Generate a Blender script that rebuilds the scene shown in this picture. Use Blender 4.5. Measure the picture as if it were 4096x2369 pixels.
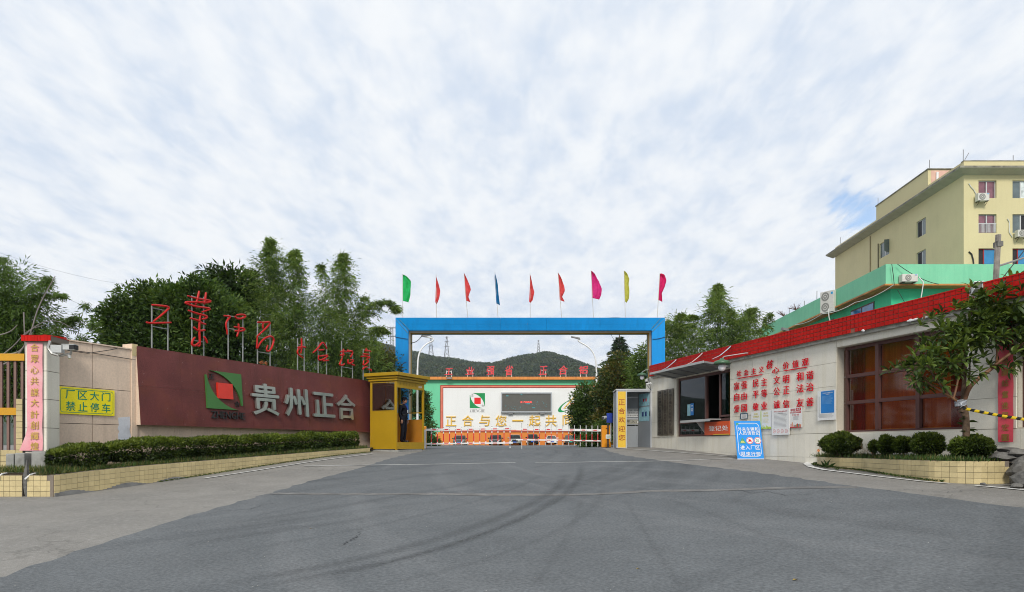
import bpy, math, random
import numpy as np
from mathutils import Vector, Matrix
random.seed(7); RNG = np.random.default_rng(11)
for o in list(bpy.data.objects): bpy.data.objects.remove(o)
SC = bpy.context.scene; COL = SC.collection
F = 2731.0; HZ = 1785.0; CX = 2048.0      # focal length and horizon in photograph pixels; the camera stands at the origin, 1.6 m over the road
# ---------------------------------------------------------------- camera
cam = bpy.data.cameras.new('camera'); camo = bpy.data.objects.new('camera', cam); COL.objects.link(camo)
camo.location = (0, 0, 0); camo.rotation_euler = (math.radians(90), 0, 0)
cam.sensor_width = 36; cam.lens = 36*F/4096; cam.shift_y = (HZ-1184.5)/4096; cam.clip_start = .1; cam.clip_end = 6000
SC.camera = camo
# ---------------------------------------------------------------- sky
SUN_EL, SUN_AZ = math.radians(38), math.radians(184)      # azimuth from north (+Y), clockwise: behind the camera, a little to its left
w = bpy.data.worlds.new('World'); SC.world = w; w.use_nodes = True
nt = w.node_tree; nt.nodes.clear(); N = nt.nodes.new; L = nt.links.new
def wn(t, **k):
    n = N(t)
    for a, b in k.items(): setattr(n, a, b)
    return n
sky = wn('ShaderNodeTexSky', sky_type='NISHITA', sun_disc=False); sky.sun_elevation = SUN_EL; sky.sun_rotation = SUN_AZ
sky.air_density = 1.0; sky.dust_density = .6; sky.ozone_density = 1.5
tc = wn('ShaderNodeTexCoord'); sep = wn('ShaderNodeSeparateXYZ'); L(tc.outputs['Generated'], sep.inputs[0])
def M(op, a, b=None, c=None, clamp=False):
    n = wn('ShaderNodeMath', operation=op, use_clamp=clamp)
    for i, v in enumerate((a, b, c)):
        if v is None: continue
        if isinstance(v, (int, float)): n.inputs[i].default_value = v
        else: L(v, n.inputs[i])
    return n.outputs[0]
zc = M('ADD', M('MAXIMUM', sep.outputs[2], 0.0), .10)
cu = M('DIVIDE', sep.outputs[0], zc); cv = M('DIVIDE', sep.outputs[1], zc)
cmb = wn('ShaderNodeCombineXYZ'); L(cu, cmb.inputs[0]); L(cv, cmb.inputs[1])
mp = wn('ShaderNodeMapping'); mp.inputs['Rotation'].default_value = (0, 0, math.radians(-38)); mp.inputs['Scale'].default_value = (1.0, .62, 1); L(cmb.outputs[0], mp.inputs[0])
def noise(vec, s, d, r, dist=0.0, lac=2.0):
    n = wn('ShaderNodeTexNoise'); n.inputs['Scale'].default_value = s; n.inputs['Detail'].default_value = d
    n.inputs['Roughness'].default_value = r; n.inputs['Distortion'].default_value = dist; n.inputs['Lacunarity'].default_value = lac
    L(vec, n.inputs['Vector']); return n.outputs[0]
def rng(v, a, b, c=0.0, d=1.0, smooth=True):
    n = wn('ShaderNodeMapRange', interpolation_type='SMOOTHSTEP' if smooth else 'LINEAR')
    for i, x in zip((1, 2, 3, 4), (a, b, c, d)): n.inputs[i].default_value = x
    L(v, n.inputs[0]); return n.outputs[0]
n_big = noise(mp.outputs[0], .75, 5, .5, .3); n_med = noise(mp.outputs[0], 4.2, 6, .55, .35); n_fine = noise(mp.outputs[0], 13.0, 6, .6, .2)
mp2 = wn('ShaderNodeMapping'); mp2.inputs['Rotation'].default_value = (0, 0, math.radians(-52)); mp2.inputs['Scale'].default_value = (1.0, .34, 1); L(cmb.outputs[0], mp2.inputs[0])
n_rip = noise(mp2.outputs[0], 9.5, 5, .55, .5)
shade = M('ADD', M('ADD', M('MULTIPLY', n_big, .22), M('MULTIPLY', n_med, .30)), M('ADD', M('MULTIPLY', n_fine, .22), M('MULTIPLY', n_rip, .26)))
shade = rng(shade, .37, .585)
# a break in the cloud sheet, north-east of the gate and low
dn = wn('ShaderNodeVectorMath', operation='DISTANCE'); L(tc.outputs['Generated'], dn.inputs[0])
gd = Vector((.43, .80, .262)).normalized(); dn.inputs[1].default_value = gd
gap = rng(dn.outputs['Value'], .01, .12, 1.0, 0.0)
cover = M('SUBTRACT', M('ADD', M('MULTIPLY', n_big, .35), M('ADD', M('MULTIPLY', n_med, .35), M('MULTIPLY', n_rip, .30))), M('MULTIPLY', gap, .14))
cover = rng(cover, .30, .38)
veil = rng(cover, 0, 1, .18, 1.0, False)
cr = wn('ShaderNodeMix', data_type='RGBA'); L(shade, cr.inputs[0]); cr.inputs[6].default_value = (3.66, 4.16, 4.92, 1); cr.inputs[7].default_value = (5.10, 5.26, 5.44, 1)
mx = wn('ShaderNodeMix', data_type='RGBA'); L(veil, mx.inputs[0]); L(sky.outputs[0], mx.inputs[6]); L(cr.outputs[2], mx.inputs[7])
bg = wn('ShaderNodeBackground'); bg.inputs['Strength'].default_value = .10; L(mx.outputs[2], bg.inputs[0])
wo = wn('ShaderNodeOutputWorld'); L(bg.outputs[0], wo.inputs[0])
# ---------------------------------------------------------------- sun behind the cloud
sl = bpy.data.lights.new('sun', 'SUN'); sl.energy = 1.5; sl.angle = math.radians(14); sl.color = (1, .945, .86)
so = bpy.data.objects.new('sun', sl); COL.objects.link(so)
sd = Vector((math.sin(SUN_AZ)*math.cos(SUN_EL), math.cos(SUN_AZ)*math.cos(SUN_EL), math.sin(SUN_EL)))
so.rotation_euler = sd.to_track_quat('Z', 'Y').to_euler(); so.location = (-8, -20, 30)
SC.view_settings.view_transform = 'Standard'; SC.view_settings.look = 'None'; SC.view_settings.gamma = 1; SC.view_settings.exposure = 0.88
SC.view_settings.use_curve_mapping = False
SC.render.engine = 'CYCLES'; SC.cycles.max_bounces = 5; SC.cycles.diffuse_bounces = 3; SC.cycles.glossy_bounces = 3; SC.cycles.transparent_max_bounces = 12
SC.cycles.use_denoising = True; SC.cycles.filter_width = 1.0; SC.cycles.denoising_prefilter = 'ACCURATE'

# ---------------------------------------------------------------- materials
def _s(x): # sRGB 0..255 -> linear
    x = x/255.0
    return x/12.92 if x <= .04045 else ((x+.055)/1.055)**2.4
def rgb(r, g, b, k=1.0): return (_s(r)*k, _s(g)*k, _s(b)*k)
MATS = {}
def mat(name, col, rough=.65, metal=0, var=.10, vs=1.5, fine=.05, fs=35, streak=0.0, scol=(.05, .05, .04), bump=0.0, bs=40, tile=0.0, spec=.4,
        dirt=0.0, dcol=(.08, .07, .06), ds=3.0, emit=0.0, alpha=1.0, coat=0.0, grad=None):
    m = bpy.data.materials.new(name); m.use_nodes = True; t = m.node_tree; p = t.nodes['Principled BSDF']
    n = t.nodes.new; l = t.links.new
    geo = n('ShaderNodeNewGeometry'); pos = geo.outputs['Position']
    def nz(scale, det=4, rg=.55, sc=None):
        x = n('ShaderNodeTexNoise'); x.inputs['Scale'].default_value = scale; x.inputs['Detail'].default_value = det; x.inputs['Roughness'].default_value = rg
        if sc:
            mm = n('ShaderNodeMapping'); mm.inputs['Scale'].default_value = sc; l(pos, mm.inputs[0]); l(mm.outputs[0], x.inputs[0])
        else: l(pos, x.inputs[0])
        return x.outputs[0]
    def mr(v, a, b, c, d):
        x = n('ShaderNodeMapRange')
        for i, q in zip((1, 2, 3, 4), (a, b, c, d)): x.inputs[i].default_value = q
        l(v, x.inputs[0]); return x.outputs[0]
    def mul(c, f):
        x = n('ShaderNodeVectorMath'); x.operation = 'SCALE'; l(c, x.inputs[0]); l(f, x.inputs['Scale']); return x.outputs[0]
    def mix(f, a, b):
        x = n('ShaderNodeMix'); x.data_type = 'RGBA'
        if isinstance(f, float): x.inputs[0].default_value = f
        else: l(f, x.inputs[0])
        for i, q in ((6, a), (7, b)):
            if isinstance(q, tuple): x.inputs[i].default_value = (*q[:3], 1)
            else: l(q, x.inputs[i])
        return x.outputs[2]
    rg = n('ShaderNodeRGB'); rg.outputs[0].default_value = (*col[:3], 1); c = rg.outputs[0]
    if grad: c = grad(n, l, c, pos, nz, mr, mix)
    if var: c = mul(c, mr(nz(vs), .3, .7, 1-var, 1+var))
    if fine: c = mul(c, mr(nz(fs, 2), .3, .7, 1-fine, 1+fine))
    if tile:
        oi = n('ShaderNodeObjectInfo'); c = mul(c, mr(oi.outputs['Random'], 0, 1, 1-tile, 1+tile))
    if dirt: c = mix(mr(nz(ds, 6, .65), .52, .70, 0, dirt), c, dcol)
    if streak: c = mix(mr(nz(1.0, 5, .6, (5, 5, .35)), .50, .75, 0, streak), c, scol)
    l(c, p.inputs['Base Color'])
    p.inputs['Roughness'].default_value = rough; p.inputs['Metallic'].default_value = metal
    p.inputs['Specular IOR Level'].default_value = spec; p.inputs['Coat Weight'].default_value = coat
    if emit: l(c, p.inputs['Emission Color']); p.inputs['Emission Strength'].default_value = emit
    if alpha < 1: p.inputs['Alpha'].default_value = alpha
    if bump:
        b = n('ShaderNodeBump'); b.inputs['Strength'].default_value = bump; b.inputs['Distance'].default_value = .02; l(nz(bs, 4), b.inputs['Height']); l(b.outputs[0], p.inputs['Normal'])
    MATS[name] = m; return m
def leafmat(name, col, trans=.35, var=.35, vs=1.2, rough=.5, spec=.35):
    m = mat(name, col, rough=rough, var=var, vs=vs, fine=.15, fs=9, spec=spec); t = m.node_tree; p = t.nodes['Principled BSDF']
    tr = t.nodes.new('ShaderNodeBsdfTranslucent'); src = p.inputs['Base Color'].links[0].from_socket
    v = t.nodes.new('ShaderNodeVectorMath'); v.operation = 'MULTIPLY'; v.inputs[1].default_value = (1.3, 1.25, .5); t.links.new(src, v.inputs[0]); t.links.new(v.outputs[0], tr.inputs[0])
    mx = t.nodes.new('ShaderNodeMixShader'); mx.inputs[0].default_value = trans; t.links.new(p.outputs[0], mx.inputs[1]); t.links.new(tr.outputs[0], mx.inputs[2])
    t.links.new(mx.outputs[0], t.nodes['Material Output'].inputs[0]); return m
def glassmat(name, tint, gloss=.35, rough=.03):
    m = bpy.data.materials.new(name); m.use_nodes = True; t = m.node_tree; t.nodes.clear(); n = t.nodes.new; l = t.links.new
    tr = n('ShaderNodeBsdfTransparent'); tr.inputs[0].default_value = (*tint, 1)
    gl = n('ShaderNodeBsdfGlossy'); gl.inputs['Roughness'].default_value = rough; gl.inputs[0].default_value = (.9, .95, 1, 1)
    lw_ = n('ShaderNodeLayerWeight'); lw_.inputs[0].default_value = .5; fr = n('ShaderNodeMath'); fr.operation = 'POWER'; l(lw_.outputs['Facing'], fr.inputs[0]); fr.inputs[1].default_value = 4.0
    a = n('ShaderNodeMath'); a.operation = 'ADD'; a.use_clamp = True; l(fr.outputs[0], a.inputs[0]); a.inputs[1].default_value = gloss
    mx = n('ShaderNodeMixShader'); l(a.outputs[0], mx.inputs[0]); l(tr.outputs[0], mx.inputs[1]); l(gl.outputs[0], mx.inputs[2])
    o = n('ShaderNodeOutputMaterial'); l(mx.outputs[0], o.inputs[0]); MATS[name] = m; return m

# ---------------------------------------------------------------- frames and meshes
class Frame:
    """a local frame: x along ang, y to its left, z up. Local z in the builders is the height over the camera's eye; objects subtract self.z."""
    def __init__(s, x, y, ang=0.0, z=0.0):
        s.x, s.y, s.a, s.z = x, y, ang, z; s.c, s.s = math.cos(ang), math.sin(ang)
    def w(s, x, y, z=0): return (s.x+x*s.c-y*s.s, s.y+x*s.s+y*s.c, z)
    def sub(s, x, y, z=0.0, da=0.0):
        p = s.w(x, y); return Frame(p[0], p[1], s.a+da, z)
    def at(s, px, off=0.0):      # local x of the wall point (pushed out by off) seen at photo column px
        k = (px-CX)/F; ox, oy = s.x+off*s.s, s.y-off*s.c
        return (k*oy-ox)/(s.c-k*s.s)
    def dep(s, px, off=0.0): return s.y-off*s.c+s.at(px, off)*s.s
    def zz(s, px, py, off=0.0): return (HZ-py)/F*s.dep(px, off)
    def p(s, px, py, off=0.0): return (s.at(px, off), s.zz(px, py, off))
def W(px, py, Y): return Vector(((px-CX)/F*Y, Y, (HZ-py)/F*Y))
def sm(a, b, x):
    t = min(1, max(0, (x-a)/(b-a))); return t*t*(3-2*t)
def G(X, Y):       # ground height under the eye
    if Y < 25: b = -1.6+.0525*Y
    elif Y < 31: t = (Y-25)/6; b = -.2875+.0525*6*(t-t*t/2)
    else: b = -.13
    if Y > 31: b += .22*min(1, (Y-31)/63.0)
    if Y > 26: b = min(b, -.13+.22*min(1, max(0, Y-31)/63.0))
    lift = (.2+.1*sm(20, 12, Y))*sm(1.0, 7.0, X) if X > 0 else sm(1.5, 6.0, -X)*(-.12+.21*sm(13.5, 23.5, Y))
    return b+lift*(1-.6*sm(26, 40, Y))
def gp(px, py):    # where the sight line through a photo point meets the ground
    k = (px-CX)/F; m = (HZ-py)/F; lo, hi = 1.0, 120.0
    for i in range(60):
        Y = (lo+hi)/2
        if m*Y > G(k*Y, Y): lo = Y
        else: hi = Y
    return (k*lo, lo)
class B:
    def __init__(s): s.v = []; s.f = []; s.m = []
    def add(s, vs, fs, m=0):
        k = len(s.v); s.v += [tuple(v) for v in vs]; s.f += [tuple(i+k for i in f) for f in fs]; s.m += [m]*len(fs); return s
    def box(s, x0, x1, y0, y1, z0, z1, m=0):
        if x1 < x0: x0, x1 = x1, x0
        if y1 < y0: y0, y1 = y1, y0
        if z1 < z0: z0, z1 = z1, z0
        return s.add([(x0,y0,z0),(x1,y0,z0),(x1,y1,z0),(x0,y1,z0),(x0,y0,z1),(x1,y0,z1),(x1,y1,z1),(x0,y1,z1)],
                     [(0,3,2,1),(4,5,6,7),(0,1,5,4),(1,2,6,5),(2,3,7,6),(3,0,4,7)], m)
    def hexa(s, p, m=0):   # eight corners, lower four then upper four, both counter-clockwise from above
        return s.add(p, [(0,3,2,1),(4,5,6,7),(0,1,5,4),(1,2,6,5),(2,3,7,6),(3,0,4,7)], m)
    def poly(s, pts, m=0): return s.add(pts, [tuple(range(len(pts)))], m)
    def prism_y(s, pts, y0, y1, m=0):   # polygon in x,z (counter-clockwise seen from -y) pushed from y0 (front) to y1
        n = len(pts); v = [(x, y0, z) for x, z in pts]+[(x, y1, z) for x, z in pts]
        f = [tuple(range(n)), tuple(range(2*n-1, n-1, -1))]+[(i, i+n, (i+1) % n+n, (i+1) % n) for i in range(n)]
        return s.add(v, f, m)
    def prism_x(s, pts, x0, x1, m=0):   # polygon in y,z
        n = len(pts); v = [(x0, y, z) for y, z in pts]+[(x1, y, z) for y, z in pts]
        f = [tuple(range(n-1, -1, -1)), tuple(range(n, 2*n))]+[(i, (i+1) % n, (i+1) % n+n, i+n) for i in range(n)]
        return s.add(v, f, m)
    def prism_z(s, pts, z0, z1, m=0):
        n = len(pts); v = [(x, y, z0) for x, y in pts]+[(x, y, z1) for x, y in pts]
        f = [tuple(range(n-1, -1, -1)), tuple(range(n, 2*n))]+[(i, (i+1) % n, (i+1) % n+n, i+n) for i in range(n)]
        return s.add(v, f, m)
    def tube(s, pts, r, n=6, m=0, caps=True):
        pts = [Vector(p) for p in pts]; k = len(pts)
        if not hasattr(r, '__len__'): r = [r]*k
        vs = []; up = None
        for i, p in enumerate(pts):
            d = (pts[min(i+1, k-1)]-pts[max(i-1, 0)]).normalized()
            if up is None: up = Vector((0, 0, 1)) if abs(d.z) < .9 else Vector((1, 0, 0))
            a = d.cross(up)
            if a.length < 1e-4: a = d.cross(Vector((1, .3, .2)))
            a.normalize(); b = a.cross(d).normalized(); up = b
            for j in range(n):
                t = 2*math.pi*j/n; vs.append(p+a*math.cos(t)*r[i]+b*math.sin(t)*r[i])
        fs = [(i*n+j, i*n+(j+1) % n, (i+1)*n+(j+1) % n, (i+1)*n+j) for i in range(k-1) for j in range(n)]
        if caps: fs += [tuple(range(n-1, -1, -1)), tuple(range((k-1)*n, k*n))]
        return s.add(vs, fs, m)
    def lathe(s, prof, cx, cy, n=16, m=0):   # prof: (r, z)
        vs = [(cx+r*math.cos(2*math.pi*j/n), cy+r*math.sin(2*math.pi*j/n), z) for r, z in prof for j in range(n)]
        fs = [(i*n+j, i*n+(j+1) % n, (i+1)*n+(j+1) % n, (i+1)*n+j) for i in range(len(prof)-1) for j in range(n)]
        return s.add(vs, fs, m)
    def disc_y(s, cx, cz, r, y0, y1, n=20, m=0, r2=0):
        a = [2*math.pi*j/n for j in range(n)]
        if not r2: return s.prism_y([(cx+r*math.cos(t), cz+r*math.sin(t)) for t in a], y0, y1, m)
        for j in range(n):
            t, u = a[j], a[(j+1) % n]
            s.prism_y([(cx+r2*math.cos(t), cz+r2*math.sin(t)), (cx+r*math.cos(t), cz+r*math.sin(t)), (cx+r*math.cos(u), cz+r*math.sin(u)), (cx+r2*math.cos(u), cz+r2*math.sin(u))], y0, y1, m)
        return s
    def ball(s, c, r, n=10, k=7, m=0):
        if not hasattr(r, '__len__'): r = (r, r, r)
        vs = [(c[0], c[1], c[2]-r[2])]
        for i in range(1, k):
            t = math.pi*i/k
            vs += [(c[0]+r[0]*math.sin(t)*math.cos(2*math.pi*j/n), c[1]+r[1]*math.sin(t)*math.sin(2*math.pi*j/n), c[2]-r[2]*math.cos(t)) for j in range(n)]
        vs.append((c[0], c[1], c[2]+r[2])); e = len(vs)-1
        fs = [(0, 1+(j+1) % n, 1+j) for j in range(n)]
        fs += [(1+i*n+j, 1+i*n+(j+1) % n, 1+(i+1)*n+(j+1) % n, 1+(i+1)*n+j) for i in range(k-2) for j in range(n)]
        fs += [(e, 1+(k-2)*n+j, 1+(k-2)*n+(j+1) % n) for j in range(n)]
        return s.add(vs, fs, m)
    def text(s, t, x0, x1, z0, z1, y, d=0.0, bold=.02, m=0):
        # heavier weights are struck from shifted copies, each a hair in front of the last
        V, P, bb = glyphs(t, 0 if bold > 0 else bold, d > 0); h = max(0, bold)*.42; e = min(.0006, abs(z1-z0)*.004)
        bb = (bb[0]-h, bb[1]+h, bb[2]-h*.7, bb[3]+h*.7)
        ax, az = (x1-x0)/(bb[1]-bb[0]), (z1-z0)/(bb[3]-bb[2])
        for i, (dx, dz) in enumerate(((0, 0), (h, 0), (-h, 0), (0, h*.7), (0, -h*.7)) if h else ((0, 0),)):
            yy = y-i*e
            s.add([(x0+(v[0]+dx-bb[0])*ax, yy-(v[2]+.5)*d if d > 0 else yy, z0+(v[1]+dz-bb[2])*az) for v in V], P, m)
        return s
    def xf(s, fn): s.v = [tuple(fn(*v)) for v in s.v]; return s
GC = {}
def glyphs(t, bold, ext):
    k = (t, bold, ext)
    if k in GC: return GC[k]
    c = bpy.data.curves.new('lettering', 'FONT'); c.body = t; c.offset = bold; c.resolution_u = 2; c.size = 1
    if ext: c.extrude = .5
    o = bpy.data.objects.new('lettering', c); COL.objects.link(o)
    dg = bpy.context.evaluated_depsgraph_get(); me = bpy.data.meshes.new_from_object(o.evaluated_get(dg))
    V = [tuple(v.co) for v in me.vertices]; P = [tuple(p.vertices) for p in me.polygons]
    bb = (min(v[0] for v in V), max(v[0] for v in V), min(v[1] for v in V), max(v[1] for v in V))
    bpy.data.objects.remove(o); bpy.data.curves.remove(c); bpy.data.meshes.remove(me)
    GC[k] = (V, P, bb); return GC[k]
def props(o, label=None, cat=None, group=None, kind=None):
    if label: o['label'] = label
    if cat: o['category'] = cat
    if group: o['group'] = group
    if kind: o['kind'] = kind
    return o
def thing(name, label, cat, fr, group=None):
    o = bpy.data.objects.new(name, None); COL.objects.link(o); o.empty_display_size = .2
    o.location = (fr.x, fr.y, fr.z); o.rotation_euler = (0, 0, fr.a)
    return props(o, label, cat, group)
def obj(name, b, mats, parent=None, fr=None, smooth=False, label=None, cat=None, group=None, kind=None, bevel=0):
    if not isinstance(mats, (list, tuple)): mats = [mats]
    dz = fr.z if fr else 0.0
    q = parent
    while q is not None: dz += q.location.z; q = q.parent
    me = bpy.data.meshes.new(name); me.from_pydata([(v[0], v[1], v[2]-dz) for v in b.v], [], b.f)
    for m_ in mats: me.materials.append(m_)
    if len(mats) > 1: me.polygons.foreach_set('material_index', b.m)
    if smooth: me.polygons.foreach_set('use_smooth', [True]*len(me.polygons))
    o = bpy.data.objects.new(name, me); COL.objects.link(o)
    if parent: o.parent = parent
    if fr: o.location = (fr.x, fr.y, fr.z); o.rotation_euler = (0, 0, fr.a)
    if bevel:
        md = o.modifiers.new('bevel', 'BEVEL'); md.width = bevel; md.segments = 2; md.limit_method = 'ANGLE'
    return props(o, label, cat, group, kind)
def inst(name, me, parent, loc, rot=(0, 0, 0), scale=None):
    o = bpy.data.objects.new(name, me); COL.objects.link(o); o.parent = parent; o.location = loc; o.rotation_euler = rot
    if scale: o.scale = scale
    return o
def mesh_of(name, b, mats):
    if not isinstance(mats, (list, tuple)): mats = [mats]
    me = bpy.data.meshes.new(name); me.from_pydata(b.v, [], b.f)
    for m_ in mats: me.materials.append(m_)
    if len(mats) > 1: me.polygons.foreach_set('material_index', b.m)
    return me
def copy_tree(o, parent=None):
    c = o.copy(); COL.objects.link(c); c.parent = parent
    for ch in list(o.children): copy_tree(ch, c)
    return c
def clad(parent, m, regions, dx, dz, y, th, gap=.007, name='panel', dzoff=0.0):
    """wall panels over rectangular regions (x0,x1,z0,z1); each panel is a part of its own"""
    pz = parent.location.z; cache = {}
    for (x0, x1, z0, z1) in regions:
        nx = max(1, round((x1-x0)/dx)); nz = max(1, round((z1-z0)/dz)); ax = (x1-x0)/nx; az = (z1-z0)/nz
        key = (round(ax, 4), round(az, 4))
        if key not in cache:
            cache[key] = mesh_of(name, B().box(gap/2, ax-gap/2, 0, th, gap/2, az-gap/2), m)
        for i in range(nx):
            for j in range(nz):
                inst(name, cache[key], parent, (x0+i*ax, y-th-random.uniform(0, .0015), z0+j*az-pz))
# materials shared by many things
m_cream = mat('cream wall stone', (.72, .685, .59), var=.06, tile=.05, streak=.30, scol=(.46, .39, .20), rough=.45)
m_cream2 = mat('cream wall render', (.50, .46, .38), var=.08, streak=.2, scol=(.3, .26, .15))
m_white = mat('white paint', (.74, .74, .73), var=.04, rough=.5)
m_grout = mat('grey mortar', (.19, .16, .13), var=.25, rough=.9)
m_redtile = mat('red glazed tile', (.46, .008, .004), rough=.45, tile=.12, var=.06, spec=.15); m_rgrout = mat('pale red-brown mortar', (.24, .10, .07), var=.2, rough=.9)
m_yeltile = mat('pale yellow glazed tile', (.56, .46, .245), rough=.4, tile=.07, var=.12, dirt=.25, dcol=(.18, .14, .08), ds=2.5, spec=.4)
m_red = mat('red paint', (.60, .010, .010), rough=.5, spec=.2)
m_black = mat('black plastic', (.015, .015, .016), rough=.45)
m_steel = mat('brushed steel', (.42, .41, .38), rough=.32, metal=.85, var=.12, vs=3)
m_dsteel = mat('tarnished steel', (.17, .155, .13), rough=.38, metal=.7, var=.3, vs=4, dirt=.4)
m_galv = mat('pale painted steel', (.46, .47, .46), rough=.5, metal=.2, dirt=.2); m_post = mat('weathered steel post', (.27, .28, .27), rough=.6, metal=.2, dirt=.5)
m_brown = mat('brown aluminium frame', (.095, .042, .036), rough=.4, var=.06)
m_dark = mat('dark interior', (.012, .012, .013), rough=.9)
m_soil = mat('planter soil', (.06, .045, .028), rough=.95, var=.3, bump=.4)
m_wire = mat('black cable', (.02, .02, .022), rough=.6)
m_whitewire = mat('white cable', (.6, .6, .58), rough=.6)
m_bark = mat('tree bark', (.085, .06, .04), rough=.9, var=.35, vs=5, bump=.6, bs=30)
# ================================================================ ground, road, paint
def asph(n, l, c, pos, nz, mr, mix):
    v = n('ShaderNodeTexVoronoi'); v.inputs['Scale'].default_value = 60; l(pos, v.inputs[0])
    sp = mr(v.outputs['Distance'], .02, .16, 1, 0)
    rn = n('ShaderNodeSeparateColor'); l(v.outputs['Color'], rn.inputs[0])
    q = n('ShaderNodeMath'); q.operation = 'GREATER_THAN'; l(rn.outputs[0], q.inputs[0]); q.inputs[1].default_value = .90
    q2 = n('ShaderNodeMath'); q2.operation = 'MULTIPLY'; l(sp, q2.inputs[0]); l(q.outputs[0], q2.inputs[1])
    c = mix(mr(nz(120, 3, .7), .35, .65, 0, .55), c, (.080, .087, .092))
    c = mix(mr(nz(.35, 4, .6), .42, .62, 0, .35), c, (.158, .166, .170))
    sx = n('ShaderNodeSeparateXYZ'); l(pos, sx.inputs[0])      # worn wheel paths fanning out from the gate
    def ma(op, a, b=None):
        q = n('ShaderNodeMath'); q.operation = op
        for i, v_ in enumerate((a, b)):
            if v_ is None: continue
            if isinstance(v_, (int, float)): q.inputs[i].default_value = v_
            else: l(v_, q.inputs[i])
        return q.outputs[0]
    dx, dy = ma('SUBTRACT', sx.outputs[0], .6), ma('SUBTRACT', 33.0, sx.outputs[1]); rr = ma('SQRT', ma('ADD', ma('MULTIPLY', dx, dx), ma('MULTIPLY', dy, dy)))
    for bend, fr_, lo, hi, st, col in ((.10, 13.0, .52, .66, .75, (.076, .083, .088)), (-.06, 21.0, .54, .68, .5, (.165, .172, .176))):
        aa = ma('ADD', ma('ARCTAN2', dx, dy), ma('MULTIPLY', rr, bend*.35)); cb = n('ShaderNodeCombineXYZ'); l(ma('MULTIPLY', aa, fr_), cb.inputs[0]); l(ma('MULTIPLY', rr, .09), cb.inputs[1])
        nn = n('ShaderNodeTexNoise'); nn.inputs['Scale'].default_value = 1.0; nn.inputs['Detail'].default_value = 5; nn.inputs['Roughness'].default_value = .6; l(cb.outputs[0], nn.inputs[0]); c = mix(mr(nn.outputs[0], lo, hi, 0, st), c, col)
    return mix(q2.outputs[0], c, (.27, .27, .265))
m_asph = mat('dark asphalt', (.126, .136, .142), rough=.88, var=.08, vs=1.2, fine=.26, fs=30, bump=.5, bs=90, grad=asph, spec=.3)
def conc(n, l, c, pos, nz, mr, mix):
    c = mix(mr(nz(.5, 5, .65), .40, .65, 0, .6), c, (.185, .180, .168))
    c = mix(mr(nz(70, 3, .8), .38, .64, 0, .7), c, (.14, .135, .125))
    c = mix(mr(nz(14, 5, .7), .5, .68, 0, .5), c, (.32, .31, .29))
    v = n('ShaderNodeTexVoronoi'); v.feature = 'DISTANCE_TO_EDGE'; v.inputs['Scale'].default_value = .32
    w_ = n('ShaderNodeTexNoise'); w_.inputs['Scale'].default_value = 1.3; w_.inputs['Detail'].default_value = 5; l(pos, w_.inputs[0])
    a = n('ShaderNodeVectorMath'); a.operation = 'ADD'; l(pos, a.inputs[0]); l(w_.outputs[1], a.inputs[1]); l(a.outputs[0], v.inputs[0])
    c = mix(mr(v.outputs[0], .001, .006, .35, 0), c, (.08, .078, .07))
    return mix(mr(nz(9, 6, .75), .60, .72, 0, .45), c, (.09, .088, .08))
m_conc = mat('worn concrete apron', (.26, .248, .225), rough=.85, var=.08, fine=.08, fs=60, bump=.4, bs=60, grad=conc, spec=.3)
xs = sorted(set([-900, -500, -300, -150, -80, -50, -35]+[x*.25 for x in range(-60, 61)]+[x*.5 for x in range(-50, 51)]+[30, 40, 60, 80, 150, 300, 500, 900]))
ys = sorted(set([-300, -150, -80, -40, -20, -10]+[y*.25 for y in range(16, 130)]+[y*.5 for y in range(-10, 80)]+[42, 46, 50, 56, 62, 70, 78, 86, 94, 110, 150, 250, 500, 900, 1700, 3400]))
g = B(); g.v = [(x, y, G(x, max(y, -25))) for y in ys for x in xs]; nx = len(xs)
g.f = [(j*nx+i, j*nx+i+1, (j+1)*nx+i+1, (j+1)*nx+i) for j in range(len(ys)-1) for i in range(nx-1)]; g.m = [0]*len(g.f)
obj('ground', g, m_conc, smooth=True, kind='structure', label='worn pale concrete apron on both sides of the dark road', fr=Frame(0, 0, 0, 0))
def drape(rows, dz):       # rows of (left point, right point): a sheet following the ground
    b = B(); n = 61
    for (a, c) in rows:
        for i in range(n):
            t = i/(n-1); x = a[0]+(c[0]-a[0])*t; y = a[1]+(c[1]-a[1])*t; b.v.append((x, y, G(x, max(y, -25))+dz))
    b.f = [(j*n+i, j*n+i+1, (j+1)*n+i+1, (j+1)*n+i) for j in range(len(rows)-1) for i in range(n-1)]; b.m = [0]*len(b.f)
    return b
def curve_at(pts, Y):
    if Y <= pts[0][1]:
        a, b = pts[0], pts[1]
    elif Y >= pts[-1][1]: a, b = pts[-2], pts[-1]
    else:
        for a, b in zip(pts, pts[1:]):
            if a[1] <= Y <= b[1]: break
    return a[0]+(b[0]-a[0])*(Y-a[1])/(b[1]-a[1])
le = sorted([gp(*p) for p in [(0, 2310), (330, 2200), (597, 2115), (742, 2069), (1050, 1982), (1217, 1932), (1442, 1873), (1558, 1836), (1690, 1806)]], key=lambda p: p[1])
re_ = sorted([gp(*p) for p in [(4083, 2035), (3488, 1954), (3406, 1946), (2943, 1880), (2677, 1848), (2500, 1823), (2440, 1808)]], key=lambda p: p[1])
le += [(le[-1][0]-.3, 29.5), (-4.6, 30.5), (-9, 34), (-20, 40), (-26, 93)]; re_ += [(3.7, 29.5), (5.0, 31), (9, 36), (12, 42), (16, 93)]
rows = []; Y = le[0][1]
ysr = [-20, -10, -4, 0, 2, 4]+[5+.25*i for i in range(114)]+[34+2*i for i in range(31)]
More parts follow.
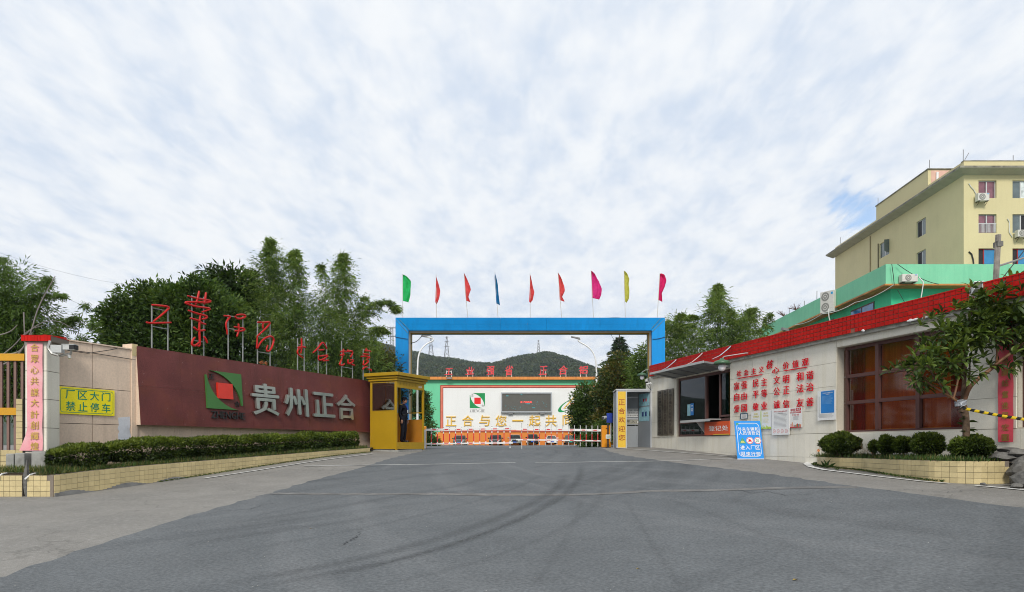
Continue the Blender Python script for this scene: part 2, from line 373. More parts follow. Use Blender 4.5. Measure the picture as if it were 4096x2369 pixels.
for Y in ysr:
    l_ = curve_at(le, Y) if Y > le[0][1] else le[0][0]-(le[0][1]-Y)*2.2
    r_ = curve_at(re_, Y) if Y > re_[0][1] else re_[0][0]+(re_[0][1]-Y)*4.0
    j = .035*math.sin(Y*7.3)+.03*math.sin(Y*17.1+1)
    if Y < 96: rows.append(((l_+j, Y), (r_-j, Y)))
obj('road', drape(rows, .006), m_asph, smooth=True, kind='structure', label='dark grey asphalt road sweeping up to the gate')
# repaired joint across the road
m_patch = mat('pale repair mortar', (.155, .152, .145), rough=.9, var=.25, vs=5, dirt=.7, dcol=(.09, .095, .10), ds=2.2)
def band(pts, wfn, dz):
    b = B(); W_ = []
    P = []
    for a, c in zip(pts, pts[1:]):
        n = max(2, int(math.dist(a, c)/.25)); P += [(a[0]+(c[0]-a[0])*i/n, a[1]+(c[1]-a[1])*i/n) for i in range(n)]
    P.append(pts[-1])
    for i, p in enumerate(P):
        q, r = P[max(i-1, 0)], P[min(i+1, len(P)-1)]; d = Vector((r[0]-q[0], r[1]-q[1])).normalized(); nrm = Vector((-d.y, d.x)); w_ = wfn(i)
        for s in (-1, 0, 1):
            x, y = p[0]+nrm.x*w_*s, p[1]+nrm.y*w_*s; b.v.append((x, y, G(x, y)+dz))
    b.f = [(3*i+k, 3*i+k+1, 3*i+k+4, 3*i+k+3) for i in range(len(P)-1) for k in (0, 1)]; b.m = [0]*len(b.f)
    return b
jt = [gp(*p) for p in [(1095, 1976), (1500, 1979), (2000, 1982), (2300, 1981), (2600, 1966), (2900, 1962), (3200, 1953), (3430, 1950)]]
obj('road_joint', band(jt, lambda i: .11+.07*random.random(), .011), m_patch, kind='structure', label='ragged pale repair joint running across the asphalt')
# painted lines
m_line = mat('worn white road paint', (.50, .50, .48), rough=.8, var=.15, dirt=.9, dcol=(.2, .2, .19), ds=6)
for a in ([(1217, 1866), (1500, 1862), (2062, 1852)], [(2140, 1851), (2370, 1849), (2700, 1845), (2930, 1836)]):
    obj('road_line', band([gp(*p) for p in a], lambda i: .05, .012), m_line, kind='structure', label='worn white stop line painted across the road before the gate')
obj('road_line', band([gp(*p) for p in [(2500, 1797), (2640, 1806), (2800, 1818), (2943, 1829)]], lambda i: .045, .016), m_line, kind='structure', label='white line along the foot of the gatehouse wall')
obj('road_line', band([gp(*p) for p in [(820, 1915), (1050, 1880), (1250, 1848), (1400, 1828), (1490, 1817)]], lambda i: .045, .016), m_line, kind='structure', label='white edge line at the foot of the long tiled planter')
m_edge = mat('painted white kerb edge', (.62, .62, .60), rough=.8, var=.1, dirt=.35, dcol=(.3, .3, .28), ds=5)
kb = [gp(*p) for p in [(3285, 1848), (3243, 1850), (3228, 1858), (3245, 1870), (3300, 1882), (3400, 1894), (3520, 1909), (3680, 1927), (3800, 1937)]]
bb = band(kb, lambda i: .10-.003*min(i, 20), .016)
obj('kerb_line', bb, m_edge, kind='structure', label='broad white painted edge curving round the flower bed')
obj('kerb_line', band([gp(*p) for p in [(3900, 1945), (3960, 1950), (4120, 1965)]], lambda i: .05, .016), m_edge, kind='structure', label='white painted edge line at the road side by the stones')
# tyre marks
m_tyre = bpy.data.materials.new('tyre rubber mark'); m_tyre.use_nodes = True
t = m_tyre.node_tree; p = t.nodes['Principled BSDF']; p.inputs['Base Color'].default_value = (.05, .052, .055, 1); p.inputs['Roughness'].default_value = .8
nzz = t.nodes.new('ShaderNodeTexNoise'); nzz.inputs['Scale'].default_value = 14.0; nzz.inputs['Detail'].default_value = 6
ge = t.nodes.new('ShaderNodeNewGeometry'); t.links.new(ge.outputs['Position'], nzz.inputs[0])
mm = t.nodes.new('ShaderNodeMapRange'); mm.inputs[1].default_value = .35; mm.inputs[2].default_value = .7; mm.inputs[3].default_value = .20; mm.inputs[4].default_value = .34
at = t.nodes.new('ShaderNodeAttribute'); at.attribute_name = 'fade'
mu = t.nodes.new('ShaderNodeMath'); mu.operation = 'MULTIPLY'; t.links.new(nzz.outputs[0], mm.inputs[0]); t.links.new(mm.outputs[0], mu.inputs[0]); t.links.new(at.outputs['Fac'], mu.inputs[1]); t.links.new(mu.outputs[0], p.inputs['Alpha'])
def tyre(pts, w_, k=1.0):
    P = [gp(*q) for q in pts]
    # smooth the path
    for _ in range(3):
        Q = [P[0]]
        for a, b in zip(P, P[1:]): Q += [(a[0]*.75+b[0]*.25, a[1]*.75+b[1]*.25), (a[0]*.25+b[0]*.75, a[1]*.25+b[1]*.75)]
        P = Q+[P[-1]]
    b = band(P, lambda i: w_, .016); o = obj('tyre_mark', b, m_tyre, kind='structure', label='dark curved tyre mark on the asphalt')
    at_ = o.data.attributes.new('fade', 'FLOAT', 'POINT'); n = len(b.v)//3
    at_.data.foreach_set('value', [k*min(1, 6*i/n, 6*(n-1-i)/n)*(1.0 if s == 1 else .0) for i in range(n) for s in range(3)])
tyre([(2325, 1860), (2322, 1900), (2308, 1932), (2233, 1998), (2025, 2107), (1750, 2207), (1417, 2282), (1000, 2357)], .13, .9)
tyre([(2262, 1900), (2240, 1945), (2170, 1998), (1960, 2090), (1680, 2180), (1350, 2262), (900, 2340)], .17, .8)
tyre([(2000, 1900), (1850, 1945), (1600, 1985), (1300, 2040), (900, 2100)], .2, .5)
tyre([(1580, 2050), (1430, 2085), (1150, 2120), (700, 2190)], .25, .45)
tyre([(2300, 1960), (2180, 2040), (1960, 2130), (1700, 2215), (1380, 2300)], .07, .55)
tyre([(2420, 1940), (2380, 2040), (2200, 2150), (1900, 2260), (1500, 2350)], .10, .35)
tyre([(2170, 1900), (2060, 1960), (1800, 2040), (1400, 2130), (1000, 2200)], .10, .40)
tyre([(2500, 2000), (2560, 2100), (2640, 2230), (2740, 2369)], .08, .30)
tyre([(2650, 1990), (2900, 2080), (3200, 2200), (3500, 2369)], .09, .28)
tyre([(1700, 1930), (1500, 1965), (1250, 2015), (1000, 2075)], .08, .35)
tyre([(2330, 1990), (2300, 2090), (2230, 2220), (2120, 2369)], .08, .28)
tyre([(2900, 1990), (3100, 2050), (3400, 2090), (3900, 2150)], .3, .35)
m_crk = mat('dark crack', (.062, .066, .07), rough=.95)
for ci, (pts_, lb) in enumerate((([(1375, 2180), (1400, 2165), (1430, 2150), (1436, 2128)], 'short thin crack in the asphalt'), ([(2950, 1962), (3010, 1975), (3060, 1968), (3150, 1984), (3260, 1979)], 'thin crack across the asphalt near the repair joint'), ([(3550, 1965), (3640, 1960), (3760, 1972), (3900, 1965)], 'crack across the pale apron before the flower bed'), ([(820, 2060), (900, 2045), (1000, 2040), (1040, 2025), (1120, 2010)], 'ragged dark crack along the edge of the dark asphalt'), ([(2660, 1850), (2760, 1862), (2900, 1866), (3050, 1884)], 'fine crack along the pale apron by the gatehouse'))):
    P = [gp(*q) for q in pts_]; Q = []
    for a, c in zip(P, P[1:]):
        for i in range(8): t_ = i/8; Q.append((a[0]+(c[0]-a[0])*t_+random.gauss(0, .02), a[1]+(c[1]-a[1])*t_+random.gauss(0, .03)))
    obj('crack', band(Q, lambda i: .003+.005*random.random(), .013), m_crk, kind='structure', label=lb)
# small litter on the road
m_leafl = mat('fallen yellow leaf', (.35, .24, .05), rough=.7); m_bit = mat('pale road grit', (.32, .32, .30), rough=.8)
for (px, py, lb, m_, sz) in [(3180, 2325, 'fallen yellow leaf alone on the asphalt near the frame bottom', m_leafl, .035), (2551, 2280, 'small brown fallen leaf lying on the asphalt', m_leafl, .02), (1243, 2118, 'small yellow scrap of leaf on the asphalt at the tyre marks', m_leafl, .02)]:
    x, y = gp(px, py); z = G(x, y)
    b = B().add([(-sz, 0, z+.012), (0, -sz*.5, z+.022), (sz*1.3, 0, z+.014), (0, sz*.5, z+.02)], [(0, 1, 2, 3)])
    obj('fallen_leaf', b, m_, fr=Frame(x, y, .5, z), label=lb, cat='leaf')
b = B()
for i in range(130):
    y = 5.5+20*random.random()**1.6; x = (random.random()*1.5-.75)*y; s = random.uniform(.003, .007); z = G(x, y)+.008
    b.add([(x-s, y-s, z), (x+s, y-s*.6, z), (x+s*.7, y+s, z), (x, y, z+s)], [(0, 1, 3), (1, 2, 3), (2, 0, 3)])
obj('grit', b, m_bit, kind='stuff', label='scattered pale grit on the asphalt')
# ================================================================ gatehouse on the right
ang = math.atan2(-.9657, .2598)
RB = Frame((2612-CX)/F*26.2, 26.2, ang, 0)
# fix the origin so that the wall runs X + .2691 Y = 12.575
Y0 = 12.575/((2612-CX)/F+.2691); RB = Frame((2612-CX)/F*Y0, Y0, ang, G(5.4, 26.0)-.02)
R = RB.p
E1 = 21.5      # near end of the gatehouse, out of the frame
gh = thing('gatehouse', 'low cream gatehouse with red tiled roof band and big brown windows', 'gatehouse', RB)
zb = -1.5
xw0, xw1 = RB.at(2706), RB.at(2920); xb0, xb1 = RB.at(3347), RB.at(3856); xc0 = RB.at(4070)
zt, zs = 2.43, .34; ZB0, ZB1 = 2.68, 3.09     # window heads and sills; roof band
b = B(); th = .3; x00 = RB.at(2583)
def wall(x0, x1, z0, z1): b.box(x0, x1, .02, th, z0, z1)
wall(x00, xw0, zb, ZB0); wall(xw0, xw1, zb, zs); wall(xw0, xw1, zt, ZB0); wall(xw1, xb0, zb, ZB0); wall(xb0, xb1, zb, zs); wall(xb0, xb1, zt, ZB0)
wall(xb1, xc0, zb, ZB0); wall(xc0, xc0+2.6, zb, zs); wall(xc0, xc0+2.6, zt, ZB0); wall(xc0+2.6, E1, zb, ZB0)
b.box(x00, x00+.28, th, 6, zb, ZB0); b.box(E1-.28, E1, th, 6, zb, ZB0); b.box(x00, E1, 6, 6.25, zb, ZB0)
obj('wall', b, m_cream2, gh)
# stone panels: pieces of the wall
clad(gh, m_cream, [(x00+.01, xw0-.005, zb+1.1, .33), (xw0+.0, xw1, zb+.8, zs-.02), (xw1+.005, xb0-.005, zb+.6, zs-.02), (xb0+.0, xb1, zb+.5, zs-.02), (xb1+.005, E1-.2, zb+.5, zs-.02),
     (xw1+.005, xb0-.005, zs-.015, 2.66), (xb1+.005, xc0-.02, zs-.015, 2.66), (xw0, xw1, zt+.01, 2.66), (xb0, xb1, zt+.01, 2.66), (xc0, xc0+2.6, zt+.01, 2.66), (x00+.01, xw0-.005, .335, 2.66)], 1.15, .62, .02, .02)
# roof slab, its overhang and the red tiled band
xr0 = RB.at(2617); yo = -.16
b = B().box(xr0-.15, E1+.2, yo+.012, 6.4, ZB0, ZB1-.015); obj('roof', b, m_cream2, gh)
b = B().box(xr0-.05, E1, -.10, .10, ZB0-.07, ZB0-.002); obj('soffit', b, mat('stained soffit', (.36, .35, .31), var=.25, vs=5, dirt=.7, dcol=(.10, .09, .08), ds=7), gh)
tw, thh = .128, .1015; n = 0
tm = mesh_of('tile', B().box(.009, tw-.009, 0, .012, .008, thh-.008), m_redtile); rest = B()
obj('mortar_bed', B().box(xr0-.15, E1+.2, yo-.001, yo+.012, ZB0, ZB1), m_rgrout, gh)
K = int((E1-xr0+.1)/tw); k0 = K-int(math.ceil(300/4))
kn = int((RB.at(4130)-xr0)/tw)      # the column at the right edge of the photograph
for i in range(K):
    for j in range(4):
        x = xr0-.05+i*tw; z = ZB0+.002+j*thh
        if j == 0 and kn-75 < i < kn and random.random() < .03: continue
        if kn-75 <= i < kn: inst('tile', tm, gh, (x, yo-.0125-random.random()*.003, z-gh.location.z), (random.uniform(-.012, .012), 0, random.uniform(-.01, .01)))
        else: rest.box(x+.009, x+tw-.009, yo-.0125, yo-.0015, z+.008, z+thh-.008)
obj('tiles', rest, m_redtile, gh, kind='stuff')
b = B()
for i in range(90):    # top edge tiles
    x = xr0-.05+i*tw*1.7
    if x < E1-.1: b.box(x+.004, x+tw*1.7-.004, yo-.02, .12, ZB1-.012, ZB1+.012)
obj('coping', b, m_redtile, gh, kind='stuff')
# broken render under the band
b = B()
for px, py, s in [(3640, 1288, .10), (3665, 1284, .12), (3700, 1272, .07), (3705, 1270, .08), (3455, 1331, .07), (3880, 1236, .12), (3900, 1233, .09)]:
    x, z = R(px, py, .17)
    for q in range(4): b.ball((x+random.uniform(-s, s)*.8, -.178, ZB0+random.uniform(-.015, .01)), (s*.45, .014, .022), 7, 5)
obj('render_patch', b, m_white, gh, kind='stuff')
# rusty pipe ends
b = B()
x, z = R(3706, 1258, .2); b.tube([(x, -.12, z), (x, -.26, z), (x, -.27, z-.10)], .022, 8)
x, z = R(3385, 1260, .2)
obj('pipe_stub', b, mat('rusty pipe', (.12, .06, .03), var=.3), gh)
# -------- registration window
m_g1 = glassmat('dark window glass', (.10, .11, .11), .02, .02)
fz = mat
def frame_win(parent, x0, x1, z0, z1, y, vs, hs, wd=.07, m=m_brown, out=.03):
    o = B(); o.box(x0, x1, y-out, y+.06, z1-wd, z1); o.box(x0, x1, y-out, y+.06, z0, z0+wd); o.box(x0, x0+wd, y-out, y+.06, z0+wd, z1-wd); o.box(x1-wd, x1, y-out, y+.06, z0+wd, z1-wd)
    fr = obj('window_frame', o, m, parent)
    return fr
wr = obj('window', (lambda o: (o.box(xw0, xw1, .08, .14, zt-.09, zt), o.box(xw0, xw1, .08, .14, zs, zs+.07), o.box(xw0, xw0+.08, .08, .14, zs+.07, zt-.09), o.box(xw1-.06, xw1, .08, .14, zs+.07, zt-.09))[0])(B()), m_brown, gh)
xm1, xm2 = RB.at(2817), RB.at(2872); ztr = (R(2712, 1693)[1]+R(2918, 1676)[1])/2
b = B(); b.box(xm1-.05, xm1+.05, .05, .13, zs+.07, zt-.09); b.box(xm2-.035, xm2+.035, .06, .12, ztr, zt-.09); b.box(xw0+.08, xw1-.06, .045, .135, ztr-.045, ztr+.045); b.box(xm2, xw1-.06, .05, .12, ztr+.1, ztr+.16)
obj('mullion', b, m_brown, wr)
for (a, c, e, f) in [(xw0+.08, xm1-.05, ztr+.045, zt-.09), (xm2+.035, xw1-.06, ztr+.16, zt-.09), (xw0+.08, xm1-.05, zs+.07, ztr-.045), (xm1+.05, xw1-.06, zs+.07, ztr-.045)]:
    obj('pane', B().box(a, c, .095, .101, e, f), m_g1, wr)
# room behind
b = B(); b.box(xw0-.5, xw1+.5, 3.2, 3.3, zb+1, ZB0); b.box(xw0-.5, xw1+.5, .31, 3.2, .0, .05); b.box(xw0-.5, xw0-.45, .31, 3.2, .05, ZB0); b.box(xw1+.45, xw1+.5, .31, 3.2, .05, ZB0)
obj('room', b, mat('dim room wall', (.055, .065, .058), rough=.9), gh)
b = B(); b.box(xw0+.2, xw1-.2, .75, 1.3, .05, .68); b.box(xw0+1.6, xw0+1.95, .95, 1.25, .68, 1.1); obj('desk', b, mat('desk wood', (.10, .06, .035)), gh)
bb_ = B(); bb_.box(xw0+1.15, xw0+1.75, .55, .8, ztr, ztr+.07); obj('file_box', bb_, mat('blue folder', (.03, .10, .25)), label='blue folder lying inside the dark registration window', cat='folder', fr=RB)
# counter shelf and its bracket
xs0, xs1 = RB.at(2760, .35), RB.at(2863, .05)
cz = ztr+.01
b = B(); b.box(xm1-.95, xm1+.95, -.36, .04, cz, cz+.03); b.box(xm1-.95, xm1+.95, -.37, -.355, cz-.05, cz+.03)
ct = obj('counter', b, m_galv, gh)
b = B().prism_x([(-.33, cz), (.02, cz), (.02, cz-.42)], xm1-.015, xm1+.015); obj('bracket', b, m_galv, ct)
# 登记处 panel
xo0, xo1 = RB.at(2819, .03), RB.at(2919, .03); zo0, zo1 = zs+.02, ztr-.05
m_or = mat('orange sign vinyl', (.62, .085, .02), rough=.4, var=.08)
sb = RB.sub((xo0+xo1)/2, -.03, zo0)
sg = thing('registration_sign', 'orange sign reading 登记处 under the registration counter', 'sign', sb)
h = (xo1-xo0)/2; obj('board', B().box(-h, h, -.01, .01, zo0, zo1), m_or, sg)
obj('lettering', B().text('登记处', -h+.26, h-.06, zo0+.13, zo1-.13, -.0125, 0, .03), m_white, sg)
obj('stripe', B().box(-.2, h, -.0125, -.0105, zo0, zo0+.03), mat('yellow vinyl', (.6, .4, .05)), sg)
# blue notices stuck inside the pane
x, z = R(2754, 1640); sb = RB.sub(x, .08, z-.2)
ps = thing('window_notice', 'pair of small blue and white notices stuck on the dark registration window', 'notice', sb)
m_pblue = mat('blue print', (.02, .20, .55), rough=.5); m_paper = mat('white paper', (.74, .74, .72), rough=.6, var=.03)
m_pcyan = mat('pale cyan print', (.30, .55, .62), rough=.5, var=.2, vs=9)
obj('sheet', B().box(-.22, -.005, -.004, 0, z-.2, z+.2), m_pcyan, ps); obj('sheet', B().box(.005, .21, -.004, 0, z-.19, z+.22), m_pblue, ps)
obj('print', B().disc_y(.11, z, .06, -.006, -.0045, 14, r2=.035).box(.05, .17, -.006, -.0045, z+.12, z+.15), m_paper, ps)
# -------- big brown window
xb0i, xb1i = xb0+.10, xb1-.05; yw = .17
wr = obj('window', (lambda o: (o.box(xb0i, xb1i, yw, yw+.09, zt-.08, zt-.002), o.box(xb0i, xb1i, yw, yw+.09, zs, zs+.05), o.box(xb0i, xb0i+.07, yw, yw+.09, zs+.05, zt-.08), o.box(xb1i-.07, xb1i, yw, yw+.09, zs+.05, zt-.08))[0])(B()), m_brown, gh)
vx = [RB.at(3362+0, -.17)+.03, RB.at(3511, -.17), RB.at(3674, -.17), xb1i-.03]
hz = [zs+.04, R(3440, 1612, -.17)[1]*.0+1.02, 1.70, zt-.04]
hz[1] = (R(3440, 1608, -.17)[1]+R(3740, 1583, -.17)[1])/2; hz[2] = (R(3440, 1499, -.17)[1]+R(3640, 1475, -.17)[1])/2
b = B()
for v in vx[1:3]: b.box(v-.05, v+.05, yw-.03, yw+.08, zs+.05, zt-.08)
for z in hz[1:3]: b.box(xb0i+.07, xb1i-.07, yw-.02, yw+.085, z-.04, z+.04)
obj('mullion', b, m_brown, wr)
m_g2 = glassmat('brown tinted glass', (.82, .66, .56), .12, .06)
for i in range(3):
    for j in range(3):
        y_ = yw+.04+random.uniform(-.002, .002); obj('pane', B().box(vx[i]+.02, vx[i+1]-.02, y_, y_+.006, hz[j]+.02, hz[j+1]-.02), m_g2, wr)
def wood(n, l, c, pos, nz, mr, mix): return mix(mr(nz(1.0, 5, .6, (14, 14, .5)), .35, .65, 0, .8), c, (.50, .19, .022))
m_cur = mat('orange brown blind cloth', (.74, .33, .045), rough=.8, var=.15, vs=1, grad=wood); m_cur2 = mat('dark red curtain cloth', (.24, .02, .012), rough=.8, var=.3, vs=4)
m_cur3 = mat('teal curtain cloth', (.07, .20, .24), rough=.8, var=.15)
def curtain(parent, x0, x1, z0, z1, y, m, amp=.03, wl=.16, name='curtain'):
    b = B(); n = int((x1-x0)/.03)+2; b.v = [(x0+(x1-x0)*i/(n-1), y+amp*math.sin(2*math.pi*(x0+(x1-x0)*i/(n-1))/wl)+amp*.5*math.sin(i*.37), z) for z in (z0, z1) for i in range(n)]
    b.f = [(i, i+1, n+i+1, n+i) for i in range(n-1)]; b.m = [0]*len(b.f); return obj(name, b, m, parent, smooth=True)
xs_ = vx[0]+(vx[1]-vx[0])*.42
curtain(gh, vx[0]-.1, xs_, zs-.1, zt+.1, .42, m_cur2, .03, .15); curtain(gh, xs_-.02, vx[2]+.55, zs-.1, zt+.1, .46, m_cur, .006, .5); curtain(gh, vx[2]+.5, vx[3]+.2, zs-.1, zt+.1, .44, m_cur2, .03, .2)
# -------- window with teal curtains at the right edge
wr = obj('window', (lambda o: (o.box(xc0, xc0+2.6, yw-.05, yw+.06, zt-.08, zt-.002), o.box(xc0, xc0+2.6, yw-.05, yw+.06, zs, zs+.05), o.box(xc0, xc0+.05, yw-.05, yw+.06, zs+.05, zt-.08), o.box(xc0+2.53, xc0+2.6, yw-.05, yw+.06, zs+.05, zt-.08),
     o.box(xc0+1.25, xc0+1.33, yw-.05, yw+.06, zs+.05, zt-.08), o.box(xc0+.05, xc0+2.5, yw-.045, yw+.055, 1.0, 1.06), o.box(xc0+.05, xc0+2.5, yw-.045, yw+.055, 1.66, 1.72))[0])(B()), m_brown, gh)
for i in range(2):
    for (a, c) in ((zs+.05, 1.0), (1.06, 1.66), (1.72, zt-.08)): obj('pane', B().box(xc0+.05+1.28*i, xc0+1.25+1.28*i, yw, yw+.006, a, c), glassmat('clear window glass', (.85, .9, .9), .05) if (i, a) == (0, zs+.05) else MATS['clear window glass'], wr)
curtain(gh, xc0-.1, xc0+2.7, zs-.1, zt+.1, .40, m_cur3, .035, .14)
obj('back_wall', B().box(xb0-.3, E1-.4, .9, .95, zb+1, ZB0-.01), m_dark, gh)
# -------- awning over the registration window
ya = .915; xa0, xa1 = RB.at(2600, ya), RB.at(2815, ya); za = 2.64
m_awn = mat('grey sheet metal', (.22, .23, .23), rough=.45, metal=.3, var=.15, dirt=.3)
fr = RB.sub((xa0+xa1)/2, 0, 2.48); aw = thing('awning', 'grey sheet metal awning tilted over the registration window', 'awning', fr)
hx = (xa1-xa0)/2
b = B(); b.hexa([(-hx, -ya, za-.05), (hx, -ya, za-.05), (hx, 0, 2.46), (-hx, 0, 2.46), (-hx, -ya, za), (hx, -ya, za), (hx, 0, 2.56), (-hx, 0, 2.56)]); obj('panel', b, m_awn, aw)
b = B(); b.box(-hx-.01, hx+.01, -ya-.012, -ya, za-.06, za+.012); obj('rim', b, m_galv, aw)
b = B()
for i in range(5): x = -hx+.3+i*(2*hx-.6)/4; b.hexa([(x, -ya+.05, za-.08), (x+.04, -ya+.05, za-.08), (x+.04, -.05, 2.435), (x, -.05, 2.435), (x, -ya+.05, za-.051), (x+.04, -ya+.05, za-.051), (x+.04, -.05, 2.463), (x, -.05, 2.463)])
obj('rib', b, m_awn, aw, kind='stuff')
m_tape = mat('blue and silver tape', (.30, .52, .60), rough=.3, var=.5, vs=14, spec=.6); m_tape2 = mat('silver tape', (.52, .50, .47), rough=.4, var=.2)
for (px, m_) in ((2651, m_tape), (2752, m_tape2), (2862, m_tape)):
    x = RB.at(px, .7)-(xa0+xa1)/2
    b = B()
    P = [(.03, 3.105), (-.17, 3.105), (-.195, 3.06), (-.35, 2.93), (-.55, 2.78), (-.80, za+.03)]
    for (y0, z0), (y1, z1) in zip(P, P[1:]): b.hexa([(x-.035, y1, z1-.006), (x+.035, y1, z1-.006), (x+.035, y0, z0-.006), (x-.035, y0, z0-.006), (x-.035, y1, z1), (x+.035, y1, z1), (x+.035, y0, z0), (x-.035, y0, z0)])
    obj('strap', b, m_, aw)
# -------- wall lamps: green shade with a white globe
m_shade = mat('green enamel', (.06, .13, .07), rough=.35); m_globe = mat('milky glass globe', (.75, .74, .76), rough=.3); m_grey = mat('grey plastic', (.20, .20, .20), rough=.5)
def lamp(fr, lab, z, k, arm):
    t = thing('wall_lamp', lab, 'lamp', fr)
    sh = obj('lamp_shade', B().lathe([(.02*k, z+.17*k), (.05*k, z+.17*k), (.08*k, z+.12*k), (.22*k, z+.08*k), (.27*k, z-.02*k), (.26*k, z-.02*k), (.21*k, z+.06*k), (.06*k, z+.09*k)], 0, 0, 20), m_shade, t, smooth=True)
    obj('socket', B().lathe([(.01, z+.10*k), (.10*k, z+.09*k), (.11*k, z-.04*k), (.08*k, z-.06*k), (.01, z-.06*k)], 0, 0, 16), m_grey, t, smooth=True)
    obj('globe', B().ball((0, 0, z-.12*k), .12*k, 14, 10), m_globe, t, smooth=True)
    obj('arm', B().tube(arm, .013, 6), m_bark if k > .95 else m_galv, t); return t
x = RB.at(2888, .85); z = (R(2888, 1463, .85)[1])
lamp(RB.sub(x, -.85, z-.2), 'green shaded lamp with white globe hanging at the near awning corner', z+.06, .95, [(0, 0, z+.2), (.03, .05, z+.27), (.25, .62, z+.36), (.3, .70, z+.36)])
x = RB.at(2568, .25); z = R(2575, 1500, .25)[1]
lamp(RB.sub(x, -.25, z-.2), 'green shaded lamp at the far gatehouse corner above the grey cabin', z, .72, [(0, 0, z+.12), (.1, .1, z+.2), (.25, .25, z+.2)])
# -------- three company plaques
cols = [('plaque', '遵义市播州区就业解困示范企业', 2629, 2650, 'weathered metal plaque with engraved text, nearest the grey cabin'),
        ('plaque', '贵州正合可来金科技有限责任公司', 2651, 2670, 'middle weathered metal plaque of three beside the registration window'),
        ('plaque', '贵州连横商贸有限责任公司', 2671, 2691, 'weathered metal plaque of three closest to the registration window')]
for nm, tx, p0, p1, lb in cols:
    x0, x1 = RB.at(p0, .06)+.01, RB.at(p1, .06)-.005; z1 = R(p0, 1541, .06)[1]-.0; z0 = R(p0, 1738, .06)[1]
    z0, z1 = .40, 2.10
    fr = RB.sub((x0+x1)/2, -.03, z0); pl = thing(nm, lb, 'plaque', fr, 'company plaques on the gatehouse'); h = (x1-x0)/2
    obj('plate', B().box(-h, h, -.03, .005, z0, z1), m_dsteel, pl)
    b = B(); n = len(tx); st = (z1-z0-.08)/n
    for i, ch in enumerate(tx): b.text(ch, -h*.60, h*.60, z1-.04-(i+1)*st+st*.10, z1-.04-i*st-st*.04, -.0325, 0, .02)
    obj('lettering', b, m_black, pl)
# -------- slogan of mounted red letters
m_let = mat('red acrylic letter', (.62, .006, .02), rough=.5, spec=.15)
fr = RB.sub(RB.at(3090), -.02, R(3090, 1640)[1]); x_off = RB.at(3090)
sl_ = thing('wall_slogan', 'red Chinese slogan letters mounted in rows on the cream wall', 'slogan', fr, None)
def wchar(ch, cx, cy, hpx, m=m_let, bold=.05, sx=1.0, skew=0.0, rot=0.0, c0=(2600, 1350), sc=2.65, wpx=None):
    px, py = c0[0]+cx/sc, c0[1]+cy/sc; x, z = R(px, py, .03); hh = hpx/sc/F*RB.dep(px)/2
    b = B().text(ch, -hh*sx, hh*sx, -hh, hh, 0, .012, bold)
    def tf(a, y, c): a += skew*c; return (x-x_off+a*math.cos(rot)-c*math.sin(rot), y-.004, z+a*math.sin(rot)+c*math.cos(rot))
    obj('character', b.xf(tf), m, sl_)
for ch, cx, cy, h in [('社', 943, 382, 62), ('会', 1018, 372, 62), ('主', 1097, 357, 66), ('义', 1180, 340, 66), ('价', 1440, 298, 74), ('值', 1541, 280, 76), ('观', 1645, 262, 78)]: wchar(ch, cx, cy, h, bold=.012, sx=1.33)
wchar('核', 1268, 288, 92, bold=.02, sx=1.15, skew=.25); wchar('心', 1332, 348, 66, bold=.02, sx=1.75, skew=.3)
rowsx = [(918, 997, 1120, 1209, 1342, 1442, 1590, 1693)]
for row, ys_, hs in (('富强民主文明和谐', (515, 505, 487, 472, 452, 443, 414, 400), (78, 80, 80, 82, 86, 86, 92, 92)), ('自由平等公正法治', (632, 622, 606, 592, 573, 560, 541, 525), (80, 80, 80, 82, 84, 84, 92, 92)), ('爱国敬业诚信友善', (757, 748, 735, 722, 712, 705, 691, 683), (78, 80, 80, 82, 84, 86, 92, 92))):
    for ch, cx, cy, h in zip(row, rowsx[0], ys_, hs): wchar(ch, cx, cy, h, bold=.016, sx=1.20)
for (a, c) in (((933, 434), (1182, 396)), ((1418, 355), (1660, 316))):
    x0, z0 = R(2600+a[0]/2.65, 1350+a[1]/2.65, .03); x1, z1 = R(2600+c[0]/2.65, 1350+c[1]/2.65, .03)
    z1 = z0 = (z0+z1)/2; obj('underline', B().box(x0-x_off, x1-x_off, -.02, 0, z0-.012, z0+.012), m_let, sl_)
# -------- posters and notices on the wall
m_lime = mat('lime green print', (.45, .60, .08), rough=.5, var=.2, vs=6); m_pred = mat('red print', (.55, .02, .03), rough=.5); m_ink = mat('grey ink', (.16, .16, .17), rough=.7)
m_pyel = mat('yellow print', (.75, .65, .15), rough=.5); m_pgrn = mat('green print', (.05, .30, .15), rough=.5); m_porg = mat('orange print', (.65, .22, .05))
def poster(lab, p0, p1, t, bt, name='poster', back=m_paper, off=.035, lean=0.0):
    x0, x1 = RB.at(p0, off), RB.at(p1, off); pm = (p0+p1)/2; z1 = R(pm, t, off)[1]; z0 = R(pm, bt, off)[1]
    fr = RB.sub((x0+x1)/2, -off, z0); p_ = thing(name, lab, 'poster', fr); h = (x1-x0)/2
    obj('sheet', B().box(-h, h, 0, .012, z0, z1), back, p_)
    def put(nm, m, fn):
        b = B(); fn(b, lambda u: -h+2*h*u, lambda v: z0+(z1-z0)*v, -.0025); obj(nm, b, m, p_)
    return p_, put
def lines(n, v0, v1, a=.12, c=.88, t=.010):
    def f(b, U, V, y):
        for i in range(n):
            v = v0+(v1-v0)*i/max(1, n-1); e = c-random.random()*.12
            b.box(U(a), U(e), y, y+.002, V(v), V(v)+(V(1)-V(0))*t)
    return f
def txt(s, u0, u1, v0, v1, bold=.02): return lambda b, U, V, y: b.text(s, U(u0), U(u1), V(v0), V(v1), y, 0, bold)
p_, put = poster('small framed dark and white card under the slogan', 2960, 2989, 1653, 1677, 'notice_card', back=mat('dark card', (.05, .10, .14), rough=.5))
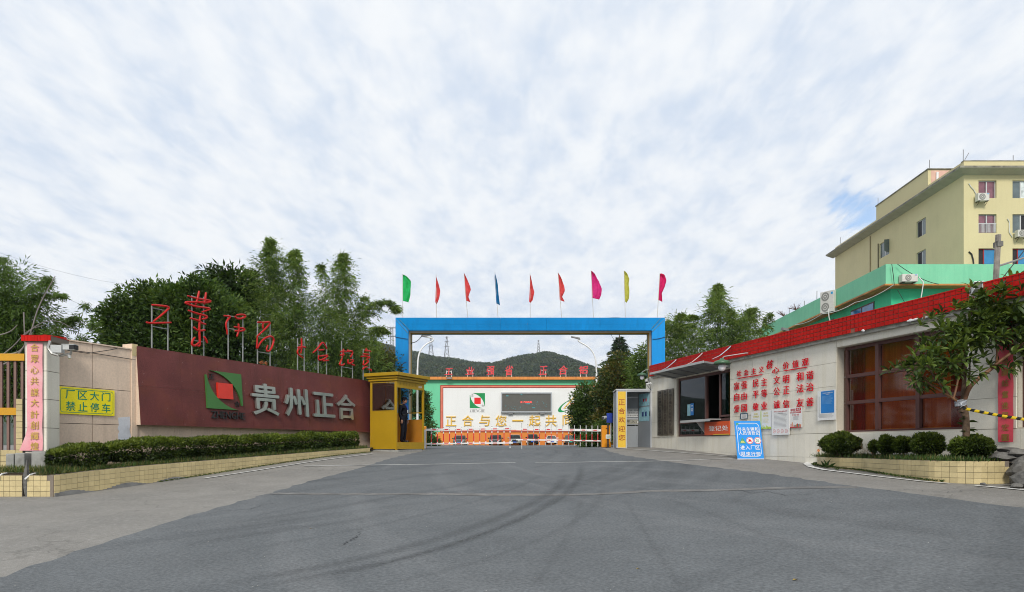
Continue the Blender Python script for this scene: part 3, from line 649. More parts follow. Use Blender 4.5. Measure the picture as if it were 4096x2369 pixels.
put('print', m_paper, lambda b, U, V, y: b.box(U(.16), U(.93), y, y+.002, V(.10), V(.82))); put('lettering', m_ink, lambda b, U, V, y: [b.box(U(.25), U(.85), y-.002, y, V(v), V(v)+.008) for v in (.25, .4, .55, .7)])
p_, put = poster('wide white and lime green poster, left of the typed notice', 3004, 3086, 1644, 1717)
put('skyline_print', m_lime, lambda b, U, V, y: [b.box(U(.48), U(.52), y, y+.002, V(.03), V(.98))]+[b.box(U(.02+i*.04), U(.02+i*.04+random.choice((.03, .04, .055))), y, y+.001, V(.0), V(.06+.22*abs(math.sin(i*1.7))*random.random())) for i in range(24)])
put('lettering', m_pyel, lambda b, U, V, y: (b.text('创建', U(.14), U(.34), V(.80), V(.9), y, 0, .03), b.text('文明城市', U(.1), U(.42), V(.64), V(.76), y, 0, .03), b.text('我们', U(.62), U(.82), V(.80), V(.9), y, 0, .03), b.text('的约定', U(.6), U(.86), V(.66), V(.76), y, 0, .03), lines(5, .3, .55, .08, .42, .008)(b, U, V, y), lines(5, .35, .55, .58, .94, .008)(b, U, V, y)))
p_, put = poster('tall white typed notice with round red stamps, between two posters', 3087, 3157, 1634, 1740, 'typed_notice', off=.05)
put('lettering', m_pred, txt('贵州正合铝业(集团)文件', .12, .90, .855, .91, .02)); put('text_lines', m_ink, lambda b, U, V, y: (lines(12, .30, .80, .13, .9, .006)(b, U, V, y), lines(2, .815, .83, .35, .7, .004)(b, U, V, y)))
put('stamp', m_pred, lambda b, U, V, y: [b.disc_y(U(u), V(.14), .055, y, y+.002, 14, r2=.048) for u in (.15, .38, .61, .84)]+[b.disc_y(U(u), V(.14), .014, y, y+.002, 5) for u in (.15, .38, .61, .84)])
p_, put = poster('white poster with red headline and tower blocks, by the typed notice', 3158, 3208, 1631, 1711)
put('headline', m_pred, lambda b, U, V, y: b.text('举报', U(.08), U(.5), V(.82), V(.96), y, 0, .04)); put('red_block', m_pred, lambda b, U, V, y: b.box(U(.54), U(.92), y, y+.002, V(.84), V(.98))); put('red_strip', m_pred, lambda b, U, V, y: (b.box(U(.05), U(.93), y, y+.002, V(.73), V(.80)), b.text('12345', U(.25), U(.78), V(.60), V(.68), y, 0, .01), b.box(U(.05), U(.92), y, y+.002, V(.0), V(.045))))
put('lettering', m_paper, lambda b, U, V, y: (b.text('隐患', U(.60), U(.87), V(.87), V(.95), y-.003, 0, .03), b.text('最高奖励30万元', U(.08), U(.9), V(.745), V(.79), y-.003, 0, .03)))
put('text_lines', m_ink, lambda b, U, V, y: lines(5, .4, .55, .3, .8, .007)(b, U, V, y))
for m_, us in ((m_pred, (.1, .34, .62, .8)), (m_pgrn, (.5, .7)), (m_porg, (.2, .57, .88)), (m_ink, (.42,))):
    put('tower_print', m_, lambda b, U, V, y: [b.box(U(u), U(u+.06), y, y+.002, V(.05), V(.13+.17*((i*37+int(u*100)) % 7)/7)) for i, u in enumerate(us)])
p_, put = poster('tall white notice with a blue upper sheet beside the brown window', 3270, 3342, 1562, 1681, 'blue_notice', off=.05)
put('blue_print', m_pblue, lambda b, U, V, y: b.box(U(.20), U(.93), y, y+.002, V(.24), V(.98)))
put('lettering', m_paper, lambda b, U, V, y: (b.text('安全生产教育学校', U(.30), U(.86), V(.895), V(.93), y-.003, 0, .02), b.text('公告牌', U(.48), U(.68), V(.85), V(.885), y-.003, 0, .02)))
m_lb = mat('light blue ink', (.25, .5, .75)); put('text_lines', m_lb, lambda b, U, V, y: lines(9, .55, .80, .26, .88, .006)(b, U, V, y-.003))
put('text_lines', m_ink, lambda b, U, V, y: (lines(4, .10, .20, .1, .9, .006)(b, U, V, y), [b.box(U(.06), U(.15), y, y+.002, V(v/30), V(v/30)+.004) for v in range(4, 25)]))
# -------- pink vertical couplet banner on the near pilaster
m_pink = mat('faded red banner cloth', (.66, .07, .10), rough=.6, var=.12, vs=2.5, streak=.15, scol=(.7, .35, .36)); m_gold = mat('dull gold paint', (.27, .17, .035), rough=.5, var=.15)
x0, x1 = RB.at(3993, .03), RB.at(4054, .03); z0, z1 = .075, 2.30
fr = RB.sub((x0+x1)/2, -.03, z0); bn = thing('couplet_banner', 'red vertical banner with gold characters beside the teal-curtained window', 'banner', fr); h = (x1-x0)/2
b = B(); n = 24; b.v = [(sx*h*(1+.01*math.sin(i*1.3)), -.006-.006*math.sin(i*.9+sx), z0+(z1-z0)*i/n) for i in range(n+1) for sx in (-1, 0, 1)]
b.f = [(3*i+k, 3*i+k+1, 3*i+k+4, 3*i+k+3) for i in range(n) for k in (0, 1)]; b.m = [0]*len(b.f); obj('cloth', b, m_pink, bn, smooth=True)
ccy = [1378, 1404, 1437, 1488, 1530+1, 1578, 1620, 1664, 1707, 1751]; cc = '和衷共济风团结奮進展宏圖'
b = B()
for i, ch in enumerate('一帆風團結奮進展宏圖'):
    z = (HZ-(1751-i*0))/F
for ch, py in zip('風團結奮進展宏圖', [1445, 1490, 1533, 1578, 1622, 1663, 1710, 1751]):
    z = R(4023, py, .03)[1]; b.text(ch, -h*.46, h*.46, z-.065, z+.065, -.016, 0, .035)
obj('lettering', b, m_gold, bn)
# -------- security cameras
def bullet(fr, lab, z, ang_, k=1.0, rest=None, pitch=-.18):
    t = thing('security_camera', lab, 'camera', fr)
    b = B().box(-.06*k, .06*k, -.22*k, .14*k, -.05*k, .05*k).box(-.068*k, .068*k, -.27*k, .13*k, .05*k, .062*k)
    def tf(x, y, zz): y2 = y*math.cos(pitch)-zz*math.sin(pitch); z2 = y*math.sin(pitch)+zz*math.cos(pitch); return (x*math.cos(ang_)-y2*math.sin(ang_), x*math.sin(ang_)+y2*math.cos(ang_), z+z2)
    hs = obj('housing', b.xf(tf), m_white, t)
    obj('lens', B().box(-.05*k, .05*k, -.235*k, -.222*k, -.04*k, .04*k).xf(tf), m_black, hs)
    b = B().box(-.02, .02, -.02*k, .02*k, -.12*k, -.051*k)
    obj('mount', b.xf(tf).tube(rest or [(0, 0, z-.1*k), (0, .1*k, z-.12*k), (0, .25*k, z-.12*k)], .016, 6), m_galv, t); return t
x, z = R(3912, 1163, .35); x -= .05; bullet(RB.sub(x, -.35, z-.12), 'white bullet camera on the red tiled roof band above the tree', z, .9, 1.15)
x, z = R(2588, 1525, .1); fr = RB.sub(x, -.12, z-.1)
t = thing('security_camera', 'small dark dome camera on the far gatehouse corner', 'camera', fr)
obj('dome', B().ball((0, 0, z-.03), .06, 10, 7), m_black, t, smooth=True); obj('housing', B().lathe([(.01, z+.08), (.06, z+.07), (.065, z-.02)], 0, 0, 12).box(-.02, .02, 0, .12, z+.03, z+.07), m_galv, t)
x, z = R(2601, 1536, .1); fr = RB.sub(x, -.12, z-.05); t = thing('security_camera', 'small white camera under the dome camera on the far corner', 'camera', fr)
obj('housing', B().tube([(-.05, -.1, z), (.12, .0, z+.02)], .03, 8).tube([(.1, 0, z+.01), (.1, .1, z-.03)], .012, 6), m_white, t)
# -------- cables hanging on the far corner
def cable(pts, r, m, lab, sag=0.0, name='cable', cat='cable'):
    P = []
    for a, c in zip(pts, pts[1:]):
        a, c = Vector(a), Vector(c); n = 10
        for i in range(n): t = i/n; q = a.lerp(c, t); q.z -= sag*4*t*(1-t); P.append(q)
    P.append(Vector(pts[-1])); o = P[0].copy()
    return obj(name, B().tube([p-o for p in P], r, 5).xf(lambda x, y, z: (x, y, z+o.z)), m, fr=Frame(o.x, o.y, 0, o.z), label=lab, cat=cat)
def rbw(px, py, off): x, z = R(px, py, off); return RB.w(x, -off, z)
cable([rbw(2596, 1470, .08), rbw(2590, 1500, .1), rbw(2604, 1560, .08), rbw(2586, 1540, .08)], .010, m_wire, 'loose black cable hanging on the far gatehouse corner')
# blue vehicle-entry sign leaning on the wall
m_sblue = mat('bright blue sign sheet', (.005, .25, .72), rough=.35, var=.03)
YS = 19.55; xs0, xs1 = (2949-CX)/F*YS, (3056-CX)/F*YS; gz = min(G(xs0, YS), G(xs1, YS))-.0
fr = Frame((xs0+xs1)/2, YS, 0, gz); h = (xs1-xs0)/2; Hs = (HZ-1687)/F*(YS+.3)-gz
bs = thing('leaning_sign', 'blue board asking visitors to register, leaning on the cream wall', 'sign', fr)
tl = .29/Hs
def lean(x, y, z): return (x, y+tl*z, gz+.02+z)
S = h-.005
obj('board', B().box(-S, S, -.01, .012, 0, Hs).xf(lean), m_sblue, bs)
obj('edge', B().box(-S-.004, S+.004, -.012, .014, -.03, 0).xf(lean), m_white, bs)
def rrect(b, x0, x1, z0, z1, r, t, y):
    P = []
    for cx_, cz_, a0 in ((x1-r, z0+r, -90), (x1-r, z1-r, 0), (x0+r, z1-r, 90), (x0+r, z0+r, 180)):
        for i in range(6): a = math.radians(a0+90*i/5); P.append((cx_, cz_, math.cos(a), math.sin(a), r))
    n = len(P)
    for i in range(n):
        p, q = P[i], P[(i+1) % n]
        b.add([(p[0]+p[2]*r, y, p[1]+p[3]*r), (q[0]+q[2]*r, y, q[1]+q[3]*r), (q[0]+q[2]*(r-t), y, q[1]+q[3]*(r-t)), (p[0]+p[2]*(r-t), y, p[1]+p[3]*(r-t))], [(0, 1, 2, 3)])
    return b
obj('border', rrect(B(), -S+.05, S-.05, .06, Hs-.06, .12, .013, -.0125).xf(lean), m_white, bs)
H = Hs
def V_(v): return H*(1-v)
b = B()
for tx, u0, u1, v0, v1 in (('外来车辆和', .10, .90, .17, .27), ('人员请登记', .12, .93, .275, .375), ('进入厂区', .13, .90, .655, .765), ('限速行驶', .13, .90, .82, .935)):
    n = len(tx); st = (u1-u0)/n
    for i, ch in enumerate(tx): b.text(ch, -S+2*S*(u0+i*st+st*.06), -S+2*S*(u0+(i+1)*st-st*.06), V_(v1), V_(v0), -.013, 0, .03)
obj('lettering', b.xf(lean), m_white, bs)
obj('small_lettering', B().text('贵州正合可来金科技有限责任公司', -S*.62, S*.5, V_(.092), V_(.07), -.013, 0, .02).xf(lean), m_pcyan, bs)
obj('logo', B().box(-S*.88, -S*.70, -.013, -.0125, V_(.105), V_(.055)).xf(lean), m_pgrn, bs)
tri = [(-.64, .575), (-.10, .575), (-.37, .43)]
c_ = [(u*S, V_(v)) for u, v in ((-.78, .60), (-.22, .60), (-.50, .445))]
obj('warning_print', B().prism_y(c_, -.0135, -.0125).xf(lean), m_pgrn, bs)
c2 = [(c_[0][0]+.05, c_[0][1]+.025), (c_[1][0]-.05, c_[1][1]+.025), (c_[2][0], c_[2][1]-.045)]
obj('warning_print', B().prism_y(c2, -.0155, -.0140).xf(lean), m_pyel, bs)
obj('warning_lettering', B().text('慢', c_[2][0]-.035, c_[2][0]+.035, c2[0][1]+.03, c2[0][1]+.10, -.017, 0, .04).xf(lean), m_pgrn, bs)
for u, nm in ((.06, 'no_taxi_print'), (.66, 'speed_print')):
    cx_, cz_ = u*S, V_(.525); r = S*.27
    obj('roundel', B().disc_y(cx_, cz_, r, -.0135, -.0125, 24).xf(lean), m_white, bs)
    obj('ring', B().disc_y(cx_, cz_, r*.95, -.0155, -.014, 24, r2=r*.82).xf(lean), m_pred, bs)
    b = B()
    if u < .5:
        b.box(cx_-r*.45, cx_+r*.45, -.0152, -.014, cz_-r*.30, cz_+r*.05); b.prism_y([(cx_-r*.3, cz_+r*.05), (cx_+r*.3, cz_+r*.05), (cx_+r*.2, cz_+r*.35), (cx_-r*.2, cz_+r*.35)], -.0152, -.014)
        b.box(cx_-r*.1, cx_+r*.1, -.0152, -.014, cz_+r*.36, cz_+r*.46); b.box(cx_-r*.42, cx_-r*.25, -.0152, -.014, cz_-r*.45, cz_-r*.30); b.box(cx_+r*.25, cx_+r*.42, -.0152, -.014, cz_-r*.45, cz_-r*.30)
        b.add([(cx_-r*.62, -.0165, cz_+r*.55), (cx_-r*.55, -.0165, cz_+r*.62), (cx_+r*.62, -.0165, cz_-r*.55), (cx_+r*.55, -.0165, cz_-r*.62)], [(0, 3, 2, 1)])
        obj(nm, b.xf(lean), m_red, bs)
    else: obj(nm, b.text('20', cx_-r*.55, cx_+r*.30, cz_-r*.38, cz_+r*.42, -.0165, 0, .03).xf(lean), m_pgrn, bs)
# ================================================================ wall and sign on the left
LA = math.atan2(2731, 1152)
Xl, Yl = (185-CX)/F*15, 15.0
LB = Frame(Xl, Yl, LA, G(Xl, Yl)-.1); LP = LB.p
m_beige = mat('beige render panel', (.66, .52, .40), var=.05, vs=1.2, fine=.07, fs=25, streak=.25, scol=(.24, .19, .14), rough=.75)
m_joint = mat('dark open joint', (.035, .03, .025), rough=.9)
lw = thing('boundary_wall', 'long beige panelled boundary wall behind the hedge', 'wall', LB)
xe = LB.at(1500); xm = LB.at(540)
ztw = (LB.zz(250, 1362)+LB.zz(520, 1397))/2
b = B().box(0, xm, .02, .3, -1.6, ztw-.01).box(xm, xe, .02, .3, -1.6, 2.0); obj('core', b, m_joint, lw)
zj = [-1.5, LB.zz(250, 1693), LB.zz(250, 1543), ztw]
xj = [0.003, LB.at(370), LB.at(536)]
cache = {}
for i in range(2):
    for j in range(3):
        inst('panel', mesh_of('panel', B().box(xj[i]+.006, xj[i+1]-.006, 0, .0195, zj[j]+.006-LB.z, zj[j+1]-.006-LB.z), m_beige), lw, (0, 0, 0))
n = 9; xx = [xm+(xe-xm)*i/n for i in range(n+1)]
for i in range(n):
    inst('panel', mesh_of('panel', B().box(xx[i]+.004, xx[i+1]-.004, 0, .0195, -1.5-LB.z, .62-LB.z), m_beige), lw, (0, 0, 0))
b = B().box(0.0, xm-.02, -.03, .33, ztw, ztw+.03); obj('coping', b, m_beige, lw)
x1_ = LB.at(262); obj('coping', B().box(-.05, x1_, -.045, .35, ztw+.031, ztw+.055), m_redtile, lw)
# tiled pier at the joint between wall and sign
b = B().box(LB.at(524), LB.at(546), -.035, .30, -1.4, LB.zz(535, 1377)); pr = obj('pier', b, m_beige, lw)
b = B(); zt_ = LB.zz(535, 1377); x0, x1 = LB.at(524), LB.at(546)
for j in range(3):
    for i in range(2): b.box(x0+i*(x1-x0)/2+.004, x0+(i+1)*(x1-x0)/2-.004, -.045, -.036, zt_-.1*(j+1)+.004, zt_-.1*j-.004)
obj('tiles', b, m_yeltile, pr, kind='stuff')
# bare white patch where a notice was torn off
P_ = [(472, 1671), (519, 1667), (521, 1700), (517, 1718), (524, 1745), (517, 1758), (495, 1762), (473, 1757), (472, 1738), (477, 1727), (470, 1715), (475, 1700)]
p_ = [LP(a, c, .002) for a, c in P_]; fr = LB.sub(p_[0][0], -.004, p_[-3][1])
obj('torn_paper', B().prism_y([(a-p_[0][0], c) for a, c in p_][::-1], -.003, .001), mat('torn white paper', (.60, .62, .66), dirt=.25), fr=fr, label='ragged white remains of a torn-off notice on the beige wall', cat='torn notice')
# yellow no-parking sign
m_ysign = mat('yellow sign sheet', (.88, .76, .01), rough=.4, var=.03); m_gsign = mat('teal green lettering', (.005, .24, .14), rough=.4)
x0, x1 = LB.at(235, .03), LB.at(458, .03); z1 = (LP(235, 1546, .03)[1]+LP(458, 1562, .03)[1])/2; z0 = (LP(235, 1655, .03)[1]+LP(458, 1664, .03)[1])/2
fr = LB.sub((x0+x1)/2, -.02, z0); sg = thing('no_parking_sign', 'yellow sign with green characters forbidding parking at the factory gate', 'sign', fr); h = (x1-x0)/2
obj('board', B().box(-h, h, -.012, .006, z0, z1), m_ysign, sg)
obj('border', rrect(B(), -h+.035, h-.035, z0+.035, z1-.035, .06, .012, -.0135), m_gsign, sg)
b = B(); 
for s_, c0, c1 in (('厂区大门', .09, .95), ('禁止停车', .10, .95)):
    for i, ch in enumerate(s_):
        st = (c1-c0)/4; u0 = c0+i*st+.02; u1 = c0+(i+1)*st-.03; v = (.56, .90) if s_[0] == '厂' else (.12, .47)
        b.text(ch, -h+2*h*u0, -h+2*h*u1, z0+(z1-z0)*v[0], z0+(z1-z0)*v[1], -.0135, 0, .035)
obj('lettering', b, m_gsign, sg)
# maroon granite sign, its face leaning out towards the foot
def gran(n, l, c, pos, nz, mr, mix):
    c = mix(mr(nz(55, 3, .8), .42, .62, 0, .8), c, (.17, .05, .045))
    c = mix(mr(nz(1.2, 5, .6), .5, .75, 0, .6), c, (.16, .045, .022))
    v = n('ShaderNodeTexVoronoi'); v.inputs['Scale'].default_value = 9; l(pos, v.inputs[0]); sc = n('ShaderNodeSeparateColor'); l(v.outputs['Color'], sc.inputs[0])
    q = n('ShaderNodeMath'); q.operation = 'GREATER_THAN'; l(sc.outputs[0], q.inputs[0]); q.inputs[1].default_value = .78
    q2 = n('ShaderNodeMath'); q2.operation = 'MULTIPLY'; l(q.outputs[0], q2.inputs[0]); l(mr(v.outputs['Distance'], .06, .14, .5, 0), q2.inputs[1])
    return mix(q2.outputs[0], c, (.42, .28, .25))
m_gran = mat('polished maroon granite', (.100, .024, .022), rough=.40, var=.2, vs=1.3, grad=gran, spec=.25, streak=.35, scol=(.055, .018, .015), tile=.05)
xs0 = LB.at(548, .06); xs1 = LB.at(1494, .12)
ztp = (LB.zz(548, 1378, .04)+LB.zz(1480, 1530, .04))/2+.0; zbt = (LB.zz(566, 1701, .16)+LB.zz(1480, 1729, .16))/2
ztp1, ztp2 = LB.zz(548, 1378, .04), LB.zz(1480, 1531, .04)
zb1, zb2 = LB.zz(566, 1701, .2), LB.zz(1480, 1729, .2)
print('SIGN', xs0, xs1, ztp1, ztp2, zb1, zb2)
fr = LB.sub((xs0+xs1)/2, 0, zbt); sgn = thing('company_sign', 'long maroon granite sign with emblem and four large steel characters', 'sign', fr); xo = (xs0+xs1)/2
def lz(x, z):      # map the face: u along, z up -> pushed out by the lean
    return .045+.16*(ztp-z)/(ztp-zbt)
def face(x, y, z): return (x-xo, y-lz(x, z), z)
b = B(); Yb = .15
b.hexa([face(xs0, 0.022, zbt), face(xs1, 0.022, zbt), (xs1-xo, Yb, zbt), (xs0-xo, Yb, zbt), face(xs0, 0.022, ztp-.005), face(xs1, 0.022, ztp-.005), (xs1-xo, Yb, ztp-.005), (xs0-xo, Yb, ztp-.005)])
obj('core', b, m_beige, sgn)
nx_, nz_ = 8, 2
for i in range(nx_):
    for j in range(nz_):
        a, c = xs0+(xs1-xs0)*i/nx_, xs0+(xs1-xs0)*(i+1)/nx_; e, f = zbt+(ztp-zbt)*j/nz_, zbt+(ztp-zbt)*(j+1)/nz_; g_ = .0015; q = random.uniform(0, .0012)
        bb_ = B().hexa([face(x, y-q, z) for z in (e+g_, f-g_) for x, y in ((a+g_, 0), (c-g_, 0), (c-g_, .02), (a+g_, .02))])
        obj('panel', bb_, m_gran, sgn)
obj('edge_strip', B().box(xs0-xo, xs1-xo, -.01, Yb, ztp-.004, ztp+.012), m_gran, sgn)
def on_face(px, py): x = LB.at(px, .14); return x, LB.zz(px, py, .14)
# emblem
m_egreen = mat('green emblem paint', (.045, .15, .035), rough=.45, var=.08); m_ered = mat('red emblem paint', (.60, .03, .015), rough=.3, var=.1); m_eblk = mat('black letter metal', (.02, .018, .018), rough=.5)
ex0, ez1 = on_face(823, 1485); ex1, ez0 = on_face(966, 1641)
ez1 = (LB.zz(840, 1484, .14)+LB.zz(960, 1495, .14))/2; ez0 = (LB.zz(830, 1634, .14)+LB.zz(955, 1641, .14))/2
def emblem(parent, x0, x1, z0, z1, y, d, tf, mg, mr_, mb, cut=.97):
    w_, h_ = x1-x0, z1-z0
    def arc(cx_, cz_, r, a0, a1, n=14): return [(cx_+r*math.cos(math.radians(a0+(a1-a0)*i/n)), cz_+r*math.sin(math.radians(a0+(a1-a0)*i/n))) for i in range(n+1)]
    A = [(1, 1), (.12, 1)]+[(x, z) for x, z in arc(.02, .06, .95, 84, 4)]+[(1, .12)]
    B_ = [(0, 0), (.88, 0)]+[(1-x, 1-z) for x, z in arc(.02, .06, .95, 84, 4)]+[(0, .88)]
    for P in (A, B_):
        # fan of thin wedges between the straight corner and the arc keeps the concave shape sound
        c = P[0]; b = B()
        for p, q in zip(P[1:], P[2:]): b.prism_y([(x0+w_*k[0], z0+h_*k[1]) for k in ((c, q, p) if P is B_ else (c, q, p))], y-d, y)
        obj('leaf_shape', b.xf(tf) if tf else b, mg, parent)
    b = B().box(x0+w_*.30, x0+w_*.72, y-d*1.2, y, z0+h_*.28, z0+h_*.70); obj('red_square', b.xf(tf) if tf else b, mr_, parent)
    b = B(); b.text('正', x0+w_*.10, x0+w_*.25, z0+h_*.78, z0+h_*.92, y, 0 if d < .01 else d*.5, .01); b.text('合', x0+w_*.77, x0+w_*.93, z0+h_*.10, z0+h_*.24, y, 0 if d < .01 else d*.5, .01)
    obj('small_character', b.xf(tf) if tf else b, mb, parent)
em = obj('emblem', B().box(ex0+.05, ex0+.07, -.001, .001, ez0+.05, ez0+.07).xf(face), m_egreen, sgn)
emblem(em, ex0, ex1, ez0, ez1, -.002, .05, face, m_egreen, m_ered, m_eblk)
lx0, lz1 = on_face(838, 1646); lx1, lz0 = on_face(972, 1678); lz1 = (LB.zz(838, 1644, .14)+LB.zz(970, 1651, .14))/2; lz0 = (LB.zz(838, 1674, .14)+LB.zz(970, 1678, .14))/2
obj('lettering', B().text('ZHENGHE', lx0, lx1, lz0, lz1, -.004, .04, .03).xf(face), m_eblk, sgn)
# four steel characters
for ch, x0p, x1p, t0, b0 in (('贵', 1005, 1115, 1535, 1662), ('州', 1136, 1231, 1553, 1667), ('正', 1250, 1336, 1571, 1669), ('合', 1345, 1420, 1578, 1679)):
    pm = (x0p+x1p)/2; a, c = LB.at(x0p, .2), LB.at(x1p, .2); e, f = LB.zz(pm, b0, .2), LB.zz(pm, t0, .2)
    obj('character', B().text(ch, a, c, e, f, -.03, .07, .05).xf(face), m_steel, sgn)
# -------- red cursive characters on posts over the sign
m_cal = mat('red lacquered metal', (.46, .008, .005), rough=.35, spec=.3)
def q2(p): return (500+p[0]/1.821, 1100+p[1]/1.821)
GL = [
 ([[(195, 218), (240, 222), (330, 232), (300, 265), (205, 342)], [(155, 345), (180, 352), (260, 350), (338, 347)]], ((195, 225, 514), (312, 240, 536)), (235, 370), 1.0, 'zigzag like a Z'),
 ([[(540, 118), (530, 170), (512, 218)], [(590, 128), (585, 170), (575, 215)], [(455, 152), (530, 175), (600, 183), (632, 192), (600, 202), (560, 200), (470, 197), (428, 202), (500, 228), (560, 236), (632, 245), (590, 262), (560, 270)], [(460, 258), (520, 280), (560, 290), (602, 302), (590, 318), (560, 322)], [(550, 280), (542, 340), (540, 400), (545, 470), (545, 522), (520, 515)], [(475, 315), (530, 330), (560, 352), (590, 360)], [(500, 380), (520, 400), (545, 408), (585, 402)], [(510, 455), (492, 475), (485, 510), (510, 518), (530, 500), (545, 490)], [(575, 450), (590, 470), (600, 498)]], ((487, 150, 565), (573, 160, 577)), (150, 470), 1.0, 'tallest, many crossing strokes'),
 ([[(720, 297), (745, 300), (770, 302), (745, 330), (733, 360), (742, 400), (745, 435)], [(800, 300), (815, 320), (850, 318), (880, 305), (872, 290), (840, 288), (812, 292)], [(795, 378), (830, 385), (872, 390), (868, 405), (830, 410), (800, 408)], [(826, 355), (830, 400), (822, 425), (815, 450)]], ((752, 290, 600), (858, 300, 625)), (292, 385), .9, 'like a broken circle above a hook'),
 ([[(965, 345), (1010, 347), (1060, 342), (1045, 370), (1010, 405), (960, 450)], [(1008, 345), (1003, 370), (1005, 392)], [(965, 440), (962, 490), (958, 548), (975, 510), (1010, 465), (1060, 443), (1085, 462), (1080, 500), (1062, 545), (1040, 560), (1028, 545), (1040, 512)]], ((965, 335, 645), (1057, 345, 662)), (445, 555), .9, 'with a big open loop'),
 ([[(1285, 460), (1287, 500), (1285, 545), (1280, 572)], [(1258, 530), (1290, 522), (1318, 528)], [(1285, 525), (1258, 545), (1255, 570), (1275, 590), (1300, 606)]], ((1257, 460, 695), (1305, 460, 705)), (500, 572), .75, 'small cross above a curve'),
 ([[(1368, 568), (1400, 540), (1432, 495), (1445, 492), (1458, 512), (1472, 540)], [(1410, 548), (1450, 545)], [(1410, 585), (1408, 622), (1440, 618), (1478, 590), (1475, 585), (1440, 590), (1415, 592)], [(1440, 625), (1484, 622)]], ((1407, 490, 725), (1468, 492, 735)), (492, 610), .75, 'with a peaked roof stroke'),
 ([[(1570, 560), (1595, 555), (1615, 560)], [(1592, 540), (1588, 570), (1582, 605)], [(1568, 585), (1600, 580)], [(1580, 610), (1570, 635), (1560, 655), (1585, 660), (1600, 645)], [(1625, 545), (1618, 560), (1655, 550), (1658, 575), (1640, 600)], [(1625, 615), (1622, 650), (1650, 640), (1668, 620), (1640, 618)], [(1650, 650), (1674, 660)]], ((1578, 480, 750), (1657, 560, 762)), (555, 665), .75, 'dense with two halves side by side'),
 ([[(1755, 535), (1765, 545), (1740, 555), (1780, 552), (1792, 560)], [(1717, 595), (1750, 592), (1792, 600), (1760, 610)], [(1735, 575), (1780, 580)], [(1740, 620), (1732, 660), (1755, 650), (1778, 625), (1755, 620)], [(1730, 688), (1745, 672), (1765, 668)], [(1772, 688), (1795, 690), (1790, 702)]], ((1735, 540, 775), (1780, 545, 785)), (540, 665), .7, 'faded and partly in the leaves'),
]
def smooth_path(P, n=2):
    for _ in range(n):
        Q = [P[0]]
        for a, b in zip(P, P[1:]): Q += [a.lerp(b, .25), a.lerp(b, .75)]
        P = Q+[P[-1]]
    return P
for gi, (strokes, posts, rungs, k, desc) in enumerate(GL):
    off = -.07
    px0, _ = q2((posts[0][0], 0)); xc = LB.at(px0, off); zbse = ztp+.01
    fr = LB.sub(xc, -off, zbse)
    t = thing('character_sign', 'red cursive character %s, over the maroon sign' % desc, 'character', fr, 'red cursive characters over the maroon sign')
    for s_ in strokes:
        P = []
        for p in s_:
            a, c = q2(p); x, z = LP(a, c, off+.06); P.append(Vector((x-xc, -.06, z)))
        P = smooth_path(P); n = len(P); kk = LB.dep(q2(s_[0])[0])/18.0
        rr = [(.027*k*kk)*(.55+.6*math.sin(math.pi*min(1, (i+1.5)/(n+1)))**.6) for i in range(n)]
        obj('stroke', B().tube(P, rr, 7), m_cal, t, smooth=True)
    for (x_, t_, bt) in posts:
        a, c = q2((x_, t_)); x, z = LP(a, c, off); b = B().box(x-xc-.013, x-xc+.013, -.013, .013, zbse-.0, z); obj('post', b, m_post, t)
    xa_, xb_ = LP(*q2((posts[0][0], 0)), off)[0]-xc, LP(*q2((posts[1][0], 0)), off)[0]-xc
    for r_ in rungs:
        z = LP(*q2((posts[0][0], r_+4)), off)[1]; obj('rung', B().box(xa_, xb_, -.012, .012, z-.011, z+.011), m_post, t)
x, z = LP(1056, 1453, 0); fr = LB.sub(x, 0.05, ztp+.01)
b = B()
for i in range(26): b.ball((random.uniform(-.14, .16), random.uniform(-.05, .05), ztp+.04+random.random()*.09), (.05, .03, .016), 6, 4)
obj('dead_leaf_clump', b, mat('dead orange leaves', (.30, .10, .03), var=.4, vs=12), fr=fr, label='small clump of dead orange leaves on the maroon sign top', cat='leaf clump')
# -------- column with the faded pink couplet
CF = Frame((143-CX)/F*14.6, 14.6, math.radians(4), 0); CFz = G(CF.x, CF.y)-.1; CF.z = CFz
cl = thing('gate_column', 'cream tiled column with red cap at the left end of the wall', 'column', CF)
x0, x1 = CF.at(101), CF.at(186); zc = CF.zz(143, 1368); zb_ = CF.zz(143, 1850)
obj('shaft', B().box(x0, x1, .02, .46, CFz, zc), m_grout, cl)
rows_ = [1368, 1484, 1597, 1712, 1806, 1852]
for i in range(5):
    za_, zb2_ = CF.zz(143, rows_[i])-.006, CF.zz(143, rows_[i+1])+.006
    for (a, c) in ((x0, x1),): inst('slab', mesh_of('slab', B().box(a+.003, c-.003, 0, .0195, zb2_-CFz, za_-CFz), m_cream), cl, (0, 0, 0))
    inst('slab', mesh_of('slab', B().box(x1, x1+.012, .003, .45, zb2_-CFz, za_-CFz), m_cream), cl, (0, 0, 0))
cx0, cx1 = CF.at(88, .08), CF.at(206, .08); cap = obj('cap', B().box(cx0, cx1, -.10, .56, zc, zc+.115), m_grout, cl)
n = 9
for i in range(n): inst('tile', mesh_of('tile', B().box(cx0+(cx1-cx0)*i/n+.002, cx0+(cx1-cx0)*(i+1)/n-.002, -.112, -.1005, zc+.003-CFz, zc+.113-CFz), m_redtile), cap, (0, 0, 0))
obj('cap_top', B().box(cx0-.005, cx1+.005, -.115, .57, zc+.1155, zc+.13), m_redtile, cap)
x0, x1 = CF.at(109, .03), CF.at(171, .03); z1 = CF.zz(140, 1371, .03); z0 = CF.zz(140, 1803, .03); h = (x1-x0)/2
fr = CF.sub((x0+x1)/2, -.03, z0); bn = thing('couplet_banner', 'faded pink vertical banner with gold characters on the left gate column', 'banner', fr)
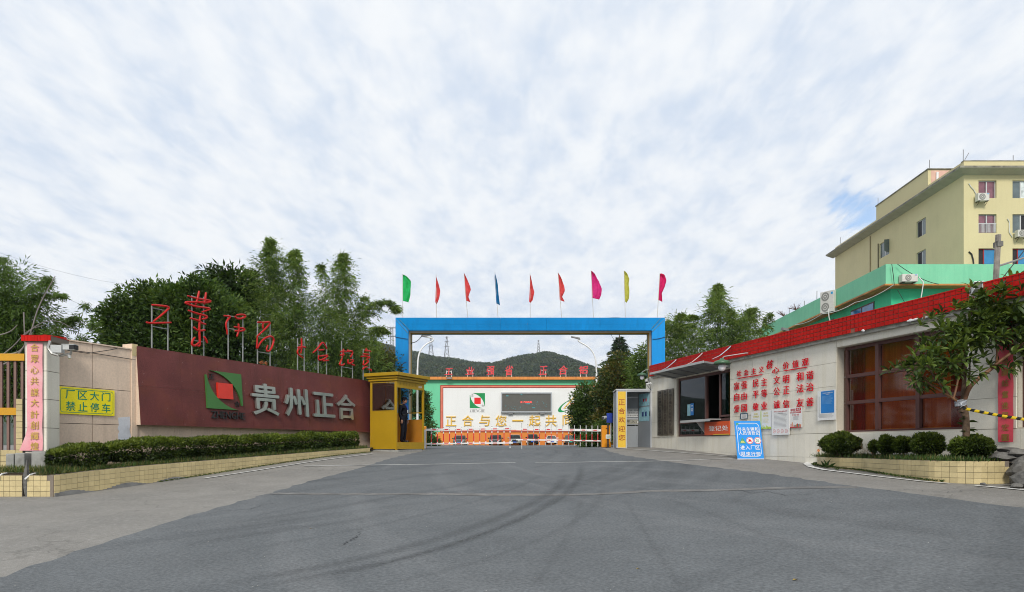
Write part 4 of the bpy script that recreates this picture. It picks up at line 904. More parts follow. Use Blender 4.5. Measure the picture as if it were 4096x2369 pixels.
m_fpink = mat('sun-faded pink banner cloth', (.74, .33, .36), rough=.6, var=.06, dirt=.8, dcol=(.74, .50, .50), ds=1.6, streak=.3, scol=(.62, .10, .14)); m_pgold = mat('pale gold paint', (.52, .34, .07), rough=.5, var=.2, vs=20)
b = B(); n = 26
for i in range(n+1):
    v = i/n; s0 = -h-(.16*max(0, (.22-v)/.22)**1.6 if v < .22 else 0)
    for sx in (0, .5, 1): b.v.append((s0+(h-s0)*sx, -.008-.012*math.sin(i*.8+sx*3)*(.4+.6*(v < .3)), z0+(z1-z0)*v))
b.f = [(3*i+k, 3*i+k+1, 3*i+k+4, 3*i+k+3) for i in range(n) for k in (0, 1)]; b.m = [0]*len(b.f); obj('cloth', b, m_fpink, bn, smooth=True)
b = B()
for ch, py in zip('合眾心共謀大計創輝煌', [1391, 1436, 1480, 1525, 1570, 1612, 1658, 1701, 1745, 1785]):
    z = CF.zz(140, py, .03); b.text(ch, -h*.5, h*.55, z-.085, z+.085, -.024, 0, .03)
obj('lettering', b, m_pgold, bn)
x, z = CF.at(285, .3), CF.zz(285, 1392, .3)
fr = CF.sub(x, -.3, z-.15)
t = thing('security_camera', 'boxy pale security camera on a bracket beside the left column', 'camera', fr)
x2 = 0
hs = obj('housing', B().box(-.13, .10, -.08, .06, z-.045, z+.055).box(-.15, .10, -.09, .07, z+.056, z+.07).box(-.42, -.20, .0, .12, z-.10, z+.06), m_galv, t)
obj('lens', B().box(.101, .12, -.07, .05, z-.04, z+.05).box(.0, .101, -.083, .06, z-.04, z+.05), m_black, hs)
obj('mount', B().tube([(0, 0, z-.045), (-.02, .02, z-.12), (-.28, .1, z-.16), (-.3, .3, z-.10)], .025, 7).tube([(-.45, .05, z+.15), (-.48, .02, z+.0), (-.40, .02, z-.12), (-.3, .06, z-.15)], .03, 6).tube([(-.05, 0, z-.15), (-.03, 0, z-.22)], .03, 7), m_steel, t)
def lbw(px, py, off=.02): x, z = LP(px, py, off); return LB.w(x, -off, z)
cable([lbw(270, 1402, .04), lbw(350, 1414, .04), lbw(440, 1400, .03), lbw(468, 1394, .03)], .008, m_wire, 'thin dark cable drooping along the top of the beige wall')
cable([lbw(190, 1388, .03), lbw(380, 1414, .03), lbw(543, 1440, .03)], .008, m_wire, 'straight dark cable running down the beige wall to the maroon sign')
# -------- steel fence at the far left
FF = Frame((0-CX)/F*15.4, 15.4, math.radians(2), 0); FF.z = G(-11, 15.4)
fe = thing('steel_fence', 'brown barred fence with yellow rails at the photo edge beside the column', 'fence', FF)
m_yrail = mat('ochre rail paint', (.60, .30, .015), rough=.45, var=.08, dirt=.2); m_bar = mat('dusty brown bar paint', (.20, .12, .10), rough=.6, var=.15)
fx0, fx1 = FF.at(-420), FF.at(104)
for (a, c) in ((1416, 1444), (1632, 1661)): obj('rail', B().box(fx0, fx1, -.06, .06, FF.zz(40, c), FF.zz(40, a)), m_yrail, fe)
bm = mesh_of('bar', B().box(-.028, .028, -.02, .02, FF.zz(40, 1632)-FF.z, FF.zz(40, 1444)-FF.z), m_bar); bm2 = mesh_of('bar', B().box(-.028, .028, -.02, .02, .25, FF.zz(40, 1661)-FF.z), m_bar)
for i in range(19):
    x = FF.at(90-28*i); inst('bar', bm, fe, (x, 0, 0)); inst('bar', bm2, fe, (x, 0, 0))
obj('base_wall', B().box(fx0, fx1, -.1, .12, FF.z-.3, FF.zz(40, 1800)), m_grout, fe)
b = B(); zt_ = FF.zz(40, 1800)
for i in range(24):
    for j in range(4): b.box(fx1-.16-i*.16+.004, fx1-i*.16-.004, -.112, -.1005, zt_-.13*(j+1)+.004, zt_-.13*j-.004)
for j in range(9): b.box(fx1-.14, fx1-.004, -.118, -.102, FF.zz(40, 1800)+.127*j+.004, FF.zz(40, 1800)+.127*(j+1)-.004)
obj('tiles', b, m_yeltile, fe, kind='stuff')
obj('end_post', B().box(fx1-.15, fx1, -.10, .12, zt_, zt_+1.15), m_grout, fe)
# -------- long planter of yellow tiles
PT = [(-1, gp(217, 1988)[0], gp(217, 1988)[1])]
path = [LB.w(LB.at(px, 1.6-.65*(px-217)/1270), -(1.6-.65*(px-217)/1270))[:2] for px in (217, 360, 560, 760, 960, 1150, 1300, 1400, 1484)]
tops = [1901, 1884, 1864, 1848, 1832, 1817, 1805, 1798, 1792]
tops_z = [(HZ-t)/F*p[1] for t, p in zip(tops, path)]
PF = Frame(path[0][0], path[0][1], 0, G(*path[0]))
pl = thing('tiled_planter', 'long raised planter of yellow tiles under the hedge, left side', 'planter', PF)
class Path:
    def __init__(s, P, Z): s.P = P; s.Z = Z; s.S = [0]; [s.S.append(s.S[-1]+math.dist(a, b)) for a, b in zip(P, P[1:])]
    def at(s, u):
        u = min(max(u, 0), s.S[-1]-1e-6)
        for i in range(len(s.P)-1):
            if s.S[i] <= u <= s.S[i+1]: break
        t = (u-s.S[i])/(s.S[i+1]-s.S[i]); a, b = s.P[i], s.P[i+1]
        # smooth heading
        return (a[0]+(b[0]-a[0])*t, a[1]+(b[1]-a[1])*t), math.atan2(b[1]-a[1], b[0]-a[0]), s.Z[i]+(s.Z[i+1]-s.Z[i])*t
def planter(parent, pa, tw, th_, side, nbig, depth=.12, soil_w=1.2, rows_max=6, soil_d=.08, u_hi=0):
    """tiled kerb wall along a path; side=+1 when the road lies to the right of the walking direction"""
    Lh = pa.S[-1]; K = int(Lh/tw); ox, oy = parent.location.x, parent.location.y; oz = parent.location.z
    tm_ = mesh_of('tile', B().box(.003, tw-.003, 0, .012, .003, th_-.003), m_yeltile); rest = B(); core = B(); made = 0
    for i in range(K):
        (x0, y0), a, zt0 = pa.at(i*tw); (x1, y1), a2, zt1 = pa.at((i+1)*tw); a = math.atan2(y1-y0, x1-x0); ca, sa = math.cos(a), math.sin(a)
        if side < 0: xx_, yy_, aa = x1, y1, a+math.pi
        else: xx_, yy_, aa = x0, y0, a
        c2_, s2_ = math.cos(aa), math.sin(aa); lo = G(x0, y0)-.15; zt_ = (zt0+zt1)/2
        def w_(lx, ly, z): return (xx_-ox+lx*c2_-ly*s2_, yy_-oy+lx*s2_+ly*c2_, z)
        core.hexa([w_(-.01, .013, lo), w_(tw+.01, .013, lo), w_(tw+.01, depth, lo), w_(-.01, depth, lo), w_(-.01, .013, zt_), w_(tw+.01, .013, zt_), w_(tw+.01, depth, zt_), w_(-.01, depth, zt_)])
        nr = min(rows_max, int((zt_-G(x0, y0)+.05)/th_)+1)
        for j in range(nr):
            z = zt_-th_*(j+1)
            if random.random() < .004: continue
            if made < nbig and (i >= u_hi):
                q = inst('tile', tm_, parent, (*w_(0, -.0, 0)[:2], z-oz), (random.uniform(-.015, .015), 0, aa+random.uniform(-.012, .012))); made += 1
            else: rest.hexa([w_(.003, 0, z+.003), w_(tw-.003, 0, z+.003), w_(tw-.003, .012, z+.003), w_(.003, .012, z+.003), w_(.003, 0, z+th_-.003), w_(tw-.003, 0, z+th_-.003), w_(tw-.003, .012, z+th_-.003), w_(.003, .012, z+th_-.003)])
    obj('mortar_core', core, m_grout, parent)
    if rest.v: obj('tiles', rest, m_yeltile, parent, kind='stuff')
pa = Path(path, tops_z)
planter(pl, pa, .128, .108, 1, 290)
b = B()     # soil between the tiles and the wall
U = [pa.S[-1]*i/30 for i in range(31)]
for u in U:
    (x, y), a, z = pa.at(u); t = u/pa.S[-1]; wx, wy, _ = LB.w(-.4+(xe+.4)*t, -.0); b.v += [(x-PF.x-.03, y-PF.y+.03, z-.04), ((x+wx)/2-PF.x, (y+wy)/2-PF.y, z+.02), (wx-PF.x, wy-PF.y, z+.03)]
b.f = [(3*i+k, 3*i+k+3, 3*i+k+4, 3*i+k+1) for i in range(30) for k in (0, 1)]; b.m = [0]*len(b.f); obj('soil', b, m_soil, pl)
m_mort = mat('smeared grey mortar', (.15, .15, .145), rough=.9, var=.3, vs=4)
b = B()
for i in range(36):
    u = i*.11; (x, y), a, z = pa.at(u); g_ = G(x, y); hh = .09*(.6+.5*math.sin(i*.5+.4))*max(.15, 1-max(0, u-2.6)/1.4)
    b.hexa([(x-PF.x+q*math.cos(a)+r*math.sin(a)*1, y-PF.y+q*math.sin(a)-r*math.cos(a), g_+z_) for z_, rr in ((-.05, .05), (hh, .014)) for q, r in ((0, rr), (.112, rr), (.112, 0), (0, 0))])
obj('mortar_fillet', b, m_mort, pl, kind='stuff')
# -------- short block of planter facing the camera, split in two
for (pa0, pa1, lb) in ((-60, 88, 'yellow tiled planter block cut by the left photo edge, left of the broken post'), (108, 214, 'short yellow tiled planter block right of the broken concrete post')):
    Yb_ = path[0][1]+.02; g0 = G((pa0-CX)/F*Yb_, Yb_); x0, x1 = (pa0-CX)/F*Yb_, (pa1-CX)/F*Yb_; zt_ = (HZ-1902)/F*Yb_
    fr = Frame(x0, Yb_, 0, g0-.05); t = thing('tiled_planter', lb, 'planter', fr)
    nx_ = max(1, round((x1-x0)/.118)); aw_ = (x1-x0)/nx_
    obj('mortar_core', B().box(0, x1-x0, .013, 1.3, g0-.15, zt_-.003), m_grout, t)
    obj('soil', B().box(.05, x1-x0-.05, .10, 1.25, zt_-.002, zt_+.03), m_soil, t)
    tm_ = mesh_of('tile', B().box(.003, aw_-.003, 0, .012, .003, .102), m_yeltile)
    for i in range(nx_):
        for j in range(4):
            if (pa1 > 200 and i == nx_-1 and j in (0,)): continue
            inst('tile', tm_, t, (i*aw_, 0, zt_-.1065*(j+1)-fr.z), (random.uniform(-.01, .01), 0, 0))
def rock(name, fr, rx, ry, rz, m, lab, cat, seed, z0, grp=None, cuts=9):
    import bmesh
    bm = bmesh.new(); bmesh.ops.create_icosphere(bm, subdivisions=3, radius=1); rr = random.Random(seed)
    pl_ = [(Vector((rr.uniform(-1, 1), rr.uniform(-1, 1), rr.uniform(-1, 1))).normalized(), rr.uniform(.55, .9)) for _ in range(cuts)]
    for v in bm.verts:
        for nrm, d in pl_:
            e = v.co.dot(nrm)-d
            if e > 0: v.co -= nrm*e
        v.co *= 1+.05*math.sin(v.co.x*9+seed)*math.sin(v.co.y*11)
    b = B(); b.v = [(v.co.x*rx, v.co.y*ry, z0+rz+v.co.z*rz) for v in bm.verts]; b.f = [tuple(w_.index for w_ in f.verts) for f in bm.faces]; b.m = [0]*len(b.f); bm.free()
    return b
m_rock = mat('weathered grey stone', (.15, .145, .135), rough=.85, var=.35, vs=6, bump=.8, bs=14, dirt=.7, dcol=(.045, .045, .04), ds=4)
x, y = (98-CX)/F*path[0][1], path[0][1]+.06; gz = G(x, y)
obj('broken_post', rock('p', None, .055, .06, .40, m_rock, '', '', 3, gz-.05), m_rock, fr=Frame(x, y, 0, gz-.05), label='ragged stump of a broken concrete post between two tiled planter blocks', cat='post stump')
for i, (pa_, pb_, q) in enumerate((((210, 1960-70), (255, 1897-5), 0), ((118-120, 1900), (50-20, 1893), 1))):
    pass
for (a, c, lb) in (((100, 1917), (142, 1894), 'white plastic pipe sticking over the short tiled block by the post stump'), ((-12, 1912), (27, 1893), 'white plastic pipe end at the very left photo edge')):
    Yb_ = path[0][1]-.05; p0, p1 = W(*a, Yb_), W(*c, Yb_+.25); mid = (p0+p1)/2+Vector((0, 0, .03)); o_ = p0
    obj('plastic_pipe', B().tube([Vector((0, 0, p0.z)), Vector((mid.x-o_.x, mid.y-o_.y, mid.z)), Vector((p1.x-o_.x, p1.y-o_.y, p1.z))], .017, 7), m_white, fr=Frame(p0.x, p0.y, 0, p0.z), label=lb, cat='pipe')
x, y = (70-CX)/F*14.3, 14.3; gz = G(x, y)
m_blk = mat('bare grey concrete', (.28, .28, .26), rough=.8, var=.2, vs=5, dirt=.5)
for i, (pxa, pxb, pt, lb) in enumerate(((22, 58, 1815, 'small grey concrete block behind the far-left planter block'), (58, 100, 1812, 'bare concrete block leaning at the foot of the pink banner'), (124, 184, 1806, 'wide bare concrete foot under the banner column'))):
    Yb_ = 14.2; x0, x1 = (pxa-CX)/F*Yb_, (pxb-CX)/F*Yb_; g0 = G(x0, Yb_)
    obj('concrete_block', B().box(0, x1-x0-.02, 0, .25, g0-.1, (HZ-pt)/F*Yb_-.0), m_blk, fr=Frame(x0, Yb_, 0, g0-.1), label=lb, cat='concrete block', bevel=.02)
# ================================================================ right hand flower bed
pathr = [gp(*p) for p in [(3285, 1852), (3268, 1862), (3300, 1869), (3400, 1879), (3450, 1884), (3600, 1908), (3725, 1926), (3830, 1934), (3910, 1938), (3990, 1937), (4046, 1934)]]
Ztop = -.262
topsr = [-.255, -.262]+[-.265]*9
PR = Frame(pathr[3][0], pathr[3][1], 0, G(*pathr[3])-.05)
pr_ = thing('tiled_planter', 'curved raised bed of yellow tiles with round shrubs, under the brown window', 'planter', PR)
par = Path(pathr, topsr)
planter(pr_, par, .124, .100, 1, 290, rows_max=5)
b = B(); U = [par.S[-1]*i/24 for i in range(25)]
for u in U:
    (x, y), a, z = par.at(u); t = u/par.S[-1]; s0 = RB.at(3262); wx, wy, _ = RB.w(s0+(RB.at(4010)-s0)*t, -.0)
    b.v += [(x-PR.x+.03, y-PR.y+.03, z-.03), ((x+wx)/2-PR.x, (y+wy)/2-PR.y, z+.03), (wx-PR.x, wy-PR.y, z+.04)]
b.f = [(3*i+k, 3*i+k+3, 3*i+k+4, 3*i+k+1) for i in range(24) for k in (0, 1)]; b.m = [0]*len(b.f); obj('soil', b, m_soil, pr_)
# rubble stones at the right edge
k_ = 0
for (px, py, rx, ry, rz, Yr, lb) in [(4010, 1830, .30, .25, .10, 12.3, 'flat grey stone slab just right of the tiled bed, top course'), (4065, 1815, .30, .25, .10, 12.3, 'long grey stone slab below the red banner'), (4090, 1845, .26, .2, .13, 12.2, 'grey stone wedged under the slab at the photo edge'),
     (4075, 1890, .20, .2, .22, 11.9, 'upright dark rock at the end of the tiled bed'), (4110, 1925, .36, .26, .22, 11.5, 'big rounded grey boulder at the right photo edge'), (4030, 1800, .34, .2, .06, 12.5, 'thin grey stone course right under the wall end'), (4065, 1945, .10, .1, .05, 11.3, 'small pale stone below the big boulder'), (3935, 1938, .07, .05, .03, 11.35, 'fist-sized stone lying at the foot of the tiled bed')]:
    p = W(px, py, Yr); k_ += 1
    obj('rock', rock('r', None, rx, ry, rz, m_rock, '', '', k_*7, p.z-rz), m_rock, fr=Frame(p.x, p.y, k_*.3, p.z-rz), label=lb, cat='rock')
# ================================================================ guard booth
m_byel = mat('ochre yellow enamel', (.38, .23, .010), rough=.38, var=.06, vs=2, streak=.12, scol=(.25, .14, .02)); m_bin = mat('orange-brown inner panel', (.36, .15, .015), rough=.5, var=.15)
BA = math.atan2(2731, 3370-CX)       # direction of the open face, going away from the camera
YB = 25.2; BX = (1586-CX)/F*YB
BF = Frame(BX, YB, BA, 0)            # origin at the near corner; x along the open (right) face, y to the left (booth body)
LEN = BF.at(1697); WID = 1.2
zg = -.27; zpl = (HZ-1797)/F*YB; zsill = (HZ-1769)/F*YB; ztopb = (HZ-1522)/F*YB; zroof = (HZ-1489)/F*YB
BF.z = zg
bo = thing('guard_booth', 'ochre yellow guard booth with an open front on a concrete plinth', 'guard booth', BF)
obj('plinth', B().box(-.09, LEN+.13, -.12, WID+.12, zg-.25, zpl-.03), m_blk, bo, bevel=.012)
z_ww = (HZ-1645)/F*YB; zwt = (HZ-1527)/F*YB; z_op = (HZ-1549)/F*YB
for (x, y) in ((0, 0), (LEN-.06, 0), (0, WID-.06), (LEN-.06, WID-.06)): obj('corner_post', B().box(x, x+.06, y, y+.06, zpl-.03, ztopb), m_byel, bo)
# left-hand closed side lies on x = 0 plane
obj('side_panel', B().box(.005, .035, .06, WID-.06, zpl, z_ww), m_byel, bo)
obj('skirt', B().box(-.004, .004, .0, WID, zpl, zpl+.16).box(0, LEN, -.004, .004, zpl, zsill), m_byel, bo)
m_bg = glassmat('booth window glass', (.70, .62, .48), .22, .01); m_bg2 = glassmat('booth clear glass', (.75, .77, .74), .06, .01)
w1 = obj('window', B().box(.0, .04, .06, WID-.06, z_ww, z_ww+.035).box(.0, .04, .06, WID-.06, zwt-.02, zwt+.01).box(.0, .04, .06, .09, z_ww+.035, zwt-.02).box(.0, .04, WID-.09, WID-.06, z_ww+.035, zwt-.02), m_byel, bo)
obj('pane', B().box(.015, .021, .09, WID-.09, z_ww+.035, zwt-.02), m_bg, w1)
obj('far_panel', B().box(LEN-.04, LEN-.01, .06, WID-.06, zpl, zsill+.9), m_bin, bo)
w2 = obj('window', B().box(LEN-.045, LEN-.005, .06, WID-.06, z_ww, z_ww+.04).box(LEN-.045, LEN-.005, .06, .09, z_ww, zwt).box(LEN-.045, LEN-.005, WID-.09, WID-.06, z_ww, zwt), m_byel, bo)
obj('pane', B().box(LEN-.03, LEN-.024, .09, WID-.09, z_ww+.04, zwt), m_bg2, w2)
w3 = obj('window', B().box(.06, LEN-.06, WID-.045, WID-.005, z_ww, z_ww+.04).box(.06, LEN-.06, WID-.045, WID-.005, zwt-.02, zwt+.03).box(LEN*.5-.02, LEN*.5+.02, WID-.045, WID-.005, z_ww+.04, zwt-.02), m_byel, bo)
obj('pane', B().box(.06, LEN-.06, WID-.03, WID-.024, z_ww+.04, zwt-.02), m_bg2, w3)
obj('back_panel', B().box(.06, LEN-.06, WID-.035, WID-.01, zpl, z_ww), m_bin, bo)
obj('floor', B().box(.01, LEN-.01, .01, WID-.01, zsill-.05, zsill-.005), mat('red booth floor', (.28, .05, .02)), bo)
obj('header', B().box(.05, LEN-.05, -.002, .035, z_op, ztopb), m_byel, bo)
b = B()
for i, ch in enumerate('贵州正合公司'): b.text(ch, .18+i*.2, .30+i*.2, z_op+.09, z_op+.20, -.0035, 0, .02)
obj('lettering', b, mat('faded brown lettering', (.24, .15, .02)), bo)
obj('lettering', B().text('岗亭', 1.45, 1.68, z_op+.07, z_op+.16, -.0035, 0, .02), m_paper, bo)
tiers = [(ztopb, ztopb+.085, .05), (ztopb+.085, ztopb+.17, .10), (ztopb+.17, zroof, .17)]
rf = None
for i, (a, c, o) in enumerate(tiers):
    q = obj('roof' if i == 2 else 'roof_tier', B().box(-o, LEN+o, -o, WID+o, a+(.0 if i == 0 else .01), c), m_byel, bo, bevel=.012)
obj('shade_panel', B().box(.10, .62, WID-.075, WID-.05, zsill, z_op-.03), mat('dark booth shade', (.07, .022, .010), rough=.4), bo)  # added dark panel stands in for the shade inside the booth
# ================================================================ the guard
m_skin = mat('skin', (.30, .15, .095), rough=.55, var=.08); m_navy = mat('navy uniform cloth', (.006, .007, .012), rough=.85, var=.2, vs=9, bump=.3, bs=25, spec=.2); m_shoe = mat('black shoe leather', (.008, .008, .008), rough=.25)
GX, GY = BF.w(.80, .25)[:2]; zf = zsill-.005; Hh = 1.745
fa = math.radians(-14)     # facing: to the photo's right, slightly towards the camera
GF = Frame(GX, GY, fa, zf)
me = bpy.data.meshes.new('person'); 
J = {'pelvis': (0, 0, .94), 'waist': (.02, 0, 1.05), 'chest': (.035, 0, 1.24), 'shoulders': (.0, 0, 1.39), 'neck': (.02, 0, 1.47), 'neck2': (.035, 0, 1.52),
     'shL': (-.01, .19, 1.37), 'elL': (-.03, .25, 1.10), 'wrL': (.06, .24, .87), 'shR': (-.01, -.19, 1.37), 'elR': (-.05, -.25, 1.10), 'wrR': (.02, -.24, .86),
     'hipL': (0, .09, .90), 'knL': (.02, .10, .50), 'anL': (-.02, .10, .09), 'hipR': (0, -.09, .90), 'knR': (.015, -.10, .50), 'anR': (-.03, -.11, .09), 'heL': (-.04, .10, .045), 'toL': (.17, .13, .035), 'heR': (-.05, -.11, .045), 'toR': (.16, -.14, .035)}
RR = {'pelvis': (.125, .16), 'waist': (.135, .165), 'chest': (.135, .18), 'shoulders': (.085, .13), 'neck': (.055, .055), 'neck2': (.052, .052), 'shL': .075, 'elL': .056, 'wrL': .042, 'shR': .075, 'elR': .056, 'wrR': .042,
      'hipL': .105, 'knL': .082, 'anL': .066, 'hipR': .105, 'knR': .082, 'anR': .066, 'heL': .045, 'toL': .038, 'heR': .045, 'toR': .038}
E_ = [('pelvis', 'waist'), ('waist', 'chest'), ('chest', 'shoulders'), ('shoulders', 'neck'), ('neck', 'neck2'), ('shoulders', 'shL'), ('shL', 'elL'), ('elL', 'wrL'), ('shoulders', 'shR'), ('shR', 'elR'), ('elR', 'wrR'), ('pelvis', 'hipL'), ('hipL', 'knL'), ('knL', 'anL'), ('pelvis', 'hipR'), ('hipR', 'knR'), ('knR', 'anR'), ('anL', 'heL'), ('heL', 'toL'), ('anR', 'heR'), ('heR', 'toR')]
K_ = list(J); me.from_pydata([J[k] for k in K_], [(K_.index(a), K_.index(b)) for a, b in E_], [])
to = bpy.data.objects.new('tmp', me); COL.objects.link(to); md = to.modifiers.new('s', 'SKIN'); md.use_smooth_shade = True
for i, k in enumerate(K_):
    r = RR[k]; me.skin_vertices[0].data[i].radius = r if isinstance(r, tuple) else (r, r); me.skin_vertices[0].data[i].use_root = (k == 'pelvis')
to.modifiers.new('u', 'SUBSURF').levels = 2
dg = bpy.context.evaluated_depsgraph_get(); ev = bpy.data.meshes.new_from_object(to.evaluated_get(dg))
b = B(); b.v = [tuple(v.co) for v in ev.vertices]; b.f = [tuple(p.vertices) for p in ev.polygons]
b.m = [1 if sum(b.v[i][2] for i in f)/len(f) > .085 else 2 for f in b.f]
b.m = [0 if sum(b.v[i][2] for i in f)/len(f) > 1.47 else m_ for f, m_ in zip(b.f, b.m)]
bpy.data.objects.remove(to)
# hands: palm with five curled fingers
for s in (1, -1):
    wx, wy, wz = J['wrL'] if s > 0 else J['wrR']
    b.ball((wx+.012, wy, wz-.055), (.040, .022, .055), 10, 7, 0)
    for i, ln in enumerate((.062, .072, .068, .055)):
        x = wx+.040-.022*i; b.tube([(x, wy, wz-.085), (x+.004, wy-.004*s, wz-.085-ln*.5), (x-.002, wy-.018*s, wz-.085-ln*.85), (x-.008, wy-.030*s, wz-.080-ln*.95)], [.0105, .0098, .009, .007], 6, 0)
    b.tube([(wx+.035, wy, wz-.03), (wx+.056, wy-.012*s, wz-.06), (wx+.052, wy-.022*s, wz-.09)], [.012, .011, .008], 6, 0)
# head
hx, hz = .05, 1.60
b.ball((hx-.01, 0, hz+.02), (.096, .077, .105), 18, 14, 0); b.ball((hx+.020, 0, hz-.045), (.074, .060, .070), 14, 10, 0)
b.add([(hx+.088, -.014, hz-.03), (hx+.088, .014, hz-.03), (hx+.118, 0, hz-.028), (hx+.088, 0, hz+.025), (hx+.085, 0, hz-.042)], [(0, 2, 3), (2, 1, 3), (0, 4, 2), (4, 1, 2)], 0)
for s in (1, -1): b.ball((hx-.005, s*.080, hz), (.016, .010, .030), 8, 6, 0); b.ball((hx+.080, s*.030, hz+.012), (.010, .013, .007), 8, 6, 2)
b.ball((hx+.086, 0, hz-.062), (.010, .024, .006), 8, 6, 3)
b.xf(lambda x, y, z: (x, y, z+zf))
gd_ = obj('person', b, [m_skin, m_navy, m_shoe, mat('lips', (.22, .08, .06))], fr=GF, smooth=True, label='security guard in dark navy uniform and cap standing inside the yellow booth', cat='person')
b = B().lathe([(.001, zf+hz+.135), (.07, zf+hz+.13), (.104, zf+hz+.10), (.110, zf+hz+.065), (.098, zf+hz+.045), (.10, zf+hz+.030)], hx-.008, 0, 18).box(hx+.06, hx+.155, -.07, .07, zf+hz+.036, zf+hz+.046)
obj('cap', b, m_navy, gd_, smooth=False); obj('cap_badge', B().ball((hx+.094, 0, zf+hz+.082), (.008, .016, .018), 8, 6), m_steel, gd_)
obj('hair', B().lathe([(.098, zf+hz+.045), (.096, zf+hz+.01), (.080, zf+hz-.03)], hx-.022, 0, 18), m_shoe, gd_)
m_lany = mat('blue lanyard', (.01, .06, .40)); obj('lanyard', B().tube([(.075, .06, zf+1.47), (.140, .04, zf+1.38), (.178, 0, zf+1.235)], .008, 5).tube([(.075, -.06, zf+1.47), (.140, -.04, zf+1.38), (.178, 0, zf+1.235)], .008, 5), m_lany, gd_)
obj('id_badge', B().box(.176, .182, -.035, .035, zf+1.13, zf+1.235), m_paper, gd_)
obj('shoulder_tab', B().box(-.05, .03, -.23, -.15, zf+1.425, zf+1.437).box(-.05, .03, .15, .23, zf+1.425, zf+1.437), mat('gold braid', (.45, .30, .06)), gd_)
obj('belt', B().lathe([(.150, zf+1.02), (.158, zf+1.03), (.158, zf+1.065), (.150, zf+1.075)], .01, 0, 20), m_shoe, gd_)
# ================================================================ barriers
YQ = 29.5; q = F/YQ
m_rstr = mat('red reflective band', (.62, .01, .015), rough=.35)
BQ = Frame((1699-CX)/q, YQ, 0, G(-3.7, YQ))
def bx(px): return (px-CX)/q
def bz(py): return (HZ-py)/q
pst = thing('gate_post', 'white square post holding the left boom beside the yellow booth', 'post', BQ)
obj('shaft', B().box(-.055, .055, -.055, .055, BQ.z, bz(1719)), m_white, pst)
MC = Frame((1690-CX)/F*30.2, 30.2, 0, G(-3.9, 30))
mc = thing('barrier_motor', 'orange barrier motor box mostly hidden behind the yellow booth', 'barrier box', MC); m_mot = mat('orange yellow enamel', (.72, .27, .01), rough=.4, var=.06, dirt=.15)
obj('cabinet', B().box(-.17, .17, -.15, .15, MC.z, (HZ-1705)/F*30), m_mot, mc, bevel=.03)
def boom(x0p, x1p, u0, u1, l0, l1, xs_, top, bot, foot_i, lab, thin, rd0):
    fr = Frame(bx(x0p), YQ, 0, G(bx(x0p), YQ)); t = thing('barrier_boom', lab, 'barrier', fr); ox = fr.x
    def rail(p0, p1, z0, z1, hh):
        b = B().hexa([(p0-ox, -.03, z0-hh), (p1-ox, -.03, z1-hh), (p1-ox, .03, z1-hh), (p0-ox, .03, z0-hh), (p0-ox, -.03, z0+hh), (p1-ox, -.03, z1+hh), (p1-ox, .03, z1+hh), (p0-ox, .03, z0+hh)])
        return obj('rail', b, m_white, t)
    ra = rail(bx(x0p), bx(x1p), bz(u0), bz(u1), .048); rb = rail(bx(x0p), bx(x1p), bz(l0), bz(l1), .028 if thin else .033)
    def zl(p, a, c): s = (p-x0p)/(x1p-x0p); return bz(a+(c-a)*s)
    n = len(xs_)
    for i in range(rd0, n-1, 2):
        a, c = xs_[i]+4.5, xs_[i+1]-4.0
        obj('red_band', B().hexa([(bx(a)-ox, -.033, zl(a, u0, u1)-.02), (bx(c)-ox, -.033, zl(c, u0, u1)-.02), (bx(c)-ox, -.0305, zl(c, u0, u1)-.02), (bx(a)-ox, -.0305, zl(a, u0, u1)-.02), (bx(a)-ox, -.033, zl(a, u0, u1)+.02), (bx(c)-ox, -.033, zl(c, u0, u1)+.02), (bx(c)-ox, -.0305, zl(c, u0, u1)+.02), (bx(a)-ox, -.0305, zl(a, u0, u1)+.02)]), m_rstr, ra)
        obj('red_band', B().box(bx(a)-ox, bx(c)-ox, -.034, -.0305, zl((a+c)/2, l0, l1)-.015, zl((a+c)/2, l0, l1)+.015), m_rstr, rb)
    for i, p in enumerate(xs_):
        x = bx(p)-ox; zt_ = bz(top(p)); zb_ = bz(bot(p)) if i != foot_i else fr.z
        w_ = .016 if thin else .021
        ps_ = obj('post', B().box(x-w_, x+w_, .031, .031+.04, zb_+.03, zt_-.02), m_white if not thin else m_galv, t)
        obj('post_cap', B().box(x-w_-.003, x+w_+.003, .029, .073, zt_-.02, zt_).box(x-w_-.003, x+w_+.003, .029, .073, zb_, zb_+.03), m_grey, ps_)
        z0, z1 = zl(p, u0, u1)-.05-.12, zl(p, u0, u1)-.05-.48
        obj('red_band', B().box(x-w_*.95, x+w_*.95, .026, .0305, z1, z0), m_rstr, ps_)
        obj('bolt', B().box(x-.012, x+.012, -.036, -.0305, zl(p, u0, u1)-.012, zl(p, u0, u1)+.012), m_grey, ps_)
        if i == foot_i and not thin: obj('foot', B().box(x-.03, x+.03, .02, .08, fr.z+.09, bz(1779)).box(x-.008, x+.008, .04, .06, fr.z, fr.z+.09), m_grey, ps_)
    return t
xl_ = [1725+24.25*i for i in range(14)]
boom(1703, 2051, 1720, 1715, 1776, 1772, xl_, lambda p: 1711-(p-1725)/315*7, lambda p: 1786-(p-1725)/315*4, 13, 'red and white fenced barrier boom, left half, ending at a dark foot', False, 0)
xr_ = [2087, 2111.5]+[2111.5+23.35*i for i in range(1, 13)]
boom(2065, 2408, 1717, 1722, 1759, 1764, xr_, lambda p: 1694 if p < 2100 else 1697+(p-2100)/290*5, lambda p: 1783+(p-2100)/290*4, 0, 'slimmer red and white fenced barrier boom, right half, beside the orange box', True, 0)
MR = Frame((2424-CX)/F*28.9, 28.9, 0, G(4, 28.9)); mr_ = thing('barrier_motor', 'tall orange barrier motor box beside the grey cabin', 'barrier box', MR); k = F/28.9
